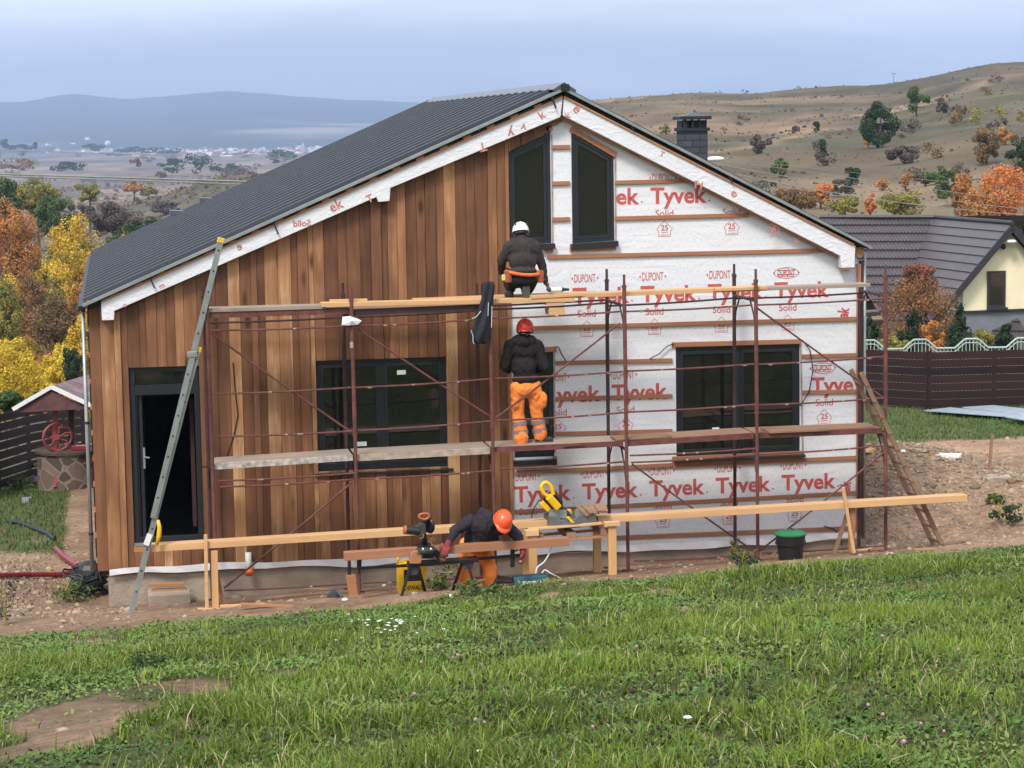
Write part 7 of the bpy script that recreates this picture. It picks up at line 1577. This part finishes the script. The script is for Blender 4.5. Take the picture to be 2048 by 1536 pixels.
# --- worker standing on the lower deck, back to us
def standing():
    Y = -.98; p = lambda u, v, dy=0: Vector(at(u, v, Y))+Vector((0, dy, 0)); gx = p(1058, 885)[0]; zd = ZD1(gx)
    hd = p(1050, 655, .02); neck = p(1048, 674, -.01); chest = p(1047, 702, -.01); belly = p(1049, 742, .0); pel = p(1051, 775, .0)
    shL, shR = p(1017, 690, 0), p(1078, 690, 0); elL, elR = p(1008, 732, -.02), p(1088, 733, -.03); wrL, wrR = p(1024, 746, .26), p(1076, 748, .26)
    hpL, hpR = p(1036, 778), p(1066, 778); knL, knR = p(1037, 828, .03), p(1074, 825, .03); anL, anR = p(1042, 880, -.02), p(1081, 876, .02)
    anL[2] = zd+.09; anR[2] = zd+.09
    B = head_parts(hd, (0, -.05, 1), (.25, 1, -.15))+[('c', neck, chest, .052, .075), ('x', chest, (.15, .070, .11), Matrix.Identity(3)), ('x', belly, (.12, .070, .13), Matrix.Identity(3)), ('x', pel, (.14, .085, .09), Matrix.Identity(3)), ('c', shL, elL, .048, .038), ('c', elL, wrL, .038, .026), ('c', shR, elR, .048, .038), ('c', elR, wrR, .038, .026),
         ('c', chest, shL, .065, .05), ('c', chest, shR, .065, .05), ('c', hpL, knL, .078, .052), ('c', knL, anL, .050, .036), ('c', hpR, knR, .078, .052), ('c', knR, anR, .050, .036), ('c', anL, anL+Vector((0, .1, -.05)), .035, .03), ('c', anR, anR+Vector((.1, .03, -.05)), .035, .03)]
    B += hand(wrL, (.35, .9, .05), (1, -.3, 0), .8)+hand(wrR, (-.35, .9, .05), (-1, -.3, 0), .8)
    b = body_mesh('worker in orange trousers and black hoodie standing on the lower deck, back turned', B, (gx, Y, zd))
    J = [('x', p(1048, 700, -.01), (.190, .115, .14), Matrix.Identity(3)), ('x', p(1048, 732, -.005), (.178, .118, .19), Matrix.Identity(3)), ('x', p(1051, 757, 0), (.190, .125, .085), Matrix.Identity(3)), ('c', shL+Vector((.02,0,0)), elL, .078, .066), ('c', elL, wrL, .064, .046), ('c', shR-Vector((.02,0,0)), elR, .078, .066), ('c', elR, wrR, .064, .046),
         ('c', p(1034, 682, 0), p(1062, 682, 0), .085, .085), ('c', p(1036, 676, -.03), p(1060, 676, -.03), .05, .05), ('x', p(1044, 683, -.10), (.085, .05, .07), Matrix.Identity(3)), ('c', p(1047,674,0), p(1047,668,0), .068, .062)]
    worn('hoodie', remesh(J, .012, 2, .013, 3, 11), M_HOOD2, b)
    T = [('x', p(1051, 778, 0), (.205, .140, .12), Matrix.Identity(3)), ('c', p(1035, 774), knL, .103, .086), ('c', knL, p(1043, 868, -.01), .084, .088), ('c', p(1068, 774), knR, .106, .088), ('c', knR, p(1080, 864, .02), .086, .086), ('c', p(1042, 872, -.02), p(1043, 884, -.02), .098, .082), ('c', p(1080, 866, .02), p(1081, 874, .02), .095, .085),
         ('x', p(1084, 800, -.03), (.06, .07, .12), Matrix.Identity(3)), ('x', p(1030, 806, -.03), (.05, .07, .10), Matrix.Identity(3)), ('c', p(1076, 787, -.05), p(1090, 791, -.03), .045, .03)]
    t = worn('trousers', remesh(T, .012, 2, .012, 11, 13), M_ORT, b)
    for (kn, an, u) in ((knL, p(1043, 870, -.01), 0), (knR, p(1080, 866, .02), 1)):
        for f in (.46, .86):
            c = kn+(an-kn)*f; d = (an-kn).normalized(); q = MB().tube([tuple(c-d*.026), tuple(c+d*.026)], [.096, .096], 22); s = q.build('reflective_band', M_BANDR, None, smooth=False, loc=(0, 0, 0)); s.data.transform(Matrix.Translation(-Vector(b.location))); s.parent = t
    boot(Vector((anL[0], Y-.04, zd)), Vector((anL[0]+.01, Y+.15, zd)), b); boot(Vector((anR[0]-.03, Y+.0, zd)), Vector((anR[0]+.13, Y-.01, zd)), b)
    helmet(p(1050, 656, .0), (.0, -.12, 1), (.25, 1, 0), b, M_HRED)
    worn('hair', remesh([('x', hd+Vector((-.0, -.03, -.045)), (.074, .068, .045), Matrix.Identity(3))], .012, 2), M_HAIR, b)
    return b
standing()
# --- worker crouching on the top deck, back to us
def crouching():
    Y = -1.10; p = lambda u, v, dy=0: Vector(at(u, v, Y))+Vector((0, dy, 0)); gx = p(1036, 590)[0]; zd = ZD2(gx)+.02
    I = Matrix.Identity(3); hd = p(1046, 461, .16); neck = p(1045, 477, .06); chest = p(1045, 505, .02); belly = p(1045, 535, -.06); pel = p(1046, 560, -.06)
    shL, shR = p(1016, 494, .02), p(1075, 494, .02); elL, elR = p(1005, 524, .06), p(1086, 533, .04); wrL, wrR = p(1012, 548, .30), p(1091, 563, .03)
    knL, knR = p(1022, 552, .38), p(1064, 578, .30); anL, anR = p(1024, 585, .10), p(1048, 584, -.10); anL[2] = zd+.08; anR[2] = zd+.12
    B = head_parts(hd, (0, .25, 1), (.05, 1, -.5))+[('c', neck, chest, .052, .075), ('x', chest, (.15, .070, .11), I), ('x', belly, (.11, .065, .10), I), ('x', pel, (.14, .09, .07), I), ('c', chest, shL, .065, .05), ('c', chest, shR, .065, .05), ('c', shL, elL, .048, .038), ('c', elL, wrL, .038, .026), ('c', shR, elR, .048, .038), ('c', elR, wrR, .038, .026),
         ('c', pel+Vector((-.08, 0, 0)), knL, .08, .055), ('c', knL, anL, .052, .036), ('c', pel+Vector((.08, 0, 0)), knR, .08, .055), ('c', knR, anR, .052, .036)]
    B += hand(wrL, (0, .9, -.3), (1, 0, 0), .7)+hand(wrR, (.45, .15, -.85), (.6, 0, .4), .9)
    b = body_mesh('worker in white helmet and grey sweatshirt crouching on the top deck', B, (gx, Y, zd))
    J = [('x', p(1045, 500, .02), (.205, .125, .14), I), ('x', p(1045, 522, -.02), (.195, .130, .15), I), ('x', p(1045, 541, -.05), (.19, .14, .065), I), ('c', shL+Vector((.02,0,0)), elL, .080, .065), ('c', elL, wrL, .060, .045), ('c', shR-Vector((.03,0,0)), elR, .082, .062), ('c', elR, wrR-Vector((0,0,-.01)), .058, .042), ('c', p(1030, 488, .04), p(1062, 488, .04), .085, .085), ('c', p(1045, 479, .05), p(1045, 473, .08), .068, .058)]
    worn('sweatshirt', remesh(J, .012, 2, .012, 23, 11), M_HOOD1, b)
    T = [('x', p(1045, 560, -.06), (.205, .16, .10), I), ('c', p(1032, 560, -.02), knL, .112, .085), ('c', knL, anL+Vector((0, 0, .06)), .08, .07), ('c', p(1058, 562, -.02), knR, .112, .085), ('c', knR, anR+Vector((0, .02, .05)), .08, .07)]
    worn('trousers', remesh(T, .013, 3, .012, 33, 6), M_BLKT, b)
    boot(Vector((anL[0]-.01, anL[1]-.04, zd)), Vector((anL[0]-.02, anL[1]+.16, zd)), b, hgt=.14)
    # kneeling foot: sole turned towards us
    c = Vector((anR[0], Y-.16, zd+.0)); M = I
    o = worn('boot', remesh([('c', c+Vector((0, .04, .05)), c+Vector((0, .05, .16)), .048, .052), ('c', c+Vector((0, .09, .10)), c+Vector((0, .12, .16)), .05, .055)], .012, 2), M_BOOT, b)
    q = MB(); q.extr([tuple(c+Vector((x_, -.015, z_))) for x_, z_ in ((-.035, .0), (.035, .0), (.048, .06), (.050, .13), (.042, .19), (.0, .215), (-.042, .19), (-.050, .13), (-.048, .06))], (0, .03, 0)); s = q.build('sole', M_SOLE, None, loc=(0, 0, 0), bevel=.008); s.data.transform(Matrix.Translation(-Vector(b.location))); s.parent = o
    # tool belt
    q = MB(); pts = [tuple(p(1045, 546, -.05)+Vector((.225*math.cos(a), .175*math.sin(a), .012*math.cos(2*a)-.03*math.cos(a)*.6))) for a in np.linspace(0, 2*math.pi, 29)]; q.tube(pts, .024, 8, cap=False); bt = q.build('tool_belt', M_BELT, None, smooth=True, loc=(0, 0, 0)); bt.data.transform(Matrix.Translation(-Vector(b.location))); bt.parent = b
    for u, v in ((1013, 549), (1077, 549)):
        a = p(u, v, -.10); q = MB().box(a[0]-.045, a[0]+.045, a[1]-.05, a[1]+.06, a[2]-.10, a[2]+.06); s = q.build('pouch', mat('worn_orange_pouch', (.42,.10,.035), .8, vary=.5, scale=20), None, loc=(0, 0, 0), bevel=.015); s.data.transform(Matrix.Translation(-Vector(b.location))); s.parent = bt
    a = p(1005, 554, -.12); q = MB().box(a[0]-.03, a[0]+.03, a[1]-.02, a[1]+.03, a[2]-.04, a[2]+.04); s = q.build('tape_measure', mat('lime_plastic', (.62,.66,.22), .5, vary=.4, scale=30), None, loc=(0, 0, 0), bevel=.01); s.data.transform(Matrix.Translation(-Vector(b.location))); s.parent = bt
    helmet(p(1045, 463, .14)+Vector((0, 0, .0)), (0, .30, 1), (.05, 1, 0), b, M_HWH, True, r=.122)
    for (w_, d_, pn) in ((wrR, (.45, .15, -.85), (.6, 0, .4)),): worn('glove', remesh([(q_[0],)+q_[1:-2]+tuple(r_*1.22 for r_ in q_[-2:]) if q_[0] == 'c' else ('x', q_[1], tuple(r_*1.2 for r_ in q_[2]), q_[3]) for q_ in hand(w_, d_, pn, .9)], .007, 1), M_GLBR, b)
    worn('hair', remesh([('x', hd+Vector((0, -.035, -.04)), (.076, .062, .05), I)], .012, 2), M_HAIR, b)
crouching()
# --- worker bending over the saw stand, facing us
def bending():
    Y = -2.42; p = lambda u, v, dy=0: Vector(at(u, v, Y))+Vector((0, dy, 0)); I = Matrix.Identity(3)
    gx = p(955, 1180)[0]; zg = Hz(gx, Y); hd = p(991, 1031, -.42); neck = p(981, 1030, -.28); chest = p(965, 1045, -.20); belly = p(958, 1072, -.06); pel = p(952, 1098, .12)
    shL, shR = p(935, 1036, -.20), p(1008, 1046, -.22); elL, elR = p(903, 1056, -.24), p(1030, 1066, -.26); wrL, wrR = p(886, 1078, -.40), p(1037, 1094, -.30)
    hpL, hpR = p(938, 1100, .12), p(970, 1100, .12); knL, knR = p(932, 1135, .0), p(979, 1138, .0); anL, anR = p(936, 1180, .08), p(981, 1181, .08)
    anL[2] = Hz(anL[0], anL[1])+.09; anR[2] = Hz(anR[0], anR[1])+.09
    up = (.05, -.62, .72); fw = (-.12, -.72, -.62)
    B = head_parts(hd, up, fw)+[('c', neck, chest, .052, .075), ('c', chest, belly, .115, .105), ('c', belly, pel, .105, .11), ('c', chest, shL, .065, .05), ('c', chest, shR, .065, .05), ('c', shL, elL, .048, .038), ('c', elL, wrL, .038, .026), ('c', shR, elR, .048, .038), ('c', elR, wrR, .038, .026),
         ('c', hpL, knL, .078, .052), ('c', knL, anL, .050, .036), ('c', hpR, knR, .078, .052), ('c', knR, anR, .050, .036)]
    dl, dr = Vector((-.35, -.5, -.55)), Vector((.0, -.35, -.9)); B += hand(wrL, dl, (.2, .5, -.7), .8)+hand(wrR, dr, (-1, .1, 0), 1.0)
    b = body_mesh('worker in orange helmet and red gloves bending over the saw stand', B, (gx, Y, zg))
    J = [('c', p(966, 1042, -.20), p(958, 1072, -.06), .165, .165), ('c', p(950, 1046, -.20), p(992, 1046, -.22), .115, .115), ('c', p(945, 1072, -.05), p(978, 1076, -.04), .125, .125), ('c', p(945, 1086, .04), p(975, 1087, .04), .11, .11), ('c', shL, elL, .085, .068), ('c', elL, wrL+(elL-wrL)*.1, .062, .044), ('c', shR, elR, .082, .066), ('c', elR, wrR+(elR-wrR)*.1, .060, .044),
         ('c', p(966, 1022, -.26), p(975, 1040, -.30), .07, .08), ('x', p(960, 1022, -.22), (.07, .06, .08), I)]
    worn('hoodie', remesh(J, .012, 2, .014, 43, 10), M_HOOD3, b)
    T = [('c', p(940, 1098, .12), p(968, 1098, .12), .14, .14), ('c', hpL, knL, .118, .098), ('c', knL, p(936, 1172, .07), .096, .094), ('c', hpR, knR, .116, .094), ('c', knR, p(981, 1174, .07), .092, .092)]
    worn('trousers', remesh(T, .012, 2, .012, 53, 12), M_ORT, b)
    for a in (anL, anR): z = a[2]-.09; boot(Vector((a[0], a[1]+.04, z)), Vector((a[0]+.01, a[1]-.16, z+.02)), b)
    helmet(p(995, 1030, -.40), (.28, -.58, .76), (-.05, -.75, -.55), b, M_HOR, r=.134); eyes(hd, up, fw, b)
    for (w_, d_, pn, c_) in ((wrL, dl, (.2, .5, -.7), .8), (wrR, dr, (-1, .1, 0), 1.0)):
        worn('glove', remesh([('c', q_[1], q_[2], q_[3]*1.3, q_[4]*1.3) if q_[0] == 'c' else ('x', q_[1], tuple(r_*1.25 for r_ in q_[2]), q_[3]) for q_ in hand(w_, d_, pn, c_, 1.12)], .007, 1), M_GLRED, b)
    # inner trouser side / dark knee pad
bending()
